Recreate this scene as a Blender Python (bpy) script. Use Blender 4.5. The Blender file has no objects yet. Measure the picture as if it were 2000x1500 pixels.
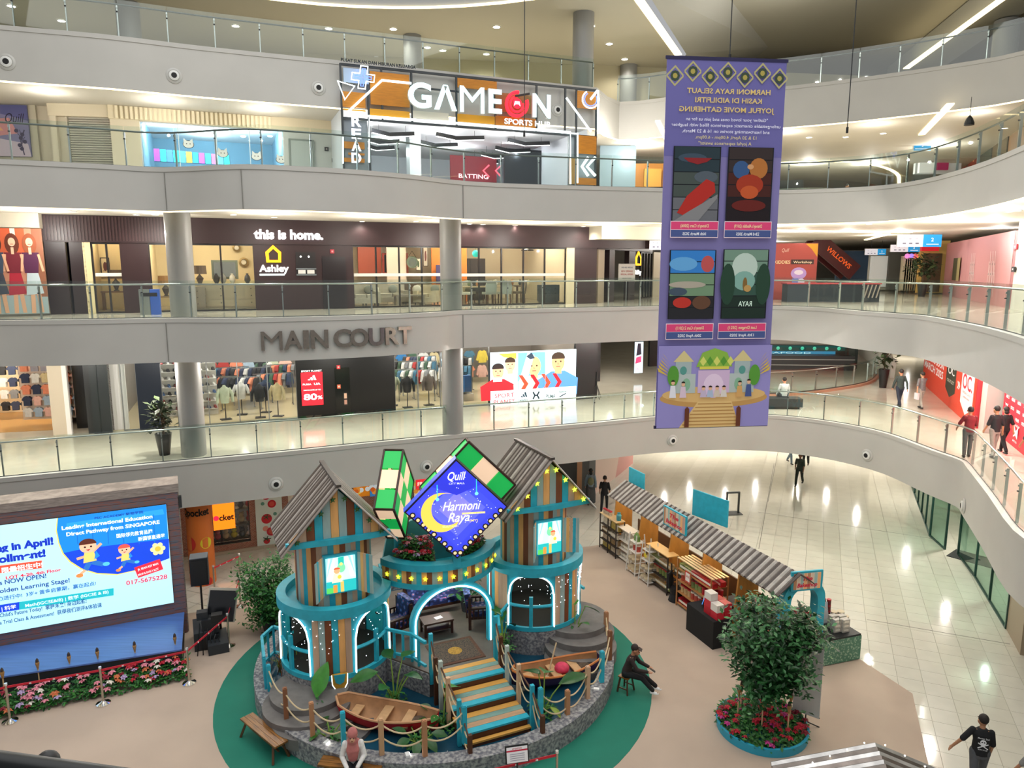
import bpy, math, random
from math import sin, cos, pi, radians, sqrt, atan2
from mathutils import Vector, Matrix
R = random.Random(7)
SC = bpy.context.scene
COL = SC.collection
# ---------------------------------------------------------------- camera, world, exposure
EYE = Vector((0, 0, 10.9)); FPX = 1400.0; PITCH = radians(9.2)
cd = bpy.data.cameras.new('camera'); cam = bpy.data.objects.new('camera', cd); COL.objects.link(cam)
cd.sensor_width = 36; cd.lens = 36 * FPX / 2000; cd.clip_end = 300; cd.clip_start = .05
cam.location = EYE; cam.rotation_euler = (pi / 2 - PITCH, 0, 0); SC.camera = cam
SC.view_settings.view_transform = 'Standard'; SC.view_settings.look = 'None'
SC.view_settings.gamma = 1; SC.view_settings.use_curve_mapping = False
SC.view_settings.exposure = 0.12
W = bpy.data.worlds.new('atrium_daylight'); SC.world = W; W.use_nodes = True
W.node_tree.nodes['Background'].inputs[0].default_value = (.97, .98, 1, 1)
W.node_tree.nodes['Background'].inputs[1].default_value = .40
SC.cycles.max_bounces = 7; SC.cycles.transparent_max_bounces = 24; SC.cycles.diffuse_bounces = 3
SC.cycles.glossy_bounces = 3; SC.cycles.transmission_bounces = 2; SC.cycles.sample_clamp_indirect = 4
SC.cycles.caustics_reflective = False; SC.cycles.caustics_refractive = False
def area(name, loc, rot, sx, sy, power, col=(1, 1, 1)):
 l = bpy.data.lights.new(name, 'AREA'); l.shape = 'RECTANGLE'; l.size = sx; l.size_y = sy; l.energy = power; l.color = col
 o = bpy.data.objects.new(name, l); o.location = loc; o.rotation_euler = rot; COL.objects.link(o); return o
area('skylight', (-2, 12, 24.5), (0, 0, 0), 24, 22, 3300, (1, .99, .96))
# ---------------------------------------------------------------- survey helpers: pixel of the photo -> point on a real plane
_c, _s = cos(PITCH), sin(PITCH)
def ray(x, y):
 u = (x - 1000) / FPX; v = -(y - 750) / FPX
 return Vector((u, _c + v * _s, -_s + v * _c))
def G(x, y, z=0.0):
 r = ray(x, y); return EYE + r * ((z - EYE.z) / r.z)
def PY(x, y, Y):
 r = ray(x, y); return EYE + r * (Y / r.y)
# ---------------------------------------------------------------- materials
_mats = {}
def lin(c):
 if isinstance(c, str):
  c = tuple(int(c[i:i + 2], 16) / 255 for i in (0, 2, 4))
 return tuple(((x + .055) / 1.055) ** 2.4 if x > .04045 else x / 12.92 for x in c)
def mat(col, rough=.55, metal=0., emit=0., noise=0., scale=8., bump=0., spec=.5, two=None, stretch=None):
 key = (col, rough, metal, emit, noise, scale, bump, spec, two, stretch)
 if key in _mats: return _mats[key]
 m = bpy.data.materials.new('paint_' + str(len(_mats))); m.use_nodes = True
 nt = m.node_tree; b = nt.nodes['Principled BSDF']; L = nt.links
 c = lin(col)
 b.inputs['Base Color'].default_value = (*c, 1); b.inputs['Roughness'].default_value = rough
 b.inputs['Metallic'].default_value = metal; b.inputs['Specular IOR Level'].default_value = spec
 if emit:
  b.inputs['Emission Color'].default_value = (*c, 1); b.inputs['Emission Strength'].default_value = emit
 if noise or bump:
  tc = nt.nodes.new('ShaderNodeTexCoord'); n = nt.nodes.new('ShaderNodeTexNoise')
  n.inputs['Scale'].default_value = scale; n.inputs['Detail'].default_value = 5
  if stretch:
   mp = nt.nodes.new('ShaderNodeMapping'); mp.inputs['Scale'].default_value = stretch
   L.new(tc.outputs['Object'], mp.inputs[0]); L.new(mp.outputs[0], n.inputs[0])
  else: L.new(tc.outputs['Object'], n.inputs[0])
  if noise:
   rp = nt.nodes.new('ShaderNodeValToRGB')
   c2 = lin(two) if two else tuple(x * (1 - noise) for x in c)
   rp.color_ramp.elements[0].position = .38; rp.color_ramp.elements[1].position = .64
   rp.color_ramp.elements[0].color = (*c2, 1)
   rp.color_ramp.elements[1].color = (*(c if two else tuple(min(1, x * (1 + noise * .5)) for x in c)), 1)
   L.new(n.outputs[0], rp.inputs[0]); L.new(rp.outputs[0], b.inputs['Base Color'])
   if emit: L.new(rp.outputs[0], b.inputs['Emission Color'])
  if bump:
   bp = nt.nodes.new('ShaderNodeBump'); bp.inputs['Strength'].default_value = bump; bp.inputs['Distance'].default_value = .02
   L.new(n.outputs[0], bp.inputs['Height']); L.new(bp.outputs[0], b.inputs['Normal'])
 _mats[key] = m; return m
def glow(col, s=1.0): return mat(col, .6, emit=s, spec=.2)
def glassmat(tint, refl=1.0, key='g'):
 k = ('glass', tint, refl)
 if k in _mats: return _mats[k]
 m = bpy.data.materials.new('glass_' + str(len(_mats))); m.use_nodes = True; nt = m.node_tree; nt.nodes.clear()
 o = nt.nodes.new('ShaderNodeOutputMaterial'); t = nt.nodes.new('ShaderNodeBsdfTransparent'); g = nt.nodes.new('ShaderNodeBsdfGlossy')
 lw = nt.nodes.new('ShaderNodeLayerWeight'); mx = nt.nodes.new('ShaderNodeMixShader'); pw = nt.nodes.new('ShaderNodeMath'); pw.operation = 'POWER'; pw.inputs[1].default_value = 4
 mu = nt.nodes.new('ShaderNodeMath'); mu.operation = 'MULTIPLY_ADD'; mu.inputs[1].default_value = .40 * refl; mu.inputs[2].default_value = .045 * refl; g.inputs['Roughness'].default_value = .02
 t.inputs[0].default_value = (*tint, 1); L = nt.links
 L.new(lw.outputs['Facing'], pw.inputs[0]); L.new(pw.outputs[0], mu.inputs[0]); L.new(mu.outputs[0], mx.inputs[0]); L.new(t.outputs[0], mx.inputs[1]); L.new(g.outputs[0], mx.inputs[2]); L.new(mx.outputs[0], o.inputs[0])
 _mats[k] = m; return m
GLASS = glassmat((.90, .945, .925)); SHOPGLASS = glassmat((.95, .965, .96), .7)
STEEL = mat('b9bdbc', .28, 1); CHROME = mat('e8e8e8', .08, 1); BLACK = mat('101112', .5); DARK = mat('24272a', .5)
WHITE = mat('e9e7e2', .6); FASCIA = mat('b9b7b1', .55, noise=.04, scale=.6); TEAL = mat('2aadc4', .5, noise=.10, scale=5); NEON = glow('f0ffff', 2.0)
WARM = glow('ffe9b8', 3.0); LAMP = glow('fffaf0', 14)
# ---------------------------------------------------------------- mesh builder
class MB:
 def __init__(s): s.v = []; s.f = []; s.mi = []; s.mats = []; s.m = Matrix(); s.cur = 0
 def use(s, m):
  if m not in s.mats: s.mats.append(m)
  s.cur = s.mats.index(m); return s
 def at(s, x=0, y=0, z=0, rz=0, rx=0, ry=0):
  s.m = Matrix.Translation((x, y, z)) @ Matrix.Rotation(rz, 4, 'Z') @ Matrix.Rotation(rx, 4, 'X') @ Matrix.Rotation(ry, 4, 'Y'); return s
 def add(s, vs, fs):
  o = len(s.v); s.v += [s.m @ Vector(p) for p in vs]
  for f in fs: s.f.append([i + o for i in f]); s.mi.append(s.cur)
  return s
 def box(s, x, y, z, sx, sy, sz, rz=0, rx=0, ry=0):
  "box with base centre x,y,z"
  a, b = sx / 2, sy / 2; q = [(-a, -b, 0), (a, -b, 0), (a, b, 0), (-a, b, 0), (-a, -b, sz), (a, -b, sz), (a, b, sz), (-a, b, sz)]
  if rz or rx or ry:
   M = Matrix.Rotation(rz, 3, 'Z') @ Matrix.Rotation(rx, 3, 'X') @ Matrix.Rotation(ry, 3, 'Y'); q = [M @ Vector(p) for p in q]
  return s.add([(p[0] + x, p[1] + y, p[2] + z) for p in q], [(3, 2, 1, 0), (4, 5, 6, 7), (0, 1, 5, 4), (1, 2, 6, 5), (2, 3, 7, 6), (3, 0, 4, 7)])
 def lathe(s, prof, n=16, x=0, y=0, z=0, a0=0, a1=2 * pi, cap=True):
  full = abs(a1 - a0 - 2 * pi) < 1e-4; k = n if full else n + 1; vs = []
  for r, h in prof:
   for i in range(k):
    a = a0 + (a1 - a0) * i / n; vs.append((x + r * cos(a), y + r * sin(a), z + h))
  fs = []
  for j in range(len(prof) - 1):
   for i in range(n):
    i2 = (i + 1) % k; fs.append((j * k + i, j * k + i2, (j + 1) * k + i2, (j + 1) * k + i))
  if cap and full:
   if prof[0][0] > 1e-4: fs.append(tuple(range(k))[::-1])
   if prof[-1][0] > 1e-4: fs.append(tuple(range((len(prof) - 1) * k, len(prof) * k)))
  return s.add(vs, fs)
 def cyl(s, x, y, z, r, h, n=14, r2=None): return s.lathe([(r, 0), (r if r2 is None else r2, h)], n, x, y, z)
 def ball(s, x, y, z, r, n=10, sz=1., sy=1.):
  k = max(4, n // 2); vs = []; fs = []
  for j in range(k + 1):
   t = pi * j / k
   for i in range(n): a = 2 * pi * i / n; vs.append((x + r * sin(t) * cos(a), y + r * sy * sin(t) * sin(a), z + r * sz * cos(t)))
  for j in range(k):
   for i in range(n): fs.append((j * n + i, (j + 1) * n + i, (j + 1) * n + (i + 1) % n, j * n + (i + 1) % n))
  return s.add(vs, fs)
 def tube(s, pts, r, n=8, close=False, r2=None):
  pts = [Vector(p) for p in pts]; k = len(pts); vs = []; fs = []; up = Vector((0, 0, 1)); prev = None
  for i, p in enumerate(pts):
   d = (pts[(i + 1) % k] - pts[i - 1]) if close else (pts[min(i + 1, k - 1)] - pts[max(i - 1, 0)])
   d.normalize()
   if prev is None: a = d.cross(up) if abs(d.z) < .95 else d.cross(Vector((1, 0, 0)))
   else: a = prev - d * prev.dot(d)
   a.normalize(); prev = a; b = d.cross(a)
   rr = r[i] if isinstance(r, (list, tuple)) else (r if r2 is None else r + (r2 - r) * i / max(1, k - 1))
   for j in range(n): t = 2 * pi * j / n; vs.append(p + (a * cos(t) + b * sin(t)) * rr)
  for i in range(k if close else k - 1):
   i2 = (i + 1) % k
   for j in range(n): fs.append((i * n + j, i * n + (j + 1) % n, i2 * n + (j + 1) % n, i2 * n + j))
  if not close: fs.append(tuple(range(n))[::-1]); fs.append(tuple(range((k - 1) * n, k * n)))
  return s.add(vs, fs)
 def bar(s, a, b, w, h=None):
  "rectangular bar from a to b"
  a, b = Vector(a), Vector(b); h = h or w; d = (b - a).normalized(); sd = d.cross(Vector((0, 0, 1)))
  if sd.length < .05: sd = Vector((1, 0, 0))
  sd.normalize(); up = sd.cross(d); vs = []
  for p in (a, b):
   for i, j in ((-1, -1), (1, -1), (1, 1), (-1, 1)): vs.append(p + sd * (i * w / 2) + up * (j * h / 2))
  return s.add(vs, [(0, 1, 2, 3), (7, 6, 5, 4), (0, 4, 5, 1), (1, 5, 6, 2), (2, 6, 7, 3), (3, 7, 4, 0)])
 def prism(s, poly, z0, z1):
  n = len(poly); vs = [(p[0], p[1], z0) for p in poly] + [(p[0], p[1], z1) for p in poly]
  fs = [tuple(range(n))[::-1], tuple(range(n, 2 * n))] + [(i, (i + 1) % n, n + (i + 1) % n, n + i) for i in range(n)]
  return s.add(vs, fs)
 def plate(s, poly, y0, y1):
  "polygon in local x,z extruded along y (y0 front, y1 back)"
  n = len(poly); vs = [(p[0], y0, p[1]) for p in poly] + [(p[0], y1, p[1]) for p in poly]
  fs = [tuple(range(n)), tuple(range(n, 2 * n))[::-1]] + [(i, n + i, n + (i + 1) % n, (i + 1) % n) for i in range(n)]
  return s.add(vs, fs)
 def strip(s, line, z0, z1):
  k = len(line); z0s = z0 if isinstance(z0, (list, tuple)) else [z0] * k
  vs = [(p[0], p[1], z) for p, z in zip(line, z0s)] + [(p[0], p[1], z1) for p in line]
  return s.add(vs, [(i, i + 1, k + i + 1, k + i) for i in range(k - 1)])
 def mesh(s, name, m=None, smooth=None):
  me = bpy.data.meshes.new(name); me.from_pydata([tuple(p) for p in s.v], [], s.f)
  for q in (s.mats or [m]): me.materials.append(q)
  if s.mats: me.polygons.foreach_set('material_index', s.mi)
  if smooth:
   me.polygons.foreach_set('use_smooth', [True] * len(me.polygons)); me.set_sharp_from_angle(angle=radians(smooth))
  me.update(); return me
 def obj(s, name, m=None, parent=None, smooth=None, **kw):
  o = bpy.data.objects.new(name, s.mesh(name, m, smooth)); COL.objects.link(o)
  if parent: o.parent = parent
  return tag(o, **kw)
def tag(o, label=None, cat=None, group=None, kind=None, loc=None, rz=None):
 for k, v in (('label', label), ('category', cat), ('group', group), ('kind', kind)):
  if v: o[k] = v
 if loc is not None: o.location = loc
 if rz is not None: o.rotation_euler.z = rz
 return o
def thing(name, label, cat, loc=(0, 0, 0), rz=0, group=None, kind=None, parent=None):
 o = bpy.data.objects.new(name, None); COL.objects.link(o); o.empty_display_size = .2
 if parent: o.parent = parent
 return tag(o, label, cat, group, kind, loc, rz)
def dup(o, loc=None, rz=None, label=None, group=None, parent=None, sc=None):
 c = o.copy(); COL.objects.link(c)
 if parent: c.parent = parent
 tag(c, label, None, group, None, loc, rz)
 if sc: c.scale = (sc,) * 3 if not isinstance(sc, tuple) else sc
 for ch in list(o.children): dup(ch, parent=c)
 return c
def again(o, name, parent, loc=(0, 0, 0), rz=0, rx=0, sc=None, m=None):
 "another part that shares the mesh of o"
 c = bpy.data.objects.new(name, o.data if hasattr(o, 'data') else o); COL.objects.link(c); c.parent = parent
 c.location = loc; c.rotation_euler = (rx, 0, rz)
 if sc: c.scale = sc
 return c
# ---------------------------------------------------------------- lettering and prints
ORD = 'first second third fourth fifth sixth seventh eighth ninth tenth eleventh twelfth'.split()
_tc = {}
def tmesh(s, bold=0., spacing=1., shear=0.):
 k = (s, bold, spacing, shear)
 if k in _tc: return _tc[k]
 cu = bpy.data.curves.new('t', 'FONT'); cu.body = s; cu.size = 1; cu.offset = bold; cu.space_character = spacing; cu.shear = shear; cu.resolution_u = 5 if len(s) < 13 else 2
 o = bpy.data.objects.new('t', cu); me = o.to_mesh()
 vs = [tuple(v.co) for v in me.vertices]; fs = [tuple(p.vertices) for p in me.polygons]
 o.to_mesh_clear(); bpy.data.objects.remove(o); bpy.data.curves.remove(cu)
 x0 = min((v[0] for v in vs), default=0); x1 = max((v[0] for v in vs), default=1); y0 = min((v[1] for v in vs), default=0); y1 = max((v[1] for v in vs), default=1)
 _tc[k] = (vs, fs, x0, x1, y0, y1); return _tc[k]
class Print(MB):
 "flat artwork in local x,z; each later shape lies a hair nearer the viewer (-y)"
 def __init__(s, y=-.002, dy=.0012, emit=0., rough=.6): super().__init__(); s.y = y; s.dy = dy; s.e = emit; s.rough = rough; s.xs = lambda p: p
 def c(s, col, e=None):
  e = s.e if e is None else e; s.use(mat(col, s.rough, emit=e, spec=.25)); s.y -= s.dy; return s
 def poly(s, col, pts, e=None):
  s.c(col, e); pts = [s.xs(p) for p in pts]
  return s.add([(x, s.y, z) for x, z in pts], [tuple(range(len(pts)))])
 def rect(s, col, x0, z0, x1, z1, e=None): return s.poly(col, [(x0, z0), (x1, z0), (x1, z1), (x0, z1)], e)
 def disc(s, col, x, z, r, rz=None, n=18, e=None, a0=0, a1=2 * pi):
  rz = rz or r; return s.poly(col, [(x + r * cos(a0 + (a1 - a0) * i / n), z + rz * sin(a0 + (a1 - a0) * i / n)) for i in range(n if a1 - a0 > 6.28 else n + 1)], e)
 def line(s, col, pts, w, e=None):
  for (x0, z0), (x1, z1) in zip(pts, pts[1:]):
   L = sqrt((x1 - x0) ** 2 + (z1 - z0) ** 2) or 1; nx, nz = -(z1 - z0) / L * w / 2, (x1 - x0) / L * w / 2
   s.poly(col, [(x0 + nx, z0 + nz), (x0 - nx, z0 - nz), (x1 - nx, z1 - nz), (x1 + nx, z1 + nz)], e)
  return s
 def text(s, col, t, x, z, size, w=None, al='c', bold=.012, rot=0, e=None, shear=0., mirror=False, ext=0.):
  vs, fs, x0, x1, y0, y1 = tmesh(t, bold, 1., shear); s.c(col, e)
  kx = size if w is None else w / max(1e-6, x1 - x0); ox = {'c': (x0 + x1) / 2, 'l': x0, 'r': x1}[al]; q = []
  for vx, vy, _ in vs:
   px, pz = (vx - ox) * kx * (-1 if mirror else 1), vy * size
   q.append(s.xs((x + px * cos(rot) - pz * sin(rot), z + px * sin(rot) + pz * cos(rot))))
  n = len(q); V = [(a, s.y, b) for a, b in q]
  if ext:
   V += [(a, s.y - ext, b) for a, b in q]; cnt = {}
   for f in fs:
    for i in range(len(f)): e2 = (f[i], f[(i + 1) % len(f)]); cnt[e2] = 1
   F = [tuple(i + n for i in f) for f in fs] + [(a, b, b + n, a + n) for a, b in cnt if (b, a) not in cnt]
   return s.add(V, F)
  return s.add(V, fs)
# ================================================================ THE SETTING
Z1, Z2, Z3, Z4 = 4.6, 9.33, 13.9, 18.3           # floor levels
B1, B2, B3, B4 = 3.02, 7.95, 12.62, 16.68        # undersides of the balcony fronts
def crv(pts, n=3):
 "Catmull-Rom through plan points"
 P = [Vector(p[:2]) for p in pts]; P = [P[0] * 2 - P[1]] + P + [P[-1] * 2 - P[-2]]; out = []
 for i in range(1, len(P) - 2):
  a, b, c, d = P[i - 1:i + 3]
  for k in range(n):
   t = k / n; out.append(.5 * ((2 * b) + (c - a) * t + (2 * a - 5 * b + 4 * c - d) * t * t + (3 * b - a - 3 * c + d) * t ** 3))
 out.append(P[-2]); return out
def off(line, d):
 "shift a plan line; d > 0 away from the atrium"
 out = []
 for i, p in enumerate(line):
  t = (line[min(i + 1, len(line) - 1)] - line[max(i - 1, 0)]).normalized(); out.append(p + Vector((-t.y, t.x)) * d)
 return out
def resample(line, step):
 L = [0]
 for a, b in zip(line, line[1:]): L.append(L[-1] + (b - a).length)
 n = max(1, round(L[-1] / step)); out = []; j = 0
 for i in range(n + 1):
  s = L[-1] * i / n
  while j < len(L) - 2 and L[j + 1] < s: j += 1
  t = (s - L[j]) / max(1e-9, L[j + 1] - L[j]); out.append(line[j].lerp(line[j + 1], min(1, t)))
 return out
V2 = lambda *p: [Vector(q) for q in p]
t1 = [G(x, y, Z1).xy for x, y in [(0, 932), (345, 900), (560, 880), (850, 851), (1140, 826), (1278, 813), (1400, 808), (1500, 810), (1580, 817), (1660, 829), (1740, 847), (1830, 880), (1888, 900), (1905, 917), (1947, 969), (2000, 1039)]]
F1 = off(crv(V2((-27, 15.9), (-19.5, 19.3)) + t1 + V2((12.1, 14.8), (11.3, 11.5))), -.2)
t2 = [G(x, y, B2).xy for x, y in [(0, 716), (180, 713), (330, 708), (480, 708), (600, 703), (740, 696), (860, 686), (905, 680), (1100, 672), (1280, 665), (1400, 662), (1500, 663), (1600, 670), (1660, 680), (1750, 692), (1800, 700), (1880, 728), (1940, 755), (2000, 790)]]
F2 = crv(V2((-28, 20), (-20, 21.2)) + t2 + V2((10, 12.5), (9, 9.5)))
t3 = [G(x, y, Z3).xy for x, y in [(0, 312), (200, 322), (320, 328), (470, 322), (600, 327), (700, 333), (800, 342), (880, 352), (960, 358), (1100, 363), (1250, 367), (1400, 371), (1540, 372), (1700, 365), (1800, 352), (1900, 325), (2000, 285)]]
F3 = crv(V2((-28, 15.5), (-19.5, 18.8)) + t3 + V2((11, 14), (9.5, 10.5)))
t4 = [G(x, y, Z4).xy for x, y in [(0, 50), (200, 68), (400, 92), (640, 117), (800, 133), (1000, 155), (1165, 172), (1210, 200), (1310, 190), (1530, 170), (1700, 150), (1900, 120), (2000, 100)]]
F4 = crv(V2((-28, 19.5), (-20, 22)) + t4[:7], 3)[:-1] + crv(t4[6:] + V2((19, 23), (19.5, 18)), 2)
FLOORM = mat('d8d2c2', .10, noise=.05, scale=1.2, spec=.6)
CEILM = mat('cfc9bb', .7, noise=.03, scale=.5)
FAR = V2((60, 6), (60, 85), (-60, 85), (-60, 10))
def slab(F, z, zb, led, skip=()):
 b = MB(); b.use(FASCIA); b.strip(F, zb, z - .10); b.strip([p for p in off(F, -.025)], z - .12, z + .02)
 for p, q in ((F, off(F, -.025)),):
  k = len(F); b.add([(a.x, a.y, z - .12) for a in p] + [(a.x, a.y, z - .12) for a in q], [(i, k + i, k + i + 1, i + 1) for i in range(k - 1)])
 q1, q2 = off(F, -.025), off(F, .17); k = len(F)
 b.use(mat('d9d7d1', .5)).add([(a.x, a.y, z + .02) for a in q1] + [(a.x, a.y, z + .02) for a in q2], [(i, i + 1, k + i + 1, k + i) for i in range(k - 1)])
 b.obj('balcony_front', None, smooth=40, kind='structure')
 fl = MB().use(FLOORM); pts = off(F, .12) + FAR; fl.add([(p.x, p.y, z) for p in pts], [tuple(range(len(pts)))]); fl.obj('floor', kind='structure')
 pts = off(F, .10) + FAR; c = MB().use(CEILM); c.add([(p.x, p.y, zb + .05) for p in pts], [tuple(range(len(pts)))[::-1]]); c.obj('ceiling', kind='structure')
 if led:
  s = MB().use(WARM); s.strip(off(F, .03), zb - .035, zb + .012); s.strip(off(F, .09)[::-1], zb - .035, zb + .012); k = len(F); p, q = off(F, .03), off(F, .09)
  s.add([(a.x, a.y, zb - .035) for a in p] + [(a.x, a.y, zb - .035) for a in q], [(i, k + i, k + i + 1, i + 1) for i in range(k - 1)])
  s.obj('light_strip', label=led, cat='light strip')
slab(F1, Z1, B1, None); slab(F2, Z2, B2, None)
slab(F3, Z3, B3, 'warm light strip under the balcony front below the game shop storey')
slab(F4, Z4, B4, 'warm light strip under the topmost balcony front')
# straight joints in the balcony fronts
for px, F, z, zb in ((332, F2, Z2, B2), (908, F2, Z2, B2), (322, F3, Z3, B3), (912, F3, Z3, B3), (470, F3, Z3, B3)):
 r = ray(px, 600); p = min(F, key=lambda q: abs(q.x / q.y - r.x / r.y)); MB().use(mat('77756f')).box(p.x, p.y - .012, zb + .02, .018, .03, z - zb - .16, .35).obj('trim_1', kind='structure')
# ground floor: base, joints and tiles laid one by one
TA = radians(-23.2); TU = Vector((cos(TA), sin(TA))); TV = Vector((-TU.y, TU.x)) * -1
TV = Vector((sin(-TA), cos(TA)))                     # long joints run this way
ground = MB().use(mat('a59e8c', .35)).add([(-60, -5, -.012), (60, -5, -.012), (60, 85, -.012), (-60, 85, -.012)], [(0, 1, 2, 3)]).obj('floor', kind='structure')
T0 = G(1902, 1412).xy; tiles = []
for i in range(-46, 60):
 for j in range(-24, 70):
  c = T0 + TU * (i * .61) + TV * (j * .61)
  if c.y > 12 and c.x < 32: tiles.append((c, i, j))
CARPET = [G(x, y).xy for x, y in ((0, 1700), (-500, 1500), (-300, 1150), (140, 1230), (455, 1186), (520, 1140), (800, 1100), (1130, 1070), (1192, 1062), (1640, 1262), (1782, 1355), (1815, 1500), (1840, 1640))]
def inside(p, poly):
 c = False
 for a, b in zip(poly, poly[1:] + poly[:1]):
  if (a.y > p.y) != (b.y > p.y) and p.x < (b.x - a.x) * (p.y - a.y) / (b.y - a.y) + a.x: c = not c
 return c
tm = [mat(c, .09, spec=.6, noise=.03, scale=2) for c in ('dcd7c8', 'd8d3c4', 'dfdacc')]
tile_me = []
for m in tm:
 b = MB().use(m); h = .302; e = .298
 b.add([(-h, -h, -.012), (h, -h, -.012), (h, h, -.012), (-h, h, -.012), (-e, -e, 0), (e, -e, 0), (e, e, 0), (-e, e, 0)], [(4, 5, 6, 7), (0, 1, 5, 4), (1, 2, 6, 5), (2, 3, 7, 6), (3, 0, 4, 7)]); tile_me.append(b.mesh('tile'))
CC = sum(CARPET, Vector((0, 0))) / len(CARPET); CARPET_IN = [CC + (p - CC) * (1 - .7 / (p - CC).length) for p in CARPET]
def infr(p, z=0):
 d = p.y * _c - (z - 10.9) * _s; v = p.y * _s + (z - 10.9) * _c; return d > 0 and abs(p.x / d) < .74 and -.56 < v / d < .02
vis = sorted((t for t in tiles if infr(t[0]) and not inside(t[0], CARPET_IN) and t[0].x > 1), key=lambda t: t[0].length)
near = set(id(t) for t in vis[:300]); rest = MB()
for t in tiles:
 c, i, j = t
 if id(t) in near: again(tile_me[(i * 7 + j * 3) % 3], 'tile', ground, (c.x, c.y, 0), TA + pi / 2 * ((i + j) % 4))
 elif not inside(c, CARPET_IN) and (c.y < 60):
  rest.use(tm[(i * 7 + j * 3) % 3]).at(c.x, c.y, 0, TA); e = .298; rest.add([(-e, -e, 0), (e, -e, 0), (e, e, 0), (-e, e, 0)], [(0, 1, 2, 3)])
rest.obj('tile', parent=ground, kind='stuff')
jm = MB().use(mat('6f6a5e', .5))                     # wide expansion joints
for a, b in (((1693, 1210), (1973, 1258)), ((1480, 1000), (1820, 1052)), ((1500, 980), (1520, 880)), ((1482, 1072), (1512, 905))):
 a, b = G(*a), G(*b); jm.bar((a.x, a.y, .001), (b.x, b.y, .001), .025, .004)
jm.obj('trim_2', kind='structure')
MB().use(mat('bda896', .85, noise=.10, scale=.35, bump=.15)).prism(CARPET, 0, .008).obj('carpet', label='beige carpet laid over the court floor under stage, castle and stall', cat='carpet')
GC = Vector((-2.0, 18.1)); b = MB().use(mat('0f7560', .8, noise=.06, scale=1.5, bump=.1)); b.lathe([(5.72, .008), (5.72, .014), (0.01, .014)], 72, GC.x, GC.y); b.obj('green_carpet', label='round green carpet under the festive castle', cat='carpet')
# round columns
CM = mat('8f8e8b', .45, noise=.03, scale=1)
C1, C2 = Vector((-10.85, 23.78)), Vector((-2.28, 27.05))
for c in (C1, C2):
 for z0, z1 in ((0, B1 + .05), (Z1, B2 + .05), (Z2, B3 + .05)):
  MB().use(CM).cyl(c.x, c.y, z0, .40, z1 - z0, 28).obj('column', smooth=40, kind='structure')
for px, py, r in ((1140, 26, .45), (805, 70, .42), (1228, 128, .45), (248, 5, .45), (1968, 40, .5)):
 p = G(px, py, 21.5); MB().use(mat('8a8b8a', .4)).cyl(p.x, p.y, Z4, r, 21.5 - Z4, 24).obj('column', smooth=40, kind='structure')
# ceiling of the topmost storey with its round opening and light coves
ZC = 21.5; hc = Vector((-4.4, 17.3)); hr = 14.3
arc = [hc + Vector((cos(a), sin(a))) * hr for a in [radians(200 - i * 6) for i in range(0, 24)]]
e0, e1 = G(1230, -28, ZC).xy, G(1325, 106, ZC).xy
b = MB().use(mat('bdb9a8', .7)); pts = [Vector((-60, arc[0].y))] + arc + [Vector((e0.x, arc[-1].y)), e0, e1, Vector((e1.x + 1, 85)), Vector((-60, 85))]
b.add([(p.x, p.y, ZC) for p in pts], [tuple(range(len(pts)))[::-1]]); b.obj('ceiling', kind='structure')
MB().use(mat('b9bcbd', .6)).strip(arc, ZC, ZC + 3).obj('wall_opening', kind='structure')
def cove(line, z, w, label):
 s = MB().use(WARM)
 for a, c in zip(line, line[1:]): s.bar((a.x, a.y, z), (c.x, c.y, z), w, .05)
 return s.obj('light_strip', label=label, cat='light strip')
cove(arc, ZC - .03, .16, 'curved light strip round the opening in the top ceiling')
cove([e0, e1], ZC - .03, .35, 'diagonal light strip in the top ceiling left of the hanging banner')
m1 = MB().use(mat('b4b4ad', .6)); h0, h1 = e0 + Vector((.5, 0)), e1 + Vector((.4, 0)); g0, g1 = e0 + Vector((3.2, 1.5)), e1 + Vector((5.5, 3))
m1.add([(h0.x, h0.y, ZC), (h1.x, h1.y, ZC), (g1.x, g1.y, ZC + 1.2), (g0.x, g0.y, ZC + 1.2)], [(0, 1, 2, 3)]); e3 = Vector((e1.x + 1, 85)); m1.add([(h1.x, h1.y, ZC), (e3.x, e3.y, ZC), (g1.x, 85, ZC + 1.2), (g1.x, g1.y, ZC + 1.2)], [(0, 1, 2, 3)]); m1.obj('ceiling', kind='structure')
MB().use(mat('a9a698', .7)).add([(g0.x, g0.y - 14, ZC + 1.2), (g0.x, g0.y, ZC + 1.2), (g1.x, g1.y, ZC + 1.2), (g1.x, 85, ZC + 1.2), (60, 85, ZC + 1.2), (60, g0.y - 14, ZC + 1.2)], [(5, 4, 3, 2, 1, 0)]).obj('ceiling', kind='structure')
q0, q1 = G(1890, 0, ZC + .6), G(1760, 150, ZC + .6)
MB().use(mat('b9bab4', .6)).bar(q0 + Vector((1, -3, 0)), q1, 1.6, 1.1).obj('beam', kind='structure')
q0, q1 = G(1975, -20, ZC), G(1770, 290 - 160, ZC); cove([q0.xy, q1.xy], ZC - .1, .3, 'light strip along the beam at the upper right')
# back walls that close the storeys
for z0, z1, col in ((0, B1, 'b9aa98'), (Z1, B2, 'c9c2b2'), (Z2, B3, 'cfc8b8'), (Z3, B4, 'c2bba6'), (Z4, 24, 'b3ac90')):
 MB().use(mat(col, .8)).box(0, 75, z0, 130, .2, z1 - z0).obj('wall_back', kind='structure')
 MB().use(mat(col, .8)).box(-42, 44, z0, .2, 80, z1 - z0).obj('wall_left', kind='structure')
 MB().use(mat(col, .8)).box(48, 44, z0, .2, 80, z1 - z0).obj('wall_right', kind='structure')
MB().use(mat('b5ae93', .75)).box(-8, 38.5, Z4, 60, .2, 3.2, radians(8)).obj('wall_back', kind='structure')
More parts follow.
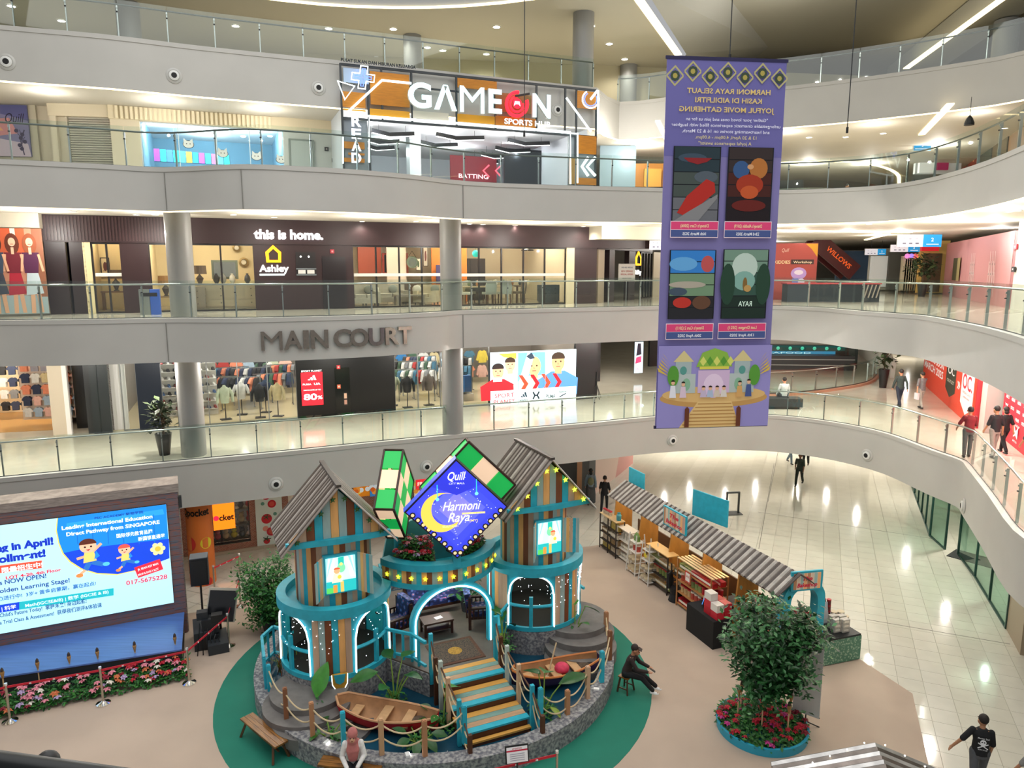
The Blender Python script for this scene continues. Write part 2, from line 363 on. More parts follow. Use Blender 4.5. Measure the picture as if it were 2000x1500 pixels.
# ---------------------------------------------------------------- glass balustrades
def balustrade(line, z, label, step=1.45, h=1.18, rail=STEEL, sel=None):
 t = thing('glass_balustrade', label, 'railing', (line[0].x, line[0].y, z)); o = Vector((line[0].x, line[0].y, z)); P = resample(line, step)
 pm = MB().use(mat('a9b0ae', .35, 1)); pm.box(0, .06, 0, .035, .07, 1.02); pm.box(0, .03, .93, .05, .06, .05); pm.use(DARK).cyl(0, .01, .80, .03, .03, 8); pm = pm.mesh('post')
 for i, p in enumerate(P):
  d = (P[min(i + 1, len(P) - 1)] - P[max(i - 1, 0)]); again(pm, 'post', t, (p.x - o.x, p.y - o.y, 0), atan2(d.y, d.x))
 for a, b in zip(P, P[1:]):
  d = b - a; g = MB().use(GLASS); g.box(d.length / 2, 0, .03, d.length - .02, .014, h - .03); g = g.obj('glass_panel', parent=t, loc=((a.x - o.x), (a.y - o.y), 0), rz=atan2(d.y, d.x))
 hr = resample(off(line, .10), .5); MB().use(rail).tube([(p.x - o.x, p.y - o.y, 1.06) for p in hr], .028, 8).obj('handrail', parent=t, smooth=50)
 MB().use(mat('55585a', .4, .6)).strip([p - Vector((o.x, o.y)) for p in resample(off(line, -.012), .6)], .0, .045).obj('base_channel', parent=t)
 return t
def part(F, x0, x1): return [p for p in off(F, .16) if p.y > 11 and x0 < p.x < x1]
balustrade(part(F1, -21, 16), Z1, 'glass balustrade round the storey of the sports shop')
balustrade(part(F2, -21, 16), Z2, 'glass balustrade with steel handrail in front of the furniture shop')
balustrade(part(F3, -21, 16), Z3, 'glass balustrade below the bright game shop sign', rail=mat('6f7472', .3, .9))
l4 = part(F4, -24, 30); k = min(range(len(l4)), key=lambda i: (l4[i] - t4[6]).length)
balustrade(l4[:k + 1], Z4, 'glass balustrade of the topmost storey above the game shop sign', rail=mat('5f6462', .3, .9))
balustrade(l4[k + 2:], Z4, 'glass balustrade of the topmost storey on the right behind the banner', rail=mat('5f6462', .3, .9))
# handrail in front of the photographer
a, b = G(-250, 1462, 10.43), G(330, 1545, 10.43); t = thing('near_handrail', 'dark handrail with a knob cutting the bottom left corner', 'railing', a)
MB().use(mat('15181a', .35, .5)).tube([(0, 0, 0), b - a], .014, 12).obj('handrail', parent=t, smooth=50)
k = G(92, 1490, 10.41) - a; MB().use(BLACK).ball(k.x, k.y, k.z, .012, 14).obj('knob', parent=t, smooth=50)
# ---------------------------------------------------------------- ceiling lamps
dl = MB(); dl.use(mat('e6e4de', .5)).lathe([(.13, 0), (.13, -.02), (.10, -.02), (.10, .0)], 14, cap=False); dl.use(LAMP).lathe([(.10, -.012), (.001, -.012)], 14); dl = dl.mesh('downlight')
def lamps(pix, z, label, group, sc=1., power=0, col=(1, .93, .82), z2=None):
 for x, y in pix:
  p = G(x, y, z); o = bpy.data.objects.new('downlight', dl); COL.objects.link(o); tag(o, label, 'lamp', group, loc=(p.x, p.y, z)); o.scale = (sc, sc, sc)
  if power:
   l = bpy.data.lights.new('downlight_lamp', 'SPOT'); l.energy = power; l.color = col; l.shadow_soft_size = .12; l.spot_size = radians(150); l.spot_blend = .6
   q = bpy.data.objects.new('downlight_lamp', l); q.location = (p.x, p.y, z - .06); COL.objects.link(q)
lamps([(142, 413), (148, 425), (266, 419), (303, 419), (455, 419), (535, 424), (707, 432), (812, 432), (917, 437), (943, 438), (1006, 440), (1139, 442), (1192, 444), (1215, 444)], B3 + .05, 'small round downlight in the ceiling above the furniture shop', 'downlights above the furniture shop', .9, 90)
lamps([(1668, 437), (1698, 437), (1790, 428), (1970, 413), (1987, 411)], B3 + .05, 'bright downlight in the ceiling above the pink hoarding side', 'downlights at the right of the furniture storey', 1., 110)
lamps([(22, 11), (120, 40), (460, 50), (642, 55), (768, 56), (835, 92), (970, 52), (950, 105), (735, 112), (865, 98), (1155, 50), (1190, 85), (1220, 115), (1245, 140), (1265, 165)], ZC - .01, 'round downlight in the beige ceiling of the top storey', 'downlights of the top storey', 1.5, 200)
lamps([(1652, 267), (1580, 268), (1725, 260)], B4 + .05, 'bright downlight above the right side of the game shop storey', 'downlights right of the game shop', 1.2, 150)
# ================================================================ SHOPS ROUND THE ATRIUM
class Wall:
 "a vertical plane: pixel -> (s along it, z); root Empty for what hangs on it"
 def __init__(s, P0, ang): s.P = Vector((P0[0], P0[1], 0)); s.a = ang; s.u = Vector((cos(ang), sin(ang), 0)); s.n = Vector((-sin(ang), cos(ang), 0))
 def q(s, x, y, d=0):
  r = ray(x, y); P = s.P + s.n * d; t = (P - EYE).dot(s.n) / r.dot(s.n); p = EYE + r * t; return ((p - P).dot(s.u), p.z)
 def w(s, x, d=0, z=0): p = s.P + s.u * x + s.n * d; return Vector((p.x, p.y, z))
 def th(s, name, label, cat, x, z, d=0, group=None): return thing(name, label, cat, s.w(x, d, z), s.a, group)
 def put(s, o, x, d=0, z=0): o.location = s.w(x, d, z); o.rotation_euler.z = s.a; return o
 def box(s, name, col, x0, x1, z0, z1, d0=0, d1=.25, **kw):
  b = MB().use(col if not isinstance(col, str) else mat(col, .5)); b.box((x0 + x1) / 2, (d0 + d1) / 2, z0, x1 - x0, d1 - d0, z1 - z0); o = b.obj(name, **kw); return s.put(o, 0)
def plight(p, e, col=(1, .95, .87), r=.05):  # added point light without a fixture, brightens interiors and walkways
 l = bpy.data.lights.new('fill_light', 'POINT'); l.energy = e; l.color = col; l.shadow_soft_size = r
 o = bpy.data.objects.new('fill_light', l); o.location = p; COL.objects.link(o)
ALU = mat('8d8f8e', .35, .9)
_wn = [0]
def window(Wl, x0, x1, z0, z1, n=1, fr=None, d=.1, g=None, w=.05):
 _wn[0] += 1; fr = fr or mat('1b1a1a', .4); t = thing('window_%d' % _wn[0], None, None, Wl.w(x0, d, z0), Wl.a, kind='structure'); L = x1 - x0; H = z1 - z0
 for i in range(n):
  b = MB().use(g or SHOPGLASS); b.box(L * (i + .5) / n, 0, .04, L / n - .04, .012, H - .08); b.obj('pane', parent=t)
 for i in range(n + 1): MB().use(fr).box(L * i / n, 0, 0, w, .08, H).obj('mullion', parent=t)
 MB().use(fr).box(L / 2, 0, H - w, L, .08, w).box(L / 2, 0, 0, L, .08, w).obj('frame', parent=t)
def shell(Wl, x0, x1, z0, z1, depth, wall, floor, ceil=None):
 b = MB().use(wall if not isinstance(wall, str) else mat(wall, .8)); L = x1 - x0
 b.box((x0 + x1) / 2, depth, z0, L, .1, z1 - z0).box(x0, depth / 2 + .15, z0, .1, depth - .3, z1 - z0).box(x1, depth / 2 + .15, z0, .1, depth - .3, z1 - z0)
 Wl.put(b.obj('wall_interior', kind='structure'), 0)
 f = MB().use(mat(floor, .2)); f.box((x0 + x1) / 2, depth / 2 + .1, z0 + .002, L, depth, .012); Wl.put(f.obj('floor', kind='structure'), 0)
 if ceil: f = MB().use(mat(ceil, .8)); f.box((x0 + x1) / 2, depth / 2 + .2, z1 - .03, L, depth - .2, .02); Wl.put(f.obj('ceiling', kind='structure'), 0)
# ---- garments and display pieces (built once, then copied)
SHIRT = [(-.10, .0), (-.20, -.08), (-.34, -.52), (-.24, -.56), (-.20, -.34), (-.21, -.66), (.21, -.66), (.20, -.34), (.24, -.56), (.34, -.52), (.20, -.08), (.10, .0), (0, -.05)]
_sh = {}
def shirt_mesh(col, short=False):
 if (col, short) not in _sh:
  p = [(x, (z if not short or z > -.5 or abs(x) < .22 else z)) for x, z in SHIRT]
  if short: p = [(-.10, 0), (-.2, -.06), (-.32, -.24), (-.22, -.30), (-.2, -.22), (-.2, -.62), (.2, -.62), (.2, -.22), (.22, -.30), (.32, -.24), (.2, -.06), (.1, 0), (0, -.04)]
  b = MB().use(mat(col, .85, noise=.1, scale=6)).plate(p, -.07, .07); _sh[(col, short)] = b.mesh('garment')
 return _sh[(col, short)]
CN = {'1d1e22': 'black', '2b3550': 'navy', '7a7c80': 'grey', 'd9d9d6': 'white', 'a8322e': 'red', '9fb4c8': 'pale blue', '3f6c86': 'blue', 'e08a6a': 'coral', 'c9b98f': 'sand', '3d5a46': 'green', 'e3b5a8': 'pink', 'b9c3a8': 'sage', 'd8c04a': 'yellow', '8a8a98': 'mauve', '1f6fb0': 'bright blue', '5f5650': 'brown'}
def garment(Wl, col, x, d, z, rot, where, short=False, sc=1., group='garments'):
 o = bpy.data.objects.new('garment', shirt_mesh(col, short)); COL.objects.link(o); o.location = Wl.w(x, d, z); o.rotation_euler.z = Wl.a + rot; o.scale = (sc, 1, sc)
 tag(o, '%s %s %s' % (CN[col], 'T-shirt' if short else 'jacket', where), 'clothes', group)
def rack(Wl, x, d, z0, L, cols, where, rot=0, h=1.45):
 t = thing('clothes_rack', 'steel clothes rack ' + where, 'rack', Wl.w(x, d, z0), Wl.a + rot); b = MB().use(ALU)
 b.bar((-L / 2, 0, h), (L / 2, 0, h), .035); b.obj('rail', parent=t)
 for s in (-1, 1):
  MB().use(ALU).bar((s * L / 2, 0, 0), (s * L / 2, 0, h), .04).bar((s * L / 2, -.25, .03), (s * L / 2, .25, .03), .04).obj('stand', parent=t)
 n = len(cols); u = Vector((cos(Wl.a + rot), sin(Wl.a + rot), 0)); B = Wl.w(x, d, z0)
 for i, c in enumerate(cols):
  o = bpy.data.objects.new('garment', shirt_mesh(c, i % 2 == 1)); COL.objects.link(o); o.location = B + u * (L * ((i + .5) / n - .5)) + Vector((0, 0, h - .02)); o.rotation_euler.z = Wl.a + rot + pi / 2 - .5
  tag(o, '%s %s top on the rack %s' % (ORD[i], CN[c], where), 'clothes', 'clothes on the rack ' + where)
def torso(Wl, x, d, z0, col, where, short=False):
 t = thing('garment_stand', 'display stand wearing a %s top %s' % (CN[col], where), 'display stand', Wl.w(x, d, z0), Wl.a + R.uniform(-.4, .4))
 MB().use(BLACK).box(0, 0, 0, .42, .30, .05).cyl(0, 0, .05, .022, .75, 8).obj('base', parent=t)
 b = MB().use(mat(col, .85, noise=.12, scale=5)); b.lathe([(.16, .72), (.2, .95), (.21, 1.2), (.2, 1.32), (.07, 1.42), (.06, 1.47)], 12)
 for s in (-1, 1): b.tube([(s * .18, 0, 1.33), (s * .29, -.02, 1.1), (s * .31, -.05, .95 if short else .74)], [.075, .07, .055], 8)
 b.obj('top', parent=t, smooth=50)
# ---------------------------------------------------------------- storey 1: sports shop
S1 = Wall((-13.4, 28.0), radians(20.5)); f1 = lambda x, y=770: S1.q(x, y)[0]; zt = B2 + .05
BLK = mat('0c0d10', .25); NVY = mat('0b1626', .3)
for x0, x1, c in ((96, 124, 'cfc3ad'), (124, 133, 'f1efea'), (166, 178, '2b2d2e'), (268, 316, '0b1626'), (580, 772, '0a0a0c'), (1124, 1166, '101317'), (205, 244, 'e6e6e2')):
 S1.box('wall_shopfront', mat(c, .35, spec=.4), f1(x0), f1(x1), Z1, zt, 0 if c != 'e6e6e2' else .3, .25 if c != 'e6e6e2' else .5, kind='structure')
S1.box('wall_shopfront', BLK, f1(130), f1(166), Z1, zt, 1.2, 1.3, kind='structure')
S1.box('door_1', mat('1f2628', .35), f1(178), f1(214), Z1, Z1 + 3.1, -.1, .05, kind='structure'); S1.box('door_2', mat('16201f', .3), f1(192), f1(193.5), Z1, Z1 + 3.1, -.12, -.1, kind='structure')
S1.box('wall_header', BLK, f1(205), f1(1166), Z1 + 2.95, zt, -.02, .28, kind='structure')
for x0, x1, n in ((237, 268, 1), (316, 345, 1), (345, 580, 4), (772, 905, 3), (905, 956, 1)): window(S1, f1(x0), f1(x1), Z1, Z1 + 2.95, n, ALU, w=.04)
shell(S1, f1(212), f1(1166), Z1, zt, 8.5, '7c7670', 'd9cba6', 'e8e6e0')
for k in range(9):
 x = f1(300) + k * 2.2; plight(S1.w(x, 2.0, zt - .35), 95); plight(S1.w(x + 1, 5.5, zt - .35), 80)
cols = list(CN); w_ = 'in the sports shop'
spots = [(420, 3.4, 'near its left window'), (470, 2.9, 'behind the second pane'), (480, 5.2, 'at the back left'), (540, 3.6, 'behind the fourth pane'), (800, 2.8, 'right of the dark panel'), (838, 2.4, 'near the round pillar'), (858, 4.4, 'at the back right'), (925, 3.0, 'beside the blue cases')]
for i, (px, d, wh) in enumerate(spots):
 c = [R.choice(cols[:4] + ['a8322e', '3f6c86', '1d1e22', 'd9d9d6', 'e08a6a', '3d5a46']) for _ in range(9)]; rack(S1, f1(px), d, Z1, 1.7, c, wh + ' ' + w_, R.uniform(-.3, .3), 1.5); rack(S1, f1(px) + .5, d + 1.5, Z1, 1.7, c[::-1], 'in the second line ' + wh, R.uniform(-.3, .3), 1.7)
for px, d, c, wh in ((437, .9, 'b9c3a8', 'first from the left pillar'), (507, .8, '1d1e22', 'behind the third window pane'), (543, .85, 'c9b98f', 'just left of the dark panel'), (803, .8, '1d1e22', 'just right of the dark panel'), (848, 1.0, '5f5650', 'close to the round pillar'), (470, 1.7, 'd9d9d6', 'behind the second pane'), (520, 1.9, '2b3550', 'behind the two front stands'), (780, 1.5, 'b9c3a8', 'at the edge of the dark panel')): torso(S1, f1(px), d, Z1, c, wh, R.random() < .4)
# tall wall fixtures with hanging rows of clothes at the back
for r, (x0, x1) in enumerate(((350, 570), (775, 900), (905, 955))):
 a, b2 = S1.q(x0, 740, 6.5)[0], S1.q(x1, 740, 6.5)[0]; n = max(2, int((b2 - a) / .55))
 side = ('behind the left windows', 'right of the dark panel', 'left of the advert screen')[r]
 for lev in range(3):
  for i in range(n): garment(S1, R.choice(cols), a + (b2 - a) * (i + .5) / n, 6.6 - lev * .05, Z1 + 1.0 + lev * .82, R.uniform(-.2, .2), '%s in %s row, back wall %s' % (ORD[i % 12], ('the lowest', 'the middle', 'the top')[lev], side), i % 2 == 0, 1.05, 'clothes on the back wall ' + side)
# shoe wall at the left
a = f1(312); t = S1.th('shoe_wall', 'white shelf wall full of shoes beside the left pillar', 'shelf', f1(318), Z1, 2.2)
for k in range(8): MB().use(WHITE).box(.8, 0, .3 + k * .33, 2.2, .3, .03).obj('shelf', parent=t)
MB().use(mat('bdb9b0')).box(.8, .18, 0, 2.2, .04, 2.9).obj('back_panel', parent=t)
shoe = MB().use(mat('2a2a30', .6)); shoe.add([(-.05, -.14, 0), (.05, -.14, 0), (.05, .14, 0), (-.05, .14, 0), (-.04, -.13, .05), (.04, -.13, .05), (.04, .1, .12), (-.04, .1, .12)], [(0, 1, 5, 4), (1, 2, 6, 5), (2, 3, 7, 6), (3, 0, 4, 7), (4, 5, 6, 7)]); sm = [shoe.mesh('shoe')]
for c in ('e9e9e6', '8a3b3b', '3c5b8a'):
 q = sm[0].copy(); q.materials.clear(); q.materials.append(mat(c, .6)); sm.append(q)
for k in range(8):
 for i in range(9):
  o = bpy.data.objects.new('shoe', R.choice(sm)); COL.objects.link(o); o.location = S1.w(f1(318) - .2 + i * .25, 2.15, Z1 + .33 + k * .33); o.rotation_euler.z = S1.a + .3
  tag(o, '%s sports shoe from the left on the %s shelf from below by the left pillar' % (ORD[i], ORD[k]), 'shoe', 'shoes on the shelf wall')
for px, c, s in ((918, '1f6fb0', 1), (931, '174f86', 1.1), (912, '6aa7cf', .8)):
 t = S1.th('suitcase', {'1f6fb0': 'bright blue', '174f86': 'large dark blue', '6aa7cf': 'small pale blue'}[c] + ' suitcase left of the advert screen', 'suitcase', f1(px), Z1 + .35, 1.5 + .3 * s)
 MB().use(mat(c, .4)).box(0, 0, .06, .5 * s, .3, .72 * s).obj('case', parent=t); MB().use(BLACK).bar((-.12, .1, .78 * s), (.12, .1, .78 * s), .03).bar((-.12, .1, .7 * s), (-.12, .1, .78 * s), .02).obj('handle', parent=t)
 S1.box('plinth', 'c9c2b0', f1(px) - .3, f1(px) + .3, Z1 + .01, Z1 + .35, 1.4, 2.1, label='pale plinth under the %s suitcase' % {'1f6fb0': 'bright blue', '174f86': 'large dark blue', '6aa7cf': 'small pale blue'}[c], cat='plinth')
# dark panel: sale poster, alarm box, notice
def hang(Wl, name, label, cat, px0, py0, px1, py1, d=0, th=.04, frame='15161a', group=None, back=None):
 "flat panel between two pixels of the wall plane; returns thing, width, height (origin bottom left)"
 (x0, z1), (x1, z0) = Wl.q(px0, py0, d), Wl.q(px1, py1, d); t = thing(name, label, cat, Wl.w(x0, d, z0), Wl.a, group)
 if back: MB().use(mat(back, .4)).box((x1 - x0) / 2, th / 2, 0, x1 - x0, th, z1 - z0).obj('panel', parent=t)
 return t, x1 - x0, z1 - z0
t, w, h = hang(S1, 'sale_poster', 'red lit sale poster on the dark panel of the sports shop', 'poster', 587, 724, 632, 790, -.06, .05, back='1a0507')
p = Print(emit=1.25); p.rect('e8202c', 0, 0, w, h * .94); p.text('ffffff', 'SPORT PLANET', w / 2, h * .955, .1, w=w * .95)
for k in range(3): p.poly('f4f6fa', [(w * (.33 + k * .14), h * .72), (w * (.43 + k * .14), h * .72), (w * (.40 + k * .11), h * (.76 + k * .05)), (w * (.31 + k * .11), h * (.735 + k * .05))])
p.text('ffffff', 'PUMA', w * .27, h * .58, .1, w=w * .4); p.text('ffffff', 'UA', w * .74, h * .58, .12, w=w * .3, bold=.03); p.text('ffffff', 'DISCOUNTS UP TO', w / 2, h * .42, .07, w=w * .8); p.text('dff0ff', '80', w * .40, h * .16, h * .24, w=w * .62, bold=.03); p.text('ffffff', '%', w * .85, h * .17, h * .13, w=w * .22, bold=.03); p.obj('print', parent=t)
for px, py, c, lb in ((661, 717, 'c02028', 'small red alarm box on the dark panel'), (662, 755, 'd06040', 'tiny orange notice on the dark panel below the alarm')):
 t, w, h = hang(S1, 'alarm_box', lb, 'alarm', px - 3.5, py - 3.5, px + 3.5, py + 3.5, -.06, .06, back=c); MB().use(mat('f0d0c8')).box(w / 2, -.005, h * .3, w * .5, .012, h * .4).obj('symbol', parent=t)
t, w, h = hang(S1, 'notice', 'two small pale notices on the dark panel door', 'notice', 671, 767, 679, 792, -.04, .03, back='120c0c')
Print(rough=.5).rect('c9a890', .02, h * .55, w - .02, h * .95).rect('b08878', .02, h * .1, w - .02, h * .45).obj('print', parent=t)
S1.box('door_3', mat('060608', .2), f1(655), f1(684), Z1, Z1 + 2.1, -.03, -.005, kind='structure')
# advert screen
t, w, h = hang(S1, 'advert_screen', 'large lit advert screen with athletes at the sports shop corner', 'screen', 957, 688, 1124, 779, -.12, .1, back='20262c')
_, zb_ = S1.q(957, 792); (x0_, _), (x1_, _) = S1.q(957, 740), S1.q(1123, 740); h = S1.q(957, 688)[1] - zb_; t.location.z = zb_
p = Print(emit=.8); p.rect('d9edf8', 0, 0, w, h)
a = w / 3.2
p.rect('bfe0f2', 0, h * .28, a, h * .97); p.poly('e9d24a', [(a * .3, h * .97), (a * .95, h * .97), (a * .95, h * .86), (a * .5, h * .9)])
def bust(x, z, s, skin, hair, top, bald=False):
 p.poly(top, [(x - s, z - s * 1.5), (x + s, z - s * 1.5), (x + s * 1.05, z - s * .7), (x + s * .35, z - s * .32), (x - s * .35, z - s * .32), (x - s * 1.05, z - s * .7)]); p.rect(skin, x - s * .18, z - s * .45, x + s * .18, z); p.disc(skin, x, z + s * .12, s * .34, s * .46)
 if not bald: p.disc(hair, x, z + s * .32, s * .35, s * .27, a0=-.2, a1=pi + .2); 
 for q in (-.13, .13): p.disc('3a2a22', x + s * q, z + s * .14, s * .04)
 p.line('a05a4a', [(x - s * .1, z - s * .1), (x + s * .1, z - s * .1)], s * .04); p.poly(mixc(skin), [(x - s * .03, z + s * .1), (x + s * .05, z - .0), (x - s * .05, z)])
def mixc(c): return '%02x%02x%02x' % tuple(int(int(c[i:i + 2], 16) * .8) for i in (0, 2, 4))
bust(a * .72, h * .72, h * .3, 'e0b090', '3a2a20', 'b8d4e6'); bust(a * .28, h * .60, h * .33, 'd8a888', '2a2020', 'd8242e'); p.rect('f2f2f2', a * .1, h * .45, a * .42, h * .53)
p.rect('6fb0dc', a, h * .28, 2 * a, h * .97); bust(a * 1.6, h * .66, h * .4, 'dcae7c', '3b2f28', 'b9dcc6', True); p.poly('e6ecf0', [(a * 1.05, h * .45), (a * 1.35, h * .97), (a * 1.6, h * .92), (a * 1.3, h * .4)]); p.poly('2c3c4c', [(a * 1.3, h * .9), (a * 1.5, h * .97), (a * 1.62, h * .86), (a * 1.45, h * .84)])
p.rect('d9f0f8', 2 * a, h * .28, w * .98, h * .97); bust(a * 2.5, h * .72, h * .4, 'd2a078', '3a2c22', '4f86d8'); 
for k in range(4): x = a * (1.02 + .42 * k); p.poly(('e8452e', 'd8202a')[k % 2], [(x, h * .55), (x + a * .14, h * .55), (x + a * .36, h * .38), (x + a * .14, h * .2), (x, h * .2), (x + a * .2, h * .38)])
p.rect('eaf5fb', 0, 0, w, h * .28); p.text('c8404a', 'SPORT', a * .5, h * .15, h * .11, w=a * .7); p.text('c8404a', 'PLANET', a * .5, h * .03, h * .11, w=a * .78)
for k in range(3): p.poly('16303e', [(a * (1.12 + k * .08), h * .13), (a * (1.18 + k * .08), h * .13), (a * (1.15 + k * .065), h * (.16 + k * .035)), (a * (1.09 + k * .065), h * (.145 + k * .035))])
p.text('2c4a4a', 'adidas', a * 1.2, h * .05, h * .07, w=a * .3); p.line('1c2c34', [(a * 1.55, h * .22), (a * 1.62, h * .15), (a * 1.55, h * .08)], h * .03); p.line('1c2c34', [(a * 1.78, h * .22), (a * 1.71, h * .15), (a * 1.78, h * .08)], h * .03); p.line('1c2c34', [(a * 1.6, h * .15), (a * 1.73, h * .15)], h * .025)
p.text('1f3a3a', 'PUMA', a * 2.22, h * .08, h * .1, w=a * .35); p.text('30504a', 'Reebok', a * 2.68, h * .17, h * .06, w=a * .3); p.line('22323a', [(a * 2.55, h * .09), (a * 2.8, h * .15)], h * .02)
for k in (1, 2): p.rect('7fa8b8', a * k - .012, 0, a * k + .012, h * .97)
p.obj('print', parent=t)
# children's clothes shop at the far left
K1 = Wall((-19.0, 27.2), radians(14)); k1 = lambda x, y=770: K1.q(x, y)[0]
shell(K1, k1(-260), k1(97), Z1, zt, 4.5, 'e8d4b4', 'b98d52', 'f0ece2')
for k in range(4): plight(K1.w(k1(90) - 1 - k * 1.6, 1.6, zt - .4), 110, (1, .9, .75))
t = K1.th('display_wall', 'pale display wall at the children\'s clothes shop', 'display', k1(36), Z1 + .25, 1.2); MB().use(mat('d9c8b4')).box(.9, .1, 0, 2.6, .08, 2.3).obj('board', parent=t)
for r in range(5):
 for i in range(7): garment(K1, R.choice(['9fb4c8', 'e3b5a8', 'd9d9d6', 'e08a6a', '2b3550', 'c9b98f', '8a8a98', '9fb4c8']), k1(30) + i * .36, 1.05, Z1 + .78 + r * .46, R.uniform(-.15, .15), 'on children\'s display wall, %s row, %s from left' % (ORD[r], ORD[i]), True, .62, 'children\'s clothes on the display wall')
for r in range(4):
 for i in range(6): garment(K1, R.choice(['1d1e22', '2b3550', 'd9d9d6', '7a7c80']), k1(0) - 1.6 + i * .36, 2.6, Z1 + .8 + r * .5, R.uniform(-.15, .15), 'on children\'s dark rail, %s row, %s from left' % (ORD[r], ORD[i]), True, .6, 'dark children\'s clothes')
# bright passage right of the advert screen
S1.box('wall_passage', mat('e6dcc8', .6), f1(1165), f1(1228), Z1, zt, 6.5, 6.7, kind='structure'); S1.box('wall_passage', mat('15181c', .4), f1(1232), f1(1256), Z1, zt, 4.66, 8, kind='structure')
S1.box('wall_passage', mat('1d1f22', .4), S1.q(1268, 720, 9)[0], S1.q(1300, 720, 9)[0], Z1, zt, 9, 9.2, kind='structure')
for px, d in ((1178, 2.5), (1196, 3.2), (1205, 4.0)):
 t = S1.th('security_gate', 'slim white anti-theft gate in the bright passage, %s' % {1178: 'nearest the dark wall', 1196: 'the middle one', 1205: 'the farthest one'}[px], 'gate', f1(px), Z1, d)
 MB().use(mat('c9c5bb', .4)).tube([(-.28, 0, 0), (-.28, 0, 1.5), (-.2, 0, 1.6), (.2, 0, 1.6), (.28, 0, 1.5), (.28, 0, 0)], .028, 6).bar((-.28, 0, .8), (.28, 0, .8), .03).obj('frame', parent=t); MB().use(mat('b9b5ab')).box(0, 0, 0, .7, .16, .06).obj('foot', parent=t)
t, w, h = hang(S1, 'light_poster', 'narrow lit poster on the black pier of the bright passage', 'poster', 1240, 668, 1255, 728, 4.6, .06, back='101010'); p = Print(emit=1.0); p.rect('cfe4f4', 0, 0, w, h); p.poly('2a2430', [(w * .2, h * .55), (w * .8, h * .6), (w * .7, h * .95), (w * .35, h * .95)]); p.poly('d8406a', [(w * .1, h * .3), (w * .8, h * .35), (w * .8, h * .55), (w * .2, h * .5)]); p.text('d06a7a', 'SALE', w / 2, h * .1, .2, w=w * .7); p.obj('print', parent=t)
for k in range(3): plight(S1.w(f1(1200) + k * 1.5, 2 + k * 2, zt - .4), 120)
# tripod easel left on the walkway
t = thing('tripod', 'black tripod standing on the polished floor right of the advert screen', 'tripod', G(1165, 778, Z1), .3)
for k in range(3): MB().use(BLACK).bar((0, 0, .7), (.35 * cos(k * 2.1 + .5), .35 * sin(k * 2.1 + .5), 0), .025).obj('leg', parent=t)
MB().use(BLACK).bar((0, 0, .65), (0, 0, 1.3), .03).obj('post', parent=t)
# ---------------------------------------------------------------- storey 2: furniture shop
S2 = Wall((-9.5, 27.0), radians(22)); f2 = lambda x, y=540: S2.q(x, y)[0]; zt2 = B3 + .05
BR = mat('2c1a1c', .45, spec=.4); BR2 = mat('24181b', .4)
HZ = S2.q(600, 478)[1]
S2.box('wall_header', BR, f2(88), f2(1265), HZ, zt2, -.05, .3, kind='structure')
for k in range(26):                                   # ribbed cladding on the left end of the header
 pass
rb = MB().use(mat('3a2426', .4))
for k in range(40): rb.box(f2(92) + k * .1, -.065, HZ + .06, .05, .03, zt2 - HZ - .1)
S2.put(rb.obj('wall_ribs', kind='structure'), 0)
for x0, x1, m in ((92, 133, BR2), (140, 170, BR2), (238, 294, BR), (497, 690, BR), (1118, 1165, BR)): S2.box('wall_shopfront', m, f2(x0), f2(x1), Z2, HZ, 0, .25, kind='structure')
S2.box('wall_shopfront', BLK, f2(96), f2(140), Z2, HZ, .7, .8, kind='structure')
S2.box('wall_pier', 'cbbd9e', f2(1106), f2(1121), Z2, HZ, -.03, .25, kind='structure'); S2.box('wall_pier', 'd8c79a', f2(166), f2(181), Z2, HZ, .0, .25, kind='structure')
DK = mat('1a1616', .4)
for x0, x1, n in ((183, 240, 2), (294, 500, 3), (690, 868, 4), (892, 1106, 5)): window(S2, f2(x0), f2(x1), Z2, HZ, n, DK, w=.06)
shell(S2, f2(168), f2(240), Z2, zt2, 3.0, 'e0c893', 'b9a684', 'e6dcc6'); shell(S2, f2(285), f2(510), Z2, zt2, 4.5, 'd9c79c', 'b8aa92', 'dcd3bf')
shell(S2, f2(655), f2(1130), Z2, zt2, 6, 'cfc0a4', 'aa9f8c', 'd8cfbd')
S2.box('wall_interior', 'd77a2c', f2(890), f2(965), Z2 + .02, zt2 - .04, 3.6, 3.7, kind='structure'); S2.box('wall_interior', 'd8c6b0', f2(800), f2(842), Z2 + .02, zt2 - .04, 4.2, 4.3, kind='structure')
S2.box('wall_interior', 'b4502e', f2(746), f2(798), Z2 + 1.2, zt2 - .4, 5.2, 5.3, kind='structure')
for px, d, e in ((210, 1.5, 55), (330, 1.5, 60), (400, 2, 70), (470, 1.6, 60), (720, 1.5, 60), (790, 2.5, 70), (850, 1.5, 60), (920, 2, 70), (985, 2.5, 70), (1050, 1.5, 60), (1090, 3, 60)): plight(S2.w(f2(px), d, zt2 - .35), e * 1.9, (1, .88, .70))
def part2(name, b, m, t, sm=None): return b.obj(name, m, t, smooth=sm)
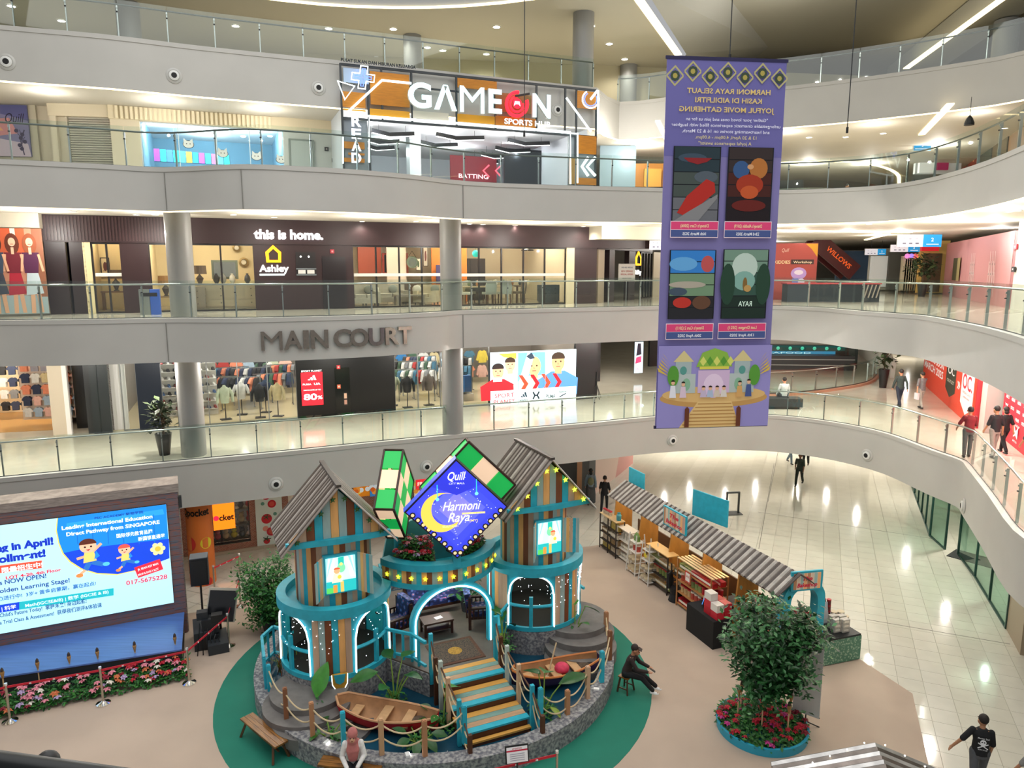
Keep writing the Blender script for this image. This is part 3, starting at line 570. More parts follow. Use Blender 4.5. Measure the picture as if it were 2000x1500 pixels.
def sofa(px, d, L, col, label, rot=0):
 t = thing('sofa', label, 'sofa', S2.w(f2(px), d, Z2 + .02), S2.a + rot); m = mat(col, .9, noise=.06, scale=9)
 MB().use(m).box(0, 0, .12, L, .85, .22).obj('base', parent=t); MB().use(m).box(0, .34, .34, L, .2, .5, rx=-.1).obj('backrest', parent=t)
 for s in (-1, 1): MB().use(m).box(s * (L / 2 - .1), 0, .34, .2, .85, .26).obj('armrest', parent=t)
 for k in range(3): MB().use(m).box(-L / 3 + .05 + k * (L / 3 - .05), -.06, .34, L / 3 - .1, .6, .14).obj('cushion', parent=t)
 for sx in (-1, 1):
  for sy in (-1, 1): MB().use(DK).box(sx * (L / 2 - .1), sy * .35, 0, .05, .05, .12).obj('leg', parent=t)
 for k, c in enumerate(('e8e2d2', '8c8f86')): o = MB().use(mat(c, .9)).ball(0, 0, 0, .2, 10, .9, .4).obj('throw_pillow', label='%s throw pillow on the %s' % (('cream', 'grey green')[k], label.split(' behind')[0]), cat='pillow', smooth=60); o.location = S2.w(f2(px) + (-.4 + .8 * k), d + .1, Z2 + .68)
def dchair(px, d, col, label, rot=0):
 t = thing('dining_chair', label, 'chair', S2.w(f2(px), d, Z2 + .02), S2.a + rot); m = mat(col, .85)
 MB().use(m).box(0, 0, .42, .5, .48, .1).obj('seat', parent=t)
 b = MB().use(m); b.at(0, .22, .5, rx=-.12); b.plate([(-.24, 0), (.24, 0), (.25, .3), (.2, .46), (0, .52), (-.2, .46), (-.25, .3)], -.04, .04); b.obj('backrest', parent=t)
 for sx in (-1, 1):
  for sy in (-1, 1): MB().use(mat('4a2f22')).bar((sx * .21, sy * .2, 0), (sx * .2, sy * .19, .42), .04).obj('leg', parent=t)
def table(px, d, L, Wd, h, col, label):
 t = thing('table', label, 'table', S2.w(f2(px), d, Z2 + .02), S2.a); MB().use(mat(col, .4)).box(0, 0, h - .05, L, Wd, .05).obj('tabletop', parent=t)
 for sx in (-1, 1):
  for sy in (-1, 1): MB().use(mat(col, .4)).box(sx * (L / 2 - .06), sy * (Wd / 2 - .06), 0, .07, .07, h - .05).obj('leg', parent=t)
def cabinet(px, d, L, h, col, label, nd=3):
 t = thing('cabinet', label, 'cabinet', S2.w(f2(px), d, Z2 + .02), S2.a); MB().use(mat(col, .5)).box(0, 0, .06, L, .45, h - .06).box(0, 0, 0, L - .1, .4, .06).obj('body', parent=t)
 for i in range(nd):
  for j in range(3):
   q = MB().use(mat(col, .45)).box(-L / 2 + L * (i + .5) / nd, -.235, .1 + j * (h - .14) / 3, L / nd - .04, .03, (h - .14) / 3 - .03).obj('drawer', parent=t); MB().use(BLACK).ball(-L / 2 + L * (i + .5) / nd, -.26, .1 + (j + .45) * (h - .14) / 3, .02, 6).obj('knob', parent=q)
def lamp(px, d, z, label, shade='6a5a4c'):
 t = thing('table_lamp', label, 'lamp', S2.w(f2(px), d, Z2 + z), S2.a); MB().use(mat('4a4038', .4)).lathe([(.1, 0), (.1, .03), (.05, .06), (.14, .3), (.04, .42), (.02, .5)], 12).obj('base', parent=t, smooth=50); MB().use(mat(shade, .8)).lathe([(.26, .46), (.24, .78)], 16, cap=False).obj('lamp_shade', parent=t)
def pendant(px, d, drop, label, r=.18, col='f5e6c0'):
 z = zt2 - .06; t = thing('pendant_lamp', label, 'lamp', S2.w(f2(px), d, z), S2.a); MB().use(DK).cyl(0, 0, -drop, .01, drop, 6).obj('cord', parent=t); MB().use(mat('3a3632', .4, .5)).lathe([(.03, -drop), (r, -drop - .16), (r, -drop - .2)], 14, cap=False).obj('lamp_shade', parent=t); MB().use(glow(col, 5)).ball(0, 0, -drop - .14, .06, 8).obj('bulb', parent=t)
def picture(px0, py0, px1, py1, d, label, bg, fg, frame='3a3028'):
 t, w, h = hang(S2, 'picture', label, 'picture', px0, py0, px1, py1, d, .03, back=frame); p = Print(rough=.6); m = min(w, h) * .1; p.rect(bg, m, m, w - m, h - m); p.disc(fg, w / 2, h / 2, w * .22, h * .26); p.line(fg, [(w * .3, h * .25), (w * .7, h * .75)], w * .06); p.obj('print', parent=t)
# left room
picture(195, 503, 216, 538, 2.85, 'picture of four dark tiles on the yellow wall by the left door', 'd8c49a', '5a3028', '1c1410')
table(212, 1.8, 1.0, .45, .7, '8a6a48', 'small brown table in the narrow left room'); lamp(212, 1.8, .72, 'dark lamp on the small table in the narrow left room')
# middle room left of the dark panel
cabinet(445, 1.6, 2.2, .95, 'b4a58c', 'long pale sideboard with drawers left of the dark entrance panel', 4); cabinet(365, 1.4, 1.1, .85, '8f8272', 'greyish drawer chest behind the left pillar', 2)
lamp(388, 1.5, .88, 'table lamp with a wide brown shade near the left pillar'); lamp(316, 1.6, .5, 'rounded bronze lamp left of the left pillar', 'a07848')
table(312, 1.6, .9, .6, .5, 'a58b66', 'round edged side table left of the left pillar')
for px, c in ((398, 'dropped glass pendant above the sideboard, left of three'), (414, 'clear pendant above the sideboard, second of three'), (430, 'small pendant above the sideboard, third of three')): pendant(px, 1.5, .45, c, .13)
t, w, h = hang(S2, 'mirror', 'grey framed mirror standing on the long sideboard', 'mirror', 412, 508, 466, 545, 1.9, .05, back='77806f'); MB().use(mat('cfcab8', .08, .9)).box(w / 2, -.01, .08, w - .16, .02, h - .16).obj('glass', parent=t)
for px, py, r, n in ((462, 484, .17, 'upper'), (476, 512, .2, 'lower')):
 x, z = S2.q(px, py, 4.35); t = S2.th('wall_ornament', '%s round bronze ornament on the wall right of the mirror' % n, 'ornament', x, z, 4.35); b = MB().use(mat('8a7444', .4, .6)); b.at(rx=pi / 2); b.lathe([(r, 0), (r, .05), (r * .6, .07), (r * .55, .03)], 16, cap=False); b.obj('ring', parent=t); MB().use(mat('f0e8d0')).at(rx=pi / 2).lathe([(r * .5, .02), (.001, .03)], 14).obj('face', parent=t)
# vases and small things on the sideboard
for px, c, n in ((422, '1f1c1c', 'black'), (436, '8d8d86', 'grey'), (455, 'cfcab8', 'cream'), (486, '3a3a3c', 'charcoal')):
 o = MB().use(mat(c, .4)).lathe([(.06, 0), (.12, .12), (.1, .26), (.04, .34), (.05, .38)], 12).obj('vase', label='%s vase on the long pale sideboard' % c and n + ' vase on the long pale sideboard', cat='vase', smooth=50); o.location = S2.w(f2(px), 1.6, Z2 + .98)
# right of the panel: sofas and pictures
sofa(712, 1.3, 1.6, 'c7bfae', 'grey beige sofa behind the first pane right of the dark panel'); sofa(770, 2.0, 1.9, 'b5ad9c', 'taupe sofa behind the second pane right of the dark panel'); sofa(848, 1.2, 1.0, 'cdbfa4', 'cream armchair close to the right pillar', -.5)
table(810, 1.0, 1.2, .7, .45, '8f8576', 'low coffee table between the taupe sofa and the armchair'); cabinet(838, 2.6, 1.0, .9, '5d4c3e', 'dark brown chest behind the armchair', 2)
for k, a in enumerate(((746, 494, 798, 536, 5.1, 'large picture with an orange sky and dark shapes', '33433c', '1c2422', 'a84a2c'), (812, 504, 822, 528, 4.1, 'slim framed botanical picture above the coffee table', 'e6dcc6', '55694e'), (826, 480, 836, 520, 4.1, 'tall framed picture beside the armchair', 'e9dfcc', '8a5a50'), (700, 508, 714, 526, 5.8, 'small dark picture above the grey beige sofa', '5c5248', '2e2a26'), (852, 500, 862, 520, 5.6, 'black framed picture behind the armchair', '463c34', '241e1a'))): picture(*a)
for px, py, c, n in ((726, 494, '3f7d78', 'teal'), (735, 510, 'b9a14a', 'ochre'), (728, 524, '2f6a8a', 'blue')):
 x, z = S2.q(px, py, 5.9); o = MB().use(mat(c, .4)).at(rx=pi / 2).lathe([(.22, 0), (.18, .05), (.001, .03)], 16).obj('wall_plate', label='%s decorative plate on the wall left of the large picture' % n, cat='plate'); o.location = S2.w(x, 5.9, z); o.rotation_euler.z = S2.a
x, z = S2.q(805, 512, 4.1); t = S2.th('round_mirror', 'round green rimmed wall mirror with a hanging cord', 'mirror', x, z, 4.1); MB().use(mat('5a6a58', .5)).at(rx=pi / 2).lathe([(.27, 0), (.27, .05), (.2, .05)], 20, cap=False).obj('rim', parent=t); MB().use(mat('a9b2a2', .1, .8)).at(rx=pi / 2).lathe([(.21, .02), (.001, .021)], 20).obj('glass', parent=t); MB().use(DK).bar((-.2, 0, .2), (0, 0, .5), .015).bar((.2, 0, .2), (0, 0, .5), .015).obj('cord', parent=t)
# dining area
for i, (px, d, r, l) in enumerate(((922, .9, pi / 2, 'pale armchair seen from its side, leftmost in the dining area'), (945, 2.0, 0, 'grey dining chair at the far side of the table behind the orange wall'), (968, .8, pi, 'grey dining chair with its back to the window, left one'), (1000, .9, pi, 'grey dining chair with its back to the window, right one'), (1034, 1.2, -pi / 2, 'brown dining chair at the right table end'))): dchair(px, d, ('c9c4b4', 'a9a698', 'a3a79c', 'a8aca2', '7a6a58')[i], l, r)
table(975, 1.7, 2.4, .9, .75, 'b9a684', 'pale dining table behind the grey chairs'); table(1030, 2.6, 1.6, .8, .75, '6a5240', 'dark dining table at the back of the dining area')
cabinet(1090, 1.0, .9, .8, '4a5158', 'dark grey chest at the right end of the furniture shop', 2); cabinet(985, 4.8, 1.6, 2.0, '2c2520', 'tall dark display cabinet at the back of the dining area', 2)
pendant(1055, 1.4, .75, 'large metal pendant lamp over the right dining table', .28)
for k in range(4): pendant(1082 + k * 6, 3.2, .5 + .12 * (k % 2), 'small warm pendant in the cluster at the right end, %s' % ('first', 'second', 'third', 'fourth')[k], .09)
o = MB().use(mat('3d3560', .6)).box(0, 0, 0, .95, .08, .85).obj('canvas', label='square purple canvas leaning on the orange wall', cat='picture'); S2.put(o, f2(918), 3.4, Z2 + .85)
o = MB().use(glow('2fb0a0', .8)).ball(0, 0, 0, .16, 14).obj('glass_globe', label='turquoise glass globe hanging beside the orange wall', cat='lamp', smooth=60); o.location = S2.w(f2(963), 2.2, Z2 + 2.2); MB().use(DK).cyl(0, 0, .15, .008, .95, 5).obj('cord', parent=o)
for k in range(10):
 px = 925 + k * 17; o = MB().use(mat(('e9e4d4', '7d8a72', 'b07a4c', '3c3a38', 'd8c6a0')[k % 5], .4)).lathe([(.05, 0), (.09, .08), (.06, .2), (.03, .26)], 10).obj('table_decor', label='%s vase standing along the dining tables, %s from the left' % (('white', 'green', 'copper', 'charcoal', 'sand')[k % 5], ('1st 2nd 3rd 4th 5th 6th 7th 8th 9th 10th'.split())[k]), cat='vase', smooth=50); o.location = S2.w(f2(px), 1.7 if px < 1000 else 2.6, Z2 + .78)
# white ribbon print along the panes
for x0, x1 in ((186, 238), (692, 866), (894, 1104)):
 (a, z), (b_, _) = S2.q(x0, 540), S2.q(x1, 540); o = MB().use(mat('d9d8d0', .6)).box((b_ - a) / 2, 0, 0, b_ - a, .006, .12).obj('window_band', label='pale warning band on the furniture shop panes at %s' % ('the narrow left room', 'the sofa side', 'the dining side')[(x0 > 500) + (x0 > 880)], cat='window band'); S2.put(o, a, .06, z)
# lettering and logo
t = S2.th('shop_sign', 'glowing white words this is home on the dark header', 'sign', *S2.q(496, 466)[:1], S2.q(496, 466)[1], -.12); L = S2.q(630, 466)[0] - S2.q(496, 466)[0]; p = Print(emit=2.2); p.text('ffffff', 'this is home.', L / 2, 0, .47, w=L, bold=.035, ext=.05); p.obj('lettering', parent=t)
x0, z0 = S2.q(507, 536, -.05); x1, z1 = S2.q(562, 488, -.05); w, h = x1 - x0, z1 - z0; t = S2.th('shop_logo', 'lit orange house outline with white name beside the entrance', 'sign', x0, z0, -.05); p = Print(emit=1.6); a = w * .5
p2 = MB().use(glow('ffb21e', 1.6)); q = [(a - .26, .44), (a + .26, .44), (a + .28, .82), (a, 1.08), (a - .28, .82)]; q2 = [(a - .16, .53), (a + .16, .53), (a + .17, .78), (a, .94), (a - .17, .78)]
n = 5; vs = [(x, -.05, z) for x, z in q] + [(x, -.05, z) for x, z in q2] + [(x, 0, z) for x, z in q]
p2.add(vs, [(i, (i + 1) % 5, 5 + (i + 1) % 5, 5 + i) for i in range(5)] + [((i + 1) % 5, i, 10 + i, 10 + (i + 1) % 5) for i in range(5)]); p2.obj('house_outline', parent=t)
p.text('ffffff', 'Ashley', a, .1, .36, w=w, bold=.02, ext=.04); p.rect('e8f4f4', 0, -.04, w * .85, .02); p.obj('lettering', parent=t)
for px, py, lb in ((649, 491, 'small red alarm box on the dark entrance panel of the furniture shop'),): t, w, h = hang(S2, 'alarm_box', lb, 'alarm', px - 4, py - 4, px + 4, py + 4, -.06, .06, back='b02838'); MB().use(mat('e0a0a0')).box(w / 2, -.005, h * .3, w * .4, .012, h * .4).obj('symbol', parent=t)
t, w, h = hang(S2, 'display_niche', 'dark glass niche with two small white trays beside the logo', 'display', 577, 492, 618, 538, -.02, .06, back='161214')
for k in (0, 1): MB().use(mat('d8d6d2')).box(w * (.27 + .45 * k), -.03, h * .08, w * .36, .08, h * .16).obj('tray', parent=t)
MB().use(mat('6c7478')).box(w / 2, -.02, 0, w, .07, h * .06).box(w / 2, -.02, h * .26, w, .07, h * .05).obj('shelf', parent=t)
for k in (0, 1): MB().use(LAMP).ball(w * (.25 + .4 * k), -.02, h * .8, .03, 6).obj('spot', parent=t)
S2.box('door_4', mat('1c1416', .3), f2(630), f2(676), Z2, Z2 + 2.0, -.03, 0, kind='structure')
# right corner: second entrance, turned away
S2b = Wall(S2.w(f2(1165))[:2], radians(58)); g2 = lambda x, y=540: S2b.q(x, y)[0]
S2b.box('wall_header', BR, 0, g2(1272), HZ - .05, zt2 - .5, -.05, .3, kind='structure')
for x0, x1, m in ((1168, 1180, mat('8a7a66')), (1190, 1200, BR2), (1228, 1240, BR2), (1276, 1300, mat('a59a86'))): S2b.box('wall_shopfront', m, g2(x0), g2(x1), Z2, HZ - .05, 0, .25, kind='structure')
S2b.box('wall_shopfront', mat('3a2e2a', .5), g2(1180), g2(1275), Z2, HZ, 2.2, 2.3, kind='structure'); window(S2b, g2(1254), g2(1276), Z2, HZ - .05, 4, DK, w=.08)
x0, z0 = S2b.q(1239, 542, -.4); x1, z1 = S2b.q(1252, 490, -.4); t = S2b.th('shop_logo', 'second lit house logo turned side-on near the hanging banner', 'sign', x0, z0, -.4); w = x1 - x0; h = z1 - z0; p2 = MB().use(glow('ffb21e', 1.6)); p2.at(0, 0, h * .45); a = w / 2; s = w * .42; q = [(a - s, 0), (a + s, 0), (a + s, .4), (a, .68), (a - s, .4)]; s *= .6; q2 = [(a - s, .09), (a + s, .09), (a + s, .36), (a, .54), (a - s, .36)]; p2.add([(x, -.05, z) for x, z in q] + [(x, -.05, z) for x, z in q2] + [(x, 0, z) for x, z in q], [(i, (i + 1) % 5, 5 + (i + 1) % 5, 5 + i) for i in range(5)] + [((i + 1) % 5, i, 10 + i, 10 + (i + 1) % 5) for i in range(5)]); p2.obj('house_outline', parent=t); p = Print(emit=1.6); p.text('ffffff', 'Ashley', a, h * .12, .3, w=w, bold=.02, ext=.04); p.obj('lettering', parent=t)
S2.box('wall_bulkhead', mat('c4bca8', .7), f2(1148), f2(1148) + 7, zt2 - .55, zt2, -1.2, -.06, kind='structure')
p0 = G(1228, 548, Z2 + 1.0) if False else PY(1224, 549, 29.5); t = thing('notice_stand', 'pale notice board on a stand beside the second logo', 'sign', (p0.x, p0.y, Z2), radians(15)); hh = p0.z - Z2; p = Print(rough=.6); p.rect('d9d2c6', -.36, hh, .36, hh + .68); p.text('44506a', 'WE ARE HIRING', 0, hh + .52, .08, w=.5); p.text('b0483a', 'NEW OPENING', 0, hh + .36, .1, w=.5); p.text('b0483a', 'SPECIAL OFFERS', 0, hh + .24, .09, w=.55); p.text('444444', 'see you in store', 0, hh + .1, .06, w=.4)
p.obj('print', parent=t); MB().use(mat('b8b2a6')).box(0, .012, hh, .74, .02, .7).obj('board', parent=t); MB().use(STEEL).cyl(0, .03, 0, .018, hh + .1, 8).cyl(0, .03, 0, .18, .02, 16).obj('stand', parent=t)
# left: wall poster with two strollers
t, w, h = hang(S2, 'wall_poster', 'large wall poster of two women walking at the far left', 'poster', -60, 444, 97, 612, -.6, .08, back='8a6a58'); p = Print(rough=.55)
p.rect('b9826a', 0, 0, w, h); p.rect('d8b49a', 0, h * .55, w * .55, h * .95); p.rect('c05a3a', w * .3, h * .7, w * .75, h); p.rect('9fb0b4', 0, 0, w, h * .22); p.rect('e6d6c4', w * .55, h * .25, w * .62, h); p.rect('8a5a44', w * .85, h * .2, w, h)
def stroller(x, top, bot, hair, s):
 p.poly('d9a888', [(x - .1 * s, 0.02), (x + .02 * s, .02), (x + .06 * s, h * .4), (x - .06 * s, h * .4)]); p.poly('d9a888', [(x + .14 * s, 0.04), (x + .25 * s, .04), (x + .18 * s, h * .4), (x + .05 * s, h * .4)])
 p.poly(bot, [(x - .2 * s, h * .22), (x + .3 * s, h * .24), (x + .18 * s, h * .5), (x - .12 * s, h * .5)]); p.disc(hair, x + .02 * s, h * .82, .2 * s, .34 * s); p.poly(top, [(x - .18 * s, h * .48), (x + .2 * s, h * .48), (x + .26 * s, h * .72), (x - .22 * s, h * .72)]); p.line('d9a888', [(x - .2 * s, h * .7), (x - .26 * s, h * .5)], .07 * s); p.line('d9a888', [(x + .24 * s, h * .7), (x + .34 * s, h * .5)], .07 * s); p.disc('e0b498', x + .02 * s, h * .84, .1 * s, .14 * s); p.rect('e0b498', x - .02 * s, h * .7, x + .06 * s, h * .78); p.line('a0443a', [(x - .02 * s, h * .815), (x + .06 * s, h * .815)], .02)
stroller(w * .55, '6a2530', 'a02a3a', '5a2c20', 1.0); stroller(w * .8, '4a2440', 'b9c6cc', '8a4a30', 1.0); stroller(w * .3, '3a4658', '3a3f4c', '2a201c', 1.0); p.obj('print', parent=t)
S2.box('wall_left', mat('c3bba9', .7), f2(-200), f2(94), S2.q(50, 446)[1], zt2, -.55, .3, kind='structure')
# bin against the shop
t = S2.th('litter_bin', 'steel and blue litter bin in front of the furniture shop', 'bin', f2(300, 600), Z2, -1.2); MB().use(mat('9a9d98', .3, .7)).box(-.15, 0, 0, .32, .4, .85).obj('body', parent=t); MB().use(mat('2f55a8', .4)).box(.17, 0, 0, .3, .4, .85).obj('blue_body', parent=t, label='blue recycling half'); MB().use(DK).box(0, -.205, .62, .5, .01, .12).obj('slot', parent=t)
# MAIN COURT letters on the balcony front, one by one
tot = [(510, 'M', 552), (554, 'A', 590), (592, 'I', 603), (607, 'N', 641), (651, 'C', 686), (683, 'O', 719), (719, 'U', 749), (751, 'R', 778), (776, 'T', 802)]
t = thing('court_lettering', 'brushed metal words MAIN COURT on the balcony front', 'sign', (0, 0, 8.62)); MT = mat('8d8378', .22, .85, noise=.12, scale=14)
for i, (xa, ch, xb) in enumerate(tot):
 ym = 673 - (xa - 510) * .042
 def onF(px):
  r = ray(px, ym); best = min(range(len(F2) - 1), key=lambda k: abs((F2[k].x + F2[k + 1].x) / (F2[k].y + F2[k + 1].y) - r.x / r.y)); a, b = F2[best], F2[best + 1]; dd = b - a; tt = (a.x * r.y - a.y * r.x) / (dd.y * r.x - dd.x * r.y); return a + dd * tt
 a, b = onF(xa), onF(xb); d = b - a; vs, fs, x0, x1, y0, y1 = tmesh(ch, 0 if ch == 'M' else .03); L = d.length; H = .60; n = len(vs); m = MB().use(MT)
 V = [((v[0] - x0) / (x1 - x0) * L, -.10, (v[1] - y0) / (y1 - y0) * H - H / 2) for v in vs]; cnt = set((f[k], f[(k + 1) % len(f)]) for f in fs for k in range(len(f)))
 m.add(V + [(v[0], -.03, v[2]) for v in V], list(fs) + [(e[1], e[0], e[0] + n, e[1] + n) for e in cnt if (e[1], e[0]) not in cnt]); o = m.obj('letter', parent=t); o.location = (a.x, a.y, 0); o.rotation_euler.z = atan2(d.y, d.x)
# round air nozzles in the balcony fronts
nz = MB(); nz.use(mat('b9b8b3', .4)).at(rx=pi / 2).lathe([(.25, 0), (.25, .02), (.19, .05), (.15, .03), (.12, .02)], 22, cap=False); nz.use(mat('d8d8d4', .35)).lathe([(.17, .0), (.16, .08), (.09, .10)], 20, cap=False); nz.use(mat('08080a', .6)).lathe([(.10, .09), (.001, .06)], 18); nz = nz.mesh('air_nozzle', smooth=40)
for F, pts, zz in ((F1, ((539, 945, 'left of the castle roof'), (833, 911, 'behind the diamond sign'), (1313, 860, 'below the hanging banner'), (1694, 889, 'at the right bend'), (1883, 988, 'far right near the glass')), 'lowest balcony front'), (F4, ((13, 121, 'at the left edge'), (340, 148, 'above the lit glass shop'), (622, 172, 'left of the triangle sign'), (1088, 215, 'inside the game sign')), 'topmost balcony front')):
 for px, py, wh in pts:
  r = ray(px, py); k = min(range(len(F) - 1), key=lambda k: abs((F[k].x + F[k + 1].x) / max(1, F[k].y + F[k + 1].y) - r.x / r.y) + (100 if F[k].y < 8 else 0)); a, b = F[k], F[k + 1]; d = b - a; tt = (a.x * r.y - a.y * r.x) / (d.y * r.x - d.x * r.y); p = a + d * tt; z = EYE.z + r.z * p.y / r.y
  o = bpy.data.objects.new('air_nozzle', nz); COL.objects.link(o); tag(o, 'round air nozzle in the %s %s' % (zz, wh), 'vent', 'round air nozzles', loc=(p.x, p.y, z)); o.rotation_euler.z = atan2(d.y, d.x)
# ---------------------------------------------------------------- storey 3: game shop portal
A4 = G(640, 117, Z4).xy; B4p = G(1165, 172, Z4).xy; S3 = Wall(A4, atan2(B4p.y - A4.y, B4p.x - A4.x)); D3 = -.28
q3 = lambda x, y, d=D3: S3.q(x, y, d)
GP = thing('game_shop_portal', 'large square portal with orange panels and glowing GAMEON letters', 'shop portal', S3.w(0, D3), S3.a)
ORG = mat('c07a14', .45, noise=.12, scale=3, stretch=(1, 1, 8)); GRY = mat('8f9698', .5); BEAM = mat('33383c', .4)
xl, xr = q3(668, 220)[0], q3(1166, 260)[0]; zt3 = q3(668, 127)[1]; zt3r = q3(1165, 172)[1]; ztop = (zt3 + zt3r) / 2; xo0, xo1 = q3(722, 290)[0], q3(1110, 300)[0]; zo = (q3(722, 237)[1] + q3(1110, 262)[1]) / 2
def ppan(px0, py0, px1, py1, m, d=0, th=.05, name='panel'):
 (a, z1), (b_, z0) = q3(px0, py0), q3(px1, py1); MB().use(m).box((a + b_) / 2, d, z0, b_ - a, th, z1 - z0).obj(name, parent=GP)
LB = mat('a9bdd0', .4)
for a in ((670, 132, 720, 165, LB), (668, 178, 714, 212, ORG), (722, 139, 800, 210, ORG), (722, 212, 800, 232, mat('d89a1c', .4)), (670, 212, 714, 218, mat('d89a1c', .4)), (893, 152, 970, 178, ORG), (893, 222, 966, 243, mat('d89a1c', .4)), (967, 226, 1046, 250, mat('b87412', .4)), (1127, 177, 1164, 214, ORG), (1127, 264, 1164, 302, ORG), (1127, 347, 1164, 362, ORG), (806, 216, 876, 236, mat('d9d2c0', .5)), (967, 180, 1046, 224, mat('8a6a3c', .5)), (1112, 308, 1126, 360, mat('a07a3c'))): ppan(*a)
for a in ((672, 276, 712, 292), (680, 298, 712, 304), (672, 308, 712, 318)): ppan(*a, ORG)
bm = MB().use(BEAM)
for px in (668, 720, 747, 805, 892, 968, 1048, 1104, 1126, 1165):
 a, _ = q3(px, 220); top = ztop; bot = zo if 725 < px < 1105 else Z3 + .03; bm.box(a, .02, bot, .07, .07, top - bot)
bm.box((xl + xr) / 2, .02, ztop - .07, xr - xl, .08, .08).box((xl + xr) / 2, .02, zo - .03, xr - xl, .08, .08); bm.box((q3(805, 165)[0] + q3(892, 175)[0]) / 2, .02, ztop - .62, 2.0, .07, .06); bm.obj('frame', parent=GP)
nb = MB().use(NEON)
def neon(pts, r=.032, close=False, d=-.10, name='neon_line', m=None):
 P = []
 for x, y in pts: s, z = q3(x, y); P.append((s, d, z))
 MB().use(m or NEON).tube(P, r, 6, close).obj(name, parent=GP)
neon([(676, 222), (745, 158), (802, 164)], .045); neon([(720, 318), (720, 228), (1112, 259), (1112, 360)], .04); neon([(676, 224), (1124, 262)], .03); neon([(1104, 192), (1152, 258)], .04); neon([(1166, 178), (1166, 262)], .035); neon([(669, 268), (669, 320)], .03); neon([(1126, 260), (1126, 358)], .03)
neon([(657, 162), (690, 172), (671, 198)], .035, True, -.3, 'neon_triangle')
def plus(cx, cy, r, w): return [(cx - w, cy - r), (cx + w, cy - r), (cx + w, cy - w), (cx + r, cy - w), (cx + r, cy + w), (cx + w, cy + w), (cx + w, cy + r), (cx - w, cy + r), (cx - w, cy + w), (cx - r, cy + w), (cx - r, cy - w), (cx - w, cy - w)]
rp = lambda L, a, cx, cy: [(cx + (x - cx) * cos(a) - (y - cy) * sin(a), cy + (x - cx) * sin(a) + (y - cy) * cos(a)) for x, y in L]
neon(rp(plus(706, 155, 22, 7), .12, 706, 155), .025, True, -.3, 'neon_plus'); neon(rp(plus(706, 155, 17, 2.5), .12, 706, 155), .02, True, -.3, 'neon_plus', glow('5a78ff', 2.5))
neon([(1147 + 16 * cos(a), 197 + 17 * sin(a)) for a in [radians(-30 + k * 15) for k in range(0, 19)]], .03, False, -.3, 'neon_power'); neon([(1147, 197), (1160, 180)], .05, False, -.3, 'neon_power'); neon([(1147 + 12 * cos(a), 197 + 13 * sin(a)) for a in [radians(-30 + k * 15) for k in range(0, 19)]], .02, False, -.3, 'neon_power', glow('5a78ff', 2.5))
for k in (0, 14): neon([(1146 - k, 308), (1128 + 6 - k * .3, 326), (1146 - k, 344)] if k == 0 else [(1160, 308), (1144, 326), (1160, 344)], .06, False, -.12, 'neon_chevron')
def sign_text(txt, x0, y0, x1, y1, yt, emit, bold, col='ffffff', ext=.12, d=-.25, name='lettering', rot=None):
 (a, z0), (b_, z1) = q3(x0, y0), q3(x1, y1); H = q3(x0, yt)[1] - z0; vs, fs, u0, u1, v0, v1 = tmesh(txt, bold); sl = (z1 - z0) / (b_ - a) * 0
 m = MB().use(glow(col, emit)); n = len(vs); V = [(a + (v[0] - u0) / (u1 - u0) * (b_ - a), d - ext, z0 + (v[1] - v0) / (v1 - v0) * H) for v in vs]; cnt = set((f[k], f[(k + 1) % len(f)]) for f in fs for k in range(len(f)))
 m.add(V, fs); m.use(mat('d0d8d8', .5)).add(V + [(p[0], d, p[2]) for p in V], [(e[1], e[0], e[0] + n, e[1] + n) for e in cnt if (e[1], e[0]) not in cnt]); m.obj(name, parent=GP)
for ch, x0, x1, yb, yt in (('G', 793, 838, 213, 163), ('Λ', 843, 887, 217, 168), ('M', 893, 940, 222, 171), ('E', 948, 974, 224, 177), ('N', 1033, 1068, 232, 186)): sign_text(ch, x0, yb, x1, yb, yt, 1.0, 0 if ch == 'M' else .03, 'd9fbff', name='letter')
RED = glow('ff2a3a', 1.6); s0, z0 = q3(1003, 205); 
neon([(1003 + 20 * cos(a), 207 + 23 * sin(a)) for a in [radians(-20 + k * 12) for k in range(0, 26)]], .07, False, -.35, 'red_ring', RED); neon([(1003 + 13 * cos(a), 207 + 15 * sin(a)) for a in [radians(-5 + k * 12) for k in range(0, 24)]], .05, False, -.35, 'red_ring', RED)
x, z = q3(1003, 206); p = Print(-.38, emit=1.4); p.disc('e8243a', x, z, .2); p.poly('f4f4f6', [(x - .14, z - .1), (x - .1, z + .08), (x + .1, z + .08), (x + .14, z - .1), (x + .06, z - .03), (x - .06, z - .03)]); p.obj('controller_badge', parent=GP); MB().use(mat('1a0a10', .4)).bar((x - .1, -.42, z + .25), (x + .5, -.42, z + .4), .07).obj('badge_bar', parent=GP)
sign_text('SPORTS HUB', 981, 244, 1070, 249, 233, 1.1, .02, ext=.05, d=-.2)
for i, ch in enumerate('READ'): sign_text(ch, 685, 249 + i * 23.5, 704, 249 + i * 23.5, 229 + i * 23.5, 1.15, .035, 'e8ecff', .06, -.15, 'letter')
(a, z0), (b_, _) = q3(665, 128), q3(810, 140); p = Print(-.12, rough=.5); p.text('202a36', 'PUSAT SUKAN DAN HIBURAN KELUARGA', (a + b_) / 2, ztop + .03, .16, w=b_ - a, ext=.03); p.obj('lettering', parent=GP)
for x_, w_ in (((xl + xo0) / 2, xo0 - xl - .1), ((xr + xo1) / 2, xr - xo1 - .1)): MB().use(mat('868e94', .5)).box(x_, .12, Z3 + .02, w_, .1, zo - Z3 - .05).obj('pillar', parent=GP)
zt3i = B4 + .05
shell(S3, xl + .1, xr - .1, Z3, zt3i, 11, 'd5dbe2', '9a9a98', 'e8eaec')
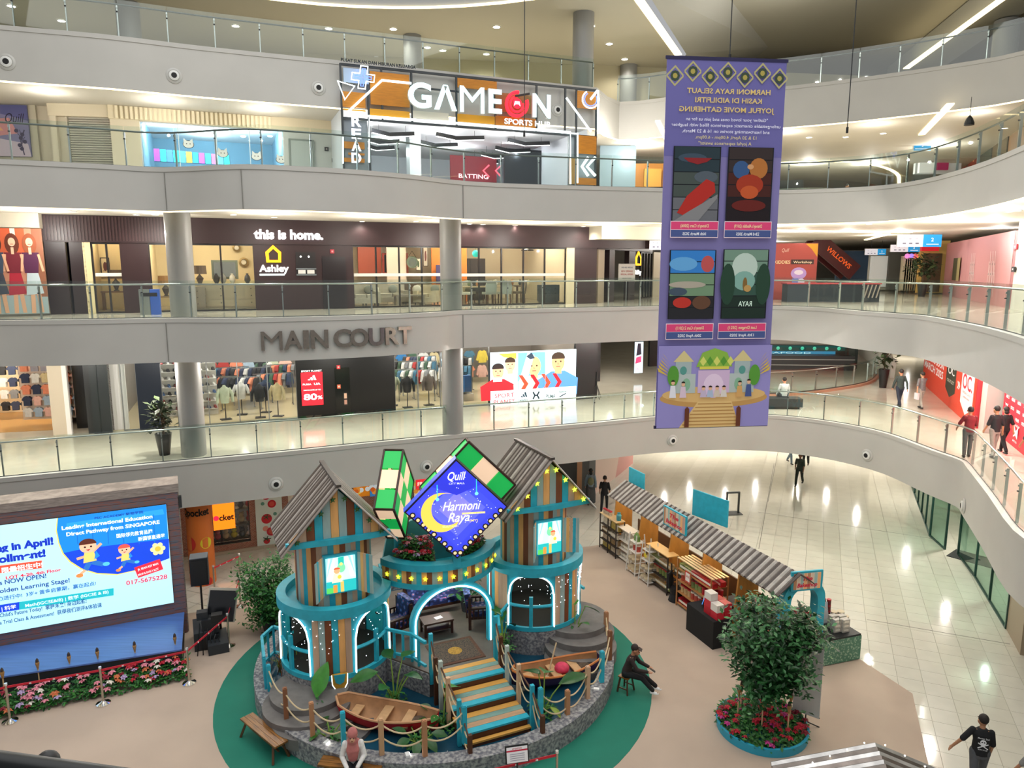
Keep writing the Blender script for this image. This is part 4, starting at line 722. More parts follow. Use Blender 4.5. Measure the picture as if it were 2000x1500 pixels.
for a, d in ((1.5, 2), (4.5, 3), (7.5, 2.2), (3, 6), (6.5, 6.5), (9, 5)): plight(S3.w(xl + a, d, zt3i - .5), 95, (.95, .98, 1))
S3.box('wall_interior', mat('22262c', .4), q3(985, 320, 5)[0], q3(1110, 330, 5)[0] + .8, Z3, Z3 + 2.6, 5, 5.1, kind='structure'); S3.box('wall_interior', mat('9c2838', .5), q3(880, 330, 6)[0], q3(970, 340, 6)[0], Z3, Z3 + 2.3, 6, 6.1, kind='structure'); S3.box('pillar_interior', mat('dfe6ea', .4), q3(800, 300, 4)[0], q3(822, 300, 4)[0], Z3, zt3i, 4, 4.6, kind='structure')
x0, z0 = S3.q(896, 347, 5.9); p = Print(emit=1.6); p.text('ffd8e0', 'BATTING', 0, 0, .28, w=1.5, al='l'); o = p.obj('lettering', label='glowing word on the red wall inside the game shop', cat='sign'); S3.put(o, x0, 5.9, z0)
for k in range(2):
 x0, z0 = S3.q(944 + 24 * k, 345, 5.85); o = MB().use(glow('ff5a6a', 2)).tube([(.3, 0, .55), (0, 0, .28), (.3, 0, 0)], .04, 6).obj('neon_chevron', label='red neon chevron on the red wall inside the game shop, %s' % ('left', 'right')[k] + ' one', cat='neon sign'); S3.put(o, x0, 5.85, z0)
for i, (px, py, w) in enumerate(((760, 263, 1.4), (890, 270, 1.7), (1025, 281, 1.6), (850, 284, 1.4), (995, 295, 1.4), (965, 306, 1.3), (740, 278, 1.2), (735, 290, 1.1), (940, 318, 1.2))):
 d = (2.5, 2.5, 2.8, 4.5, 4.5, 6, 4.2, 5.6, 7.5)[i]; x, z = S3.q(px, py, d); t = S3.th('chevron_lamp', 'black V shaped hanging lamp inside the game shop, %s' % ('first at the left front', 'middle of the front row', 'right of the front row', 'second row left', 'second row right', 'third row right', 'behind the left front lamp', 'third at the left', 'deepest one')[i], 'lamp', x, min(z, zt3i - .35), d)
 MB().use(mat('15181c', .4)).bar((-w * .5, 0, .12), (0, 0, 0), .12, .16).bar((0, 0, 0), (w * .75, 0, .1), .12, .16).obj('body', parent=t); MB().use(glow('ffffff', 3)).bar((-w * .5, 0, .03), (0, 0, -.09), .08, .02).bar((0, 0, -.09), (w * .75, 0, .01), .08, .02).obj('light_bar', parent=t)
 for s in (-.3, .5): MB().use(DARK).cyl(w * s, 0, .1, .008, max(.1, zt3i - min(z, zt3i - .35) - .1), 5).obj('cord', parent=t)
# ---------------------------------------------------------------- storey 3: shops on the left
S3b = Wall(Vector(A4) + Vector((-sin(S3.a), cos(S3.a))) * 2.9, S3.a); f3 = lambda x, y=265: S3b.q(x, y)[0]; HZ3 = Z3 + 2.35
S3b.box('wall_header', mat('e3d6b8', .6), f3(215), f3(662), HZ3, zt3i, -.1, .3, kind='structure')
rb = MB().use(mat('efe3c4', .6))
for k in range(34): rb.box(f3(232) + k * .16, -.13, HZ3 + .02, .09, .06, zt3i - HZ3 - .04)
S3b.put(rb.obj('wall_ribs', kind='structure'), 0)
S3c = Wall(S3b.w(f3(215))[:2], radians(8)); h3 = lambda x, y=265: S3c.q(x, y)[0]
S3c.box('wall_header', mat('d8ccb2', .6), h3(98), 0, HZ3 + .05, zt3i, -.05, .3, kind='structure'); S3c.box('wall_pier', mat('d3c9b2', .6), h3(100), h3(112), Z3, HZ3 + .05, 0, .2, kind='structure'); S3c.box('wall_pier', mat('cfc4ae', .6), h3(62), h3(98), Z3, zt3i, .5, .6, kind='structure')
sh = MB().use(mat('a8a496', .5))
for k in range(30): sh.box((h3(134) + h3(221)) / 2, .12, Z3 + .04 + k * .082, h3(221) - h3(134), .05, .062)
t = thing('roller_shutter', 'closed grey roller shutter on the left of the game shop storey', 'shutter', S3c.w(0), S3c.a); sh.obj('slats', parent=t); MB().use(mat('c9c0ac')).box(h3(131), .1, Z3, .06, .14, 2.5).box(h3(223), .1, Z3, .06, .14, 2.5).obj('guide_rail', parent=t); S3c.box('wall_pier', mat('c9c0aa', .6), h3(112), h3(132), Z3, HZ3 + .05, .15, .3, kind='structure')
S3b.box('wall_pier', mat('ddd2ba', .6), f3(217), f3(274), Z3, HZ3, -.05, .25, kind='structure'); S3b.box('wall_plain', mat('cdd0ce', .6), f3(553), f3(668), Z3, HZ3, 0, .25, kind='structure')
window(S3b, f3(275), f3(553), Z3, HZ3, 4, mat('dfe6ea', .4), w=.03)
shell(S3b, f3(273), f3(555), Z3, zt3i - .1, 6, '6f9cb4', '8aa0ac', 'e4eef4')
for a, d in ((290, 1.6), (350, 2), (420, 1.6), (480, 2.5), (530, 1.6), (400, 4)): plight(S3b.w(f3(a), d, zt3i - .55), 110, (.88, .95, 1))
lam = [(340, 224, 1.6), (370, 221, 1.2), (402, 247, 3), (456, 243, 3), (470, 230, 1.8), (527, 258, 3.5), (475, 263, 4), (300, 238, 2)]
for i, (px, py, d) in enumerate(lam):
 x, z = S3b.q(px, py, d); o = bpy.data.objects.new('downlight', dl); COL.objects.link(o); tag(o, 'round downlight inside the bright blue-walled shop', 'lamp', 'downlights in the blue-walled shop'); S3b.put(o, x, d, zt3i - .145)
S3b.box('wall_interior', mat('e6eef2', .5), f3(276), f3(552), Z3 + .55, Z3 + .75, 4.9, 5.0, kind='structure')
t, w, h = hang(S3b, 'light_wall', 'colourful lit wall of claw machines behind the bright glass', 'screen', 300, 295, 450, 322, 3.2, .2, back='3a6a80'); h = max(h, .5); p = Print(emit=1.3)
for k, c in enumerate(('9a4ad0', '30d0c0', '4a80e8', '28c8a0', '50d8e8', 'e8d048', '3090e0', 'b058d8', '40c8b8', 'e070b0', '58b0f0', '30d0a0')): p.rect(c, w * k / 12, 0, w * (k + 1) / 12 - .03, h * (1 - .02 * k))
p.obj('print', parent=t)
for i, (px, py) in enumerate(((368, 282), (435, 300), (501, 306), (549, 312))):
 x, z = S3b.q(px, py, .04); p = Print(0, rough=.5); p.disc('141618', 0, 0, .2, .15); p.disc('f4f4f2', 0, 0, .18, .13)
 for s in (-1, 1): p.poly('f4f4f2', [(s * .17, .02), (s * .15, .22), (s * .04, .12)]); p.disc('141618', s * .06, .02, .02)
 o = p.obj('window_sticker', label='white animal face sticker on the bright glass, %s from the left' % ('1st', '2nd', '3rd', '4th')[i], cat='sticker'); S3b.put(o, x, .04, z)
S3b.box('door_5', mat('b9c2c0', .5), f3(566), f3(609), Z3, Z3 + 2.0, -.04, 0, kind='structure'); d = MB().use(mat('8a938f', .5)); a, b_ = f3(564), f3(611); d.box(a, -.04, Z3, .06, .06, 2.05).box(b_, -.04, Z3, .06, .06, 2.05).box((a + b_) / 2, -.04, Z3 + 2.0, b_ - a, .06, .06); S3b.put(d.obj('door_5_frame', kind='structure'), 0)
for px, py, c, lb in ((637, 248, 'b02838', 'small red alarm box on the plain wall left of the game portal'), (638, 291, '2a2c2e', 'small black switch below the red alarm box'), (652, 313, '3a4044', 'dark square panel low on the plain wall')): t, w, h = hang(S3b, 'wall_box', lb, 'alarm', px - 4, py - 4, px + 4, py + 4, -.05, .05, back=c); MB().use(mat('d0c0bc')).box(w / 2, -.003, h * .35, w * .3, .01, h * .3).obj('symbol', parent=t)
t, w, h = hang(S3c, 'wall_poster', 'purple and pink floral poster at the far left of the game shop storey', 'poster', -40, 203, 62, 306, .3, .06, back='6a6a90'); p = Print(rough=.5); p.rect('7f7aa0', 0, 0, w, h); p.poly('d08a8c', [(0, h * .35), (w * .75, h * .45), (w * .6, h * .75), (0, h * .7)]); p.poly('e8a878', [(0, h * .5), (w * .45, h * .5), (w * .3, h * .66), (0, h * .62)]); p.poly('c9b8c8', [(0, 0), (w, 0), (w * .95, h * .25), (0, h * .4)]); p.poly('5a5c8c', [(w * .3, h * .85), (w, h * .7), (w, h), (w * .3, h)]); p.text('2a2438', 'Quill', w * .72, h * .66, h * .26, w=w * .42, bold=0, shear=.35); p.line('3a3050', [(w * .85, h * .03), (w * .8, h * .3), (w * .9, h * .52)], .04)
for k in range(6): p.disc('3a3050', w * (.75 + .04 * (k % 3) * (-1) ** k + .06), h * (.15 + .07 * k), .07); p.line('3a3050', [(w * .83, h * (.12 + .06 * k)), (w * (.75 + .05 * (k % 4)), h * (.17 + .07 * k))], .02)
p.obj('print', parent=t)
S3c.box('wall_left', mat('c3bba6', .7), h3(-300), h3(64), Z3, zt3i, .38, .6, kind='structure')
# ---------------------------------------------------------------- right hand side, storey 1: red hoardings
a, b_ = G(1800, 747, Z1), G(1865, 806, Z1); W1 = Wall(b_[:2], atan2(a.y - b_.y, a.x - b_.x) + pi)     # runs towards the camera, faces the atrium
u1 = lambda x, y=760: W1.q(x, y)[0]
L = u1(1905); x0 = u1(1800)
HR = thing('red_hoarding', 'orange red hoarding announcing an opening in March 2025', 'hoarding', W1.w(x0, 0, Z1), W1.a); w = L - x0; h = 3.35
MB().use(mat('d8452f', .45)).box(w / 2, .06, 0, w, .1, h).obj('board', parent=HR)
p = Print(rough=.45); p.rect('dc4a34', 0, 0, w, h); h = 2.2; p.rect('2a5ca8', 0, h * .93, w * .5, h)
p.text('ffffff', 'OPENING SOON', w * .24, h * .66, .42, w=w * .44, bold=.02); p.text('ffffff', 'MARCH 2025', w * .24, h * .45, .5, w=w * .44, bold=.02); p.poly('3c4034', [(w * .52, h * .9), (w * .70, h * .9), (w * .70, h * .35), (w * .61, h * .2), (w * .52, h * .35)]); p.text('ffffff', 'OC', w * .61, h * .68, .5, w=w * .12); p.text('d8d8c8', 'OUTLET', w * .61, h * .5, .2, w=w * .13)
p.text('ffffff', '»', w * .755, h * .5, .7, w=w * .05); p.poly('f4f2f0', [(w * .80, h * .95), (w * .985, h * .95), (w * .985, h * .3), (w * .89, h * .12), (w * .80, h * .3)]); p.text('dc2c3c', 'OC.', w * .89, h * .6, .85, w=w * .15, bold=.02); p.text('d08a8c', 'ORIGINAL CLASSIC', w * .89, h * .5, .14, w=w * .13); p.text('d08a8c', 'outlet store', w * .89, h * .42, .14, w=w * .1); p.obj('print', parent=HR); h = 3.35
MB().use(mat('b3202c', .5)).box(0, 0, 0, .1, 1.2, h).obj('side_board', parent=HR, loc=(w + .05, .65, 0))
pz = W1.w(L + .55, .5, Z1); MB().use(mat('b9b6b0', .5)).box(0, 0, 0, .8, .6, B2 + .05 - Z1).obj('column', kind='structure', loc=pz, rz=W1.a)
a, b_ = G(1935, 850, Z1), G(2030, 930, Z1); W1b = Wall(a[:2], W1.a); v1 = lambda x, y=800: W1b.q(x, y)[0]; L2 = 9.0
HR2 = thing('red_brand_hoarding', 'bright red hoarding covered with white brand marks at the right edge', 'hoarding', W1b.w(0, .3, Z1), W1b.a); MB().use(mat('cf2236', .45)).box(L2 / 2, .06, 0, L2, .1, h).obj('board', parent=HR2)
p = Print(rough=.45); p.rect('d32438', 0, 0, L2, h); xs = [.5, 1.25, 2.0, 2.75, 3.5]; p.poly('ffffff', [(.3, 1.95), (.42, 1.88), (.85, 2.1), (.45, 1.98)])
for k in range(3): p.poly('ffffff', [(1.1 + k * .12, 1.82), (1.2 + k * .12, 1.82), (1.15 + k * .1, 1.9 + k * .06), (1.06 + k * .1, 1.87 + k * .06)])
for r, row in enumerate((('', '', 'DC', 'VANS', 'FILA'), ('ASICS', 'MIZUNO', 'HOKA', 'SALOMON', 'KEDS'), ('W', 'CROCS', 'UMBRO', 'KAPPA', 'ELLE'), ('LOTTO', 'BATA', 'HEAD', 'SPEEDO', 'LEVI'))):
 for k, tx in enumerate(row):
  if tx: p.text('ffffff', tx, xs[k], 1.85 - r * .3, .15, w=.42, bold=.02)
p.text('ffffff', 'MANAGED BY', 2.0, .76, .11, w=.8); p.poly('ffffff', [(1.75, .35), (1.75, .8), (2.0, .6), (2.25, .8), (2.25, .35), (2.0, .45)]); p.text('ffffff', 'METRO', 2.0, .2, .1, w=.5); p.obj('print', parent=HR2)
for k, (px, py) in enumerate(((1560, 700), (1640, 690), (1740, 740), (1700, 700), (1850, 780), (1920, 830))): g = G(px, py + 60, Z1); plight(Vector((g.x, g.y, B2 - .4)), 100)
# storey 1 far side: counter behind a curved kerb, escalator flank, planter
fk = [G(x, y, Z1).xy for x, y in [(1490, 775), (1560, 772), (1640, 762), (1700, 750), (1718, 735)]]; kc = crv(fk, 3)
m = MB().use(mat('b88a72', .5)); m.strip(kc, Z1, Z1 + .12); m.strip(off(kc, .3)[::-1], Z1, Z1 + .12); k = len(kc); o2 = off(kc, .3); m.add([(p.x, p.y, Z1 + .12) for p in kc] + [(p.x, p.y, Z1 + .12) for p in o2], [(i, i + 1, k + i + 1, k + i) for i in range(k - 1)]); m.obj('trim_3', kind='structure')
balustrade(off(kc, .15), Z1 + .12, 'small curved glass balustrade in front of the far counter', 1.6)
c0 = G(1590, 735, Z1); t = thing('food_counter', 'long glass fronted food counter under a green sign far behind the banner', 'counter', (c0.x, c0.y + 3, Z1), radians(-4)); MB().use(mat('3a3c3e', .4)).box(0, 0, 0, 7, .8, .9).obj('base', parent=t); MB().use(GLASS).box(0, -.3, .9, 7, .02, .5).obj('glass_front', parent=t)
for r in range(2): MB().use(mat('b9bab4', .4)).box(0, -.42, .3 + r * .35, 7, .04, .04).obj('rail', parent=t)
MB().use(mat('2a3634', .5)).box(0, .5, 0, 8, .1, 1.5).obj('back_wall', parent=t); MB().use(mat('d9d5c8', .6)).box(c0.x, c0.y + 5.5, Z1, 14, .2, 3.3).obj('wall_bulkhead', kind='structure'); p = Print(.43, emit=.8); p.rect('12403c', -3.6, 1.12, 3.2, 1.45)
for k in range(9): p.disc('4ac0a0', -3.2 + k * .75, 1.28, .11)
p.rect('2a80a8', -3.4, .92, 2.6, 1.1); p.text('bfe8f0', 'SEAFOOD', -.4, .94, .14, w=3); p.obj('print', parent=t); t['label'] = 'long dark food counter with teal sign boards far behind the banner'
e0_, e1_ = G(1675, 700, Z1 + .0), G(1745, 760, Z1); esc = MB().use(mat('d8d4ca', .5)); a = PY(1668, 676, 48); b_ = PY(1738, 772, 40); esc.bar((a.x, a.y, a.z + .4), (b_.x + .6, b_.y + 1.0, Z1 + .52), .25, 1.1); esc.obj('escalator_flank', label='pale slanted escalator flank behind the curved kerb', cat='escalator')
g = PY(1600, 700, 46); m = MB().use(mat('d9d5c8', .6)); cv = crv([PY(x, y, Y).xy for x, y, Y in ((1500, 690, 46), (1600, 690, 45), (1670, 690, 46.5), (1690, 690, 49))], 4); m.strip(cv, Z1 + 2.5, B2 + .05); m.obj('wall_bulkhead', kind='structure')
b1 = G(1540, 800, Z1); t = thing('walkway_bench', 'long dark bench with a red banner edge behind the banner on the first storey', 'bench', (b1.x - .4, b1.y + .4, Z1), radians(-3)); MB().use(mat('23282b', .6)).box(0, 0, .1, 2.1, .7, .38).obj('seat', parent=t); MB().use(BLACK).box(0, 0, 0, 1.9, .5, .1).obj('base', parent=t); t['label'] = 'black upholstered bench beside the glass right of the hanging banner'
g = G(1500, 822, Z1)
# far storey 1 corridor
for px, py, c in ((1760, 712, 'e6dcc8'), (1790, 700, 'c9bda6')): p_ = PY(px, py, 58); MB().use(mat(c, .6)).box(p_.x, 58 + (px - 1760) * .1, Z1, 2.2, .2, 2.6).obj('wall_passage', kind='structure')
for px in (1500, 1600, 1700, 1780): plight(PY(px, 650, 50) * 1.0, 200)
# ---------------------------------------------------------------- right hand side, storey 2
a, b_ = Vector((24.0, 39.0)), Vector((18.7, 26.5)); W2 = Wall(a, atan2(b_.y - a.y, b_.x - a.x)); u2 = lambda x, y=520: W2.q(x, y)[0]
x0, x1 = u2(1846), u2(1976); t = thing('pink_hoarding', 'pink hoarding with white drip shapes at the right of the furniture storey', 'hoarding', W2.w(x0, 0, Z2), W2.a); w = x1 - x0; h = 3.0; MB().use(mat('c98f92', .35)).box(w / 2, .06, 0, w, .1, h).obj('board', parent=t); p = Print(rough=.4); xm = u2(1888) - x0; p.rect('cf9496', 0, 0, w, h); p.rect('b9767c', xm - .02, 0, xm + .02, h)
for c, s in ((.52, 1), (.80, 1.1)):
 for k in range(9): x = w * c + (k - 4) * .16 * s; z = 1.5 + .5 * sin(k * 2.1); p.line('efe6e2', [(x, z - .7), (x + .04, z), (x - .05, z + .35)], .05); p.disc('8a8a86', x + .07, z - .2, .05)
p.rect('5a5a40', w * .2, .9, w * .28, 2.1); p.rect('b0a070', w * .28, .9, w * .33, 2.1); p.obj('print', parent=t)
x0 = u2(1978); MB().use(mat('d9d6cc', .5)).box(2.3, .2, 0, 4.6, .3, B3 + .05 - Z2).obj('wall_right', kind='structure', loc=W2.w(x0 + .05, 0, Z2), rz=W2.a)
for px, py, c, lb in ((1982, 482, 'b02838', 'small red alarm box on the white wall at the right edge'), (1978, 526, '202224', 'small black switch on the white wall at the right edge')): t, w, h = hang(W2, 'wall_box', lb, 'alarm', px - 2.5, py - 5, px + 2.5, py + 5, -.03, .05, back=c); MB().use(mat('e0d0cc')).box(w / 2, -.003, h * .35, w * .3, .01, h * .3).obj('symbol', parent=t)
# kiosk with red back wall, long dark table, escalator, far shops, hanging signs
def facing(px, py, Y, name, label, cat, z=None, rz=0): p_ = PY(px, py, Y); return thing(name, label, cat, (p_.x, p_.y, p_.z if z is None else z), rz)
sc38 = 1400 / (36.5)                                  # px per metre at about 36 m
t = facing(1550, 560, 36, 'workshop_backdrop', 'red brown backdrop wall of a workshop stand right of the banner', 'backdrop', Z2, radians(-4)); p = Print(rough=.5); p.rect('a04a44', -1.4, 0, 1.05, 2.75); p.poly('c9942c', [(.45, 2.75), (1.05, 2.75), (1.05, 2.1), (.9, 2.3), (.75, 2.5)]); p.rect('3a2a2a', -.2, 1.75, .9, 1.98); p.text('e8d8a8', 'KIDDIES', -.62, 1.78, .22, w=.75); p.text('efe0c0', 'Workshop', .36, 1.8, .16, w=.9); p.text('d8b8a8', 'Quill', -.5, 2.35, .25, w=.35, shear=.3, bold=0)
p.disc('b89ad8', .2, 1.3, .38, .3); p.disc('e8e0f0', .2, 1.35, .22, .12); p.rect('6a78c8', -.1, .8, .2, 1.05); p.disc('d8c8e8', .35, .9, .16); p.obj('print', parent=t); MB().use(mat('7a3634')).box(-.18, .03, 0, 2.5, .05, 2.78).obj('board', parent=t)
t = facing(1620, 590, 34, 'long_table', 'long table under a dark cloth with a red top edge right of the banner', 'table', Z2, radians(-3)); MB().use(mat('1c2730', .7)).box(0, 0, 0, 4.2, .8, .82).obj('tablecloth', parent=t); MB().use(mat('a02430', .5)).box(0, -.0, .82, 4.3, .9, .06).obj('tabletop', parent=t)
for k in range(4): MB().use(mat('9a948a')).bar((1.4 + .18 * k, -.42, .2), (1.55 + .18 * k, -.42, .8), .05).obj('white_stripe', parent=t)
a, b_ = PY(1592, 480, 47), PY(1668, 545, 47); t = thing('escalator', 'dark red escalator with orange lettering going down to the right', 'escalator', a); d = b_ - a; m = MB().use(mat('4a1c1e', .4)); m.bar((0, 0, .4), d + Vector((0, 0, .4)), .2, 1.1).bar((0, 1.2, .4), d + Vector((0, 1.2, .4)), .2, 1.1); m.obj('flank', parent=t); MB().use(mat('26282a', .5)).bar((0, -.0, 1.0), d + Vector((0, 0, 1.0)), .12).bar((0, 1.2, 1.0), d + Vector((0, 1.2, 1.0)), .12).obj('handrail', parent=t)
p = Print(-.14, emit=.3); ang = atan2(d.z, d.x); p.text('e8642c', 'WILLOWS', d.x * .5 + .1, d.z * .5 + .2, .42, w=2.0, rot=ang, bold=.02); p.obj('lettering', parent=t)
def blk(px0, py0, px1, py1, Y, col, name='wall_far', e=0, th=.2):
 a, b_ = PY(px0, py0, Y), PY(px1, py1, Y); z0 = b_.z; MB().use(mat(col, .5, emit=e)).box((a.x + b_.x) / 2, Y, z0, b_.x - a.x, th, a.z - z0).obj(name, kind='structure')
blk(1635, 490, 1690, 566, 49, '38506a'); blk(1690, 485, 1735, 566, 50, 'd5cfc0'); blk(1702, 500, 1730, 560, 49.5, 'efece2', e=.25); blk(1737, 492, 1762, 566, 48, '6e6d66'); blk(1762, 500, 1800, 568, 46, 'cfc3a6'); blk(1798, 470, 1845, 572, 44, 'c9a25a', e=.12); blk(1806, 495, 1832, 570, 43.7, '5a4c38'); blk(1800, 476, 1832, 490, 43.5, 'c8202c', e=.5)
for k in range(8): blk(1763 + k * 4.4, 506, 1765 + k * 4.4, 566, 45.8, 'e6dcc0')
for i, c in enumerate(('e080c0', 'a080e0', 'e06060', 'e0a040', '50c070')): p_ = PY(1772 + i * 8, 500, 45.6); MB().use(glow(c, 1)).ball(p_.x, p_.y, p_.z, .16, 8).obj('balloon', label='%s small coloured lamp from the left over the far cream shutter' % ORD[i], cat='lamp', group='coloured round lamps')
def wayfinder(px0, py0, px1, py1, Y, split, no, label):
 a, b_ = PY(px0, py0, Y), PY(px1, py1, Y); w, h = b_.x - a.x, a.z - b_.z; t = thing('hanging_sign', label, 'sign', (a.x, Y, b_.z)); MB().use(mat('c8c6c2')).box(w / 2, .04, 0, w, .06, h).obj('panel', parent=t); p = Print(emit=.55); p.rect('e6e2e8', 0, 0, w * split, h); p.rect('2f9ad8', w * split, 0, w, h); p.text('ffffff', no, w * (split + 1) / 2, h * .45, h * .4, w=h * .2); p.rect('ffffff', w * (split + .08), h * .18, w * .94, h * .24)
 for k in range(3): p.text('4a4a58', '↑←→'[k], w * split * (.25 + .25 * k), h * .55, h * .28); p.rect('70707c', w * split * (.2 + .25 * k), h * .2, w * split * (.34 + .25 * k), h * .34)
 p.obj('print', parent=t)
 for s in (.3, .8): MB().use(DARK).cyl(w * s, .04, h, .012, max(.05, B3 + .05 - (b_.z + h)), 6).obj('rod', parent=t)
wayfinder(1754, 458, 1838, 482, 38, .58, '2', 'large hanging direction sign with a blue end beside the pink hoarding'); wayfinder(1740, 478, 1796, 492, 44, .6, '2', 'second hanging direction sign behind the large one'); wayfinder(1690, 486, 1730, 498, 48, .6, '2', 'smallest and farthest hanging direction sign'); wayfinder(1269, 467, 1300, 488, 33, .98, ' ', 'small white hanging sign left of the banner')
cvl = [PY(x, y, Y).xy for x, y, Y in ((1500, 452, 34), (1600, 450, 35), (1700, 452, 36), (1780, 458, 36))]; cove(cvl, B3 + .02, .22, 'light cove in the ceiling right of the hanging banner'); cove([PY(1735, 460, 38).xy, PY(1690, 480, 46).xy], B3 + .02, .2, 'short slanted light cove beside the hanging direction signs')
for px in (1560, 1650, 1750, 1850, 1930): g = PY(px, 540, 36 if px < 1800 else 28); plight(Vector((g.x, g.y, B3 - .3)), 190)
# ---------------------------------------------------------------- right hand side, storey 3
ov = [PY(x, 345, Y).xy for x, Y in ((1480, 40), (1600, 39), (1690, 40.5), (1745, 44), (1768, 50))]; oc = crv(ov, 4); m = MB().use(mat('c8c2a4', .6)); m.strip(oc, Z3 - .1, Z3 + .62); m.obj('wall_curved', kind='structure'); balustrade(oc, Z3 + .1, 'curved glass balustrade of the far oval opening right of the banner', 2.2, 1.5)
lo = crv([PY(x, y, Y).xy for x, y, Y in ((1480, 283, 42), (1600, 279, 41), (1700, 279, 42), (1755, 284, 46), (1762, 292, 52))], 4); cove(lo, B4 + .03, .2, 'oval light cove above the far oval opening')
cove([PY(1855, 250, 38).xy, PY(1775, 335, 60).xy] if False else [PY(1852, 250, 27).xy, PY(1800, 262, 33).xy], B4 + .03, .25, 'slanted light cove right of the oval opening'); cove([PY(1283, 284, 30).xy, PY(1300, 296, 34).xy], B4 + .03, .2, 'short light cove left of the banner on the game shop storey')
a, b_ = PY(1565, 285, 52), PY(1640, 335, 50); t = thing('escalator', 'steel escalator seen behind the oval opening on the upper storey', 'escalator', a); d = b_ - a; MB().use(mat('70766e', .4)).bar((0, 0, 0), d, .2, .7).bar((0, 1.3, 0), d + Vector((0, 1.3, 0)), .2, .7).obj('flank', parent=t); MB().use(mat('24282a', .4)).bar((0, 0, .5), d + Vector((0, 0, .5)), .14).bar((0, 1.3, .5), d + Vector((0, 1.3, .5)), .14).obj('handrail', parent=t); MB().use(mat('9a9c94', .3, .6)).bar((0, .65, -.1), d + Vector((0, .65, -.1)), 1.0, .2).obj('step_band', parent=t)
MB().use(mat('9b9576', .7)).box(PY(1620, 320, 58).x, 58, Z3, 16, .2, B4 - Z3).obj('wall_far', kind='structure'); blk(1610, 280, 1690, 290, 57.5, '2a3034')
for k in range(9): blk(1614 + k * 8, 281, 1618 + k * 8, 289, 57.3, 'bcd6e8', e=.8)
W3 = Wall((24.0, 37.5), atan2(26.5 - 39, 18.7 - 24)); u3 = lambda x, y=290: W3.q(x, y)[0]
x0, x1 = u3(1874), u3(2060); MB().use(mat('9a6a34', .5)).box((x1 - x0) / 2, .1, 0, x1 - x0, .2, B4 + .05 - Z3).obj('wall_right', kind='structure', loc=W3.w(x0, 0, Z3), rz=W3.a)
t, w, h = hang(W3, 'shop_poster', 'red brown lit shop poster on the upper right', 'poster', 1875, 262, 1912, 328, -.05, .06, back='3a1c18'); p = Print(emit=.5); p.rect('7a2c22', 0, 0, w, h)
for k in range(14): p.disc(('c05a40', 'e0a070', '4a2a22', 'a08878')[k % 4], w * R.random(), h * R.random(), .3)
p.obj('print', parent=t)
t, w, h = hang(W3, 'shop_sign', 'cyan lit sign letters above the posters on the upper right', 'sign', 1930, 235, 1952, 258, -.06, .05); p = Print(emit=1.2); p.text('4ac8e0', 'MAMA', w / 2, 0, h * .8, w=w, bold=.03); p.obj('lettering', parent=t)
t, w, h = hang(W3, 'menu_board', 'dark glass menu boards on the upper right shop wall', 'board', 1918, 270, 1962, 330, -.05, .06, back='2c3436'); p = Print(rough=.2); p.rect('55605c', .05, .05, w * .45, h - .05); p.rect('6a5a48', w * .5, .05, w - .05, h - .05); p.obj('print', parent=t)
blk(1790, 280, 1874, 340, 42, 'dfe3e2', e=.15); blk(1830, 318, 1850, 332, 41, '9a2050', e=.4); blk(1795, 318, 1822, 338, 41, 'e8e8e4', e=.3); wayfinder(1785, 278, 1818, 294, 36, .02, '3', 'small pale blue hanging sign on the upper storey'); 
t = facing(1893, 240, 26, 'ceiling_speaker', 'black round speaker hanging under the upper right ceiling', 'speaker'); MB().use(BLACK).lathe([(.02, .25), (.1, .15), (.16, 0), (.16, -.08)], 14).obj('body', parent=t); MB().use(BLACK).cyl(0, 0, .2, .01, max(.1, B4 - t.location.z - .15), 6).obj('cord', parent=t)
for px, Y in ((1580, 42), (1700, 42), (1830, 36), (1250, 36), (1220, 32)): g = PY(px, 300, Y); plight(Vector((g.x, g.y, B4 - .4)), 200)
# passage between game portal and banner
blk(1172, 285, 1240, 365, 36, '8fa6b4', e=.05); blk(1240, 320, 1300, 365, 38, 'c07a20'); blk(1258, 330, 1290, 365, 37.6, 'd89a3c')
# ---------------------------------------------------------------- ground floor shops under the balcony
S0 = Wall((-10.2, 26.7), radians(23)); f0 = lambda x, y=1020: S0.q(x, y)[0]
bk = bpy.data.materials.new('brick_red'); bk.use_nodes = True; nt = bk.node_tree; br = nt.nodes.new('ShaderNodeTexBrick'); tc = nt.nodes.new('ShaderNodeTexCoord'); mp = nt.nodes.new('ShaderNodeMapping'); mp.inputs['Rotation'].default_value = (pi / 2, 0, 0); br.inputs['Scale'].default_value = 5
br.inputs['Color1'].default_value = (*lin('a5634a'), 1); br.inputs['Color2'].default_value = (*lin('8f5140'), 1); br.inputs['Mortar'].default_value = (*lin('b9a594'), 1); nt.links.new(tc.outputs['Object'], mp.inputs[0]); nt.links.new(mp.outputs[0], br.inputs[0]); nt.links.new(br.outputs[0], nt.nodes['Principled BSDF'].inputs['Base Color'])
zc0 = B1 + .04
S0.box('wall_brick', bk, f0(345), f0(372), 0, zc0, 0, .25, kind='structure'); S0.box('wall_brick', bk, f0(488), f0(850), 0, zc0, 0, .25, kind='structure'); S0.box('wall_brick', bk, f0(345), f0(490), 0, .35, -.03, .25, kind='structure'); S0.box('wall_plinth', mat('b9a994', .3), f0(345), f0(600), 0, .12, -.12, 0, kind='structure')
window(S0, f0(372), f0(488), .35, zc0, 2, DK, w=.06); shell(S0, f0(365), f0(495), 0, zc0, 2.2, '2a2420', '4a3c30')
for px in (385, 430, 475): plight(S0.w(f0(px), 1.2, zc0 - .3), 25, (1, .85, .6))
toys = ('f0d040', 'e8e8ec', 'd0b080', 'c04048', '98a0a8', 'e0c0a0', '60606a')
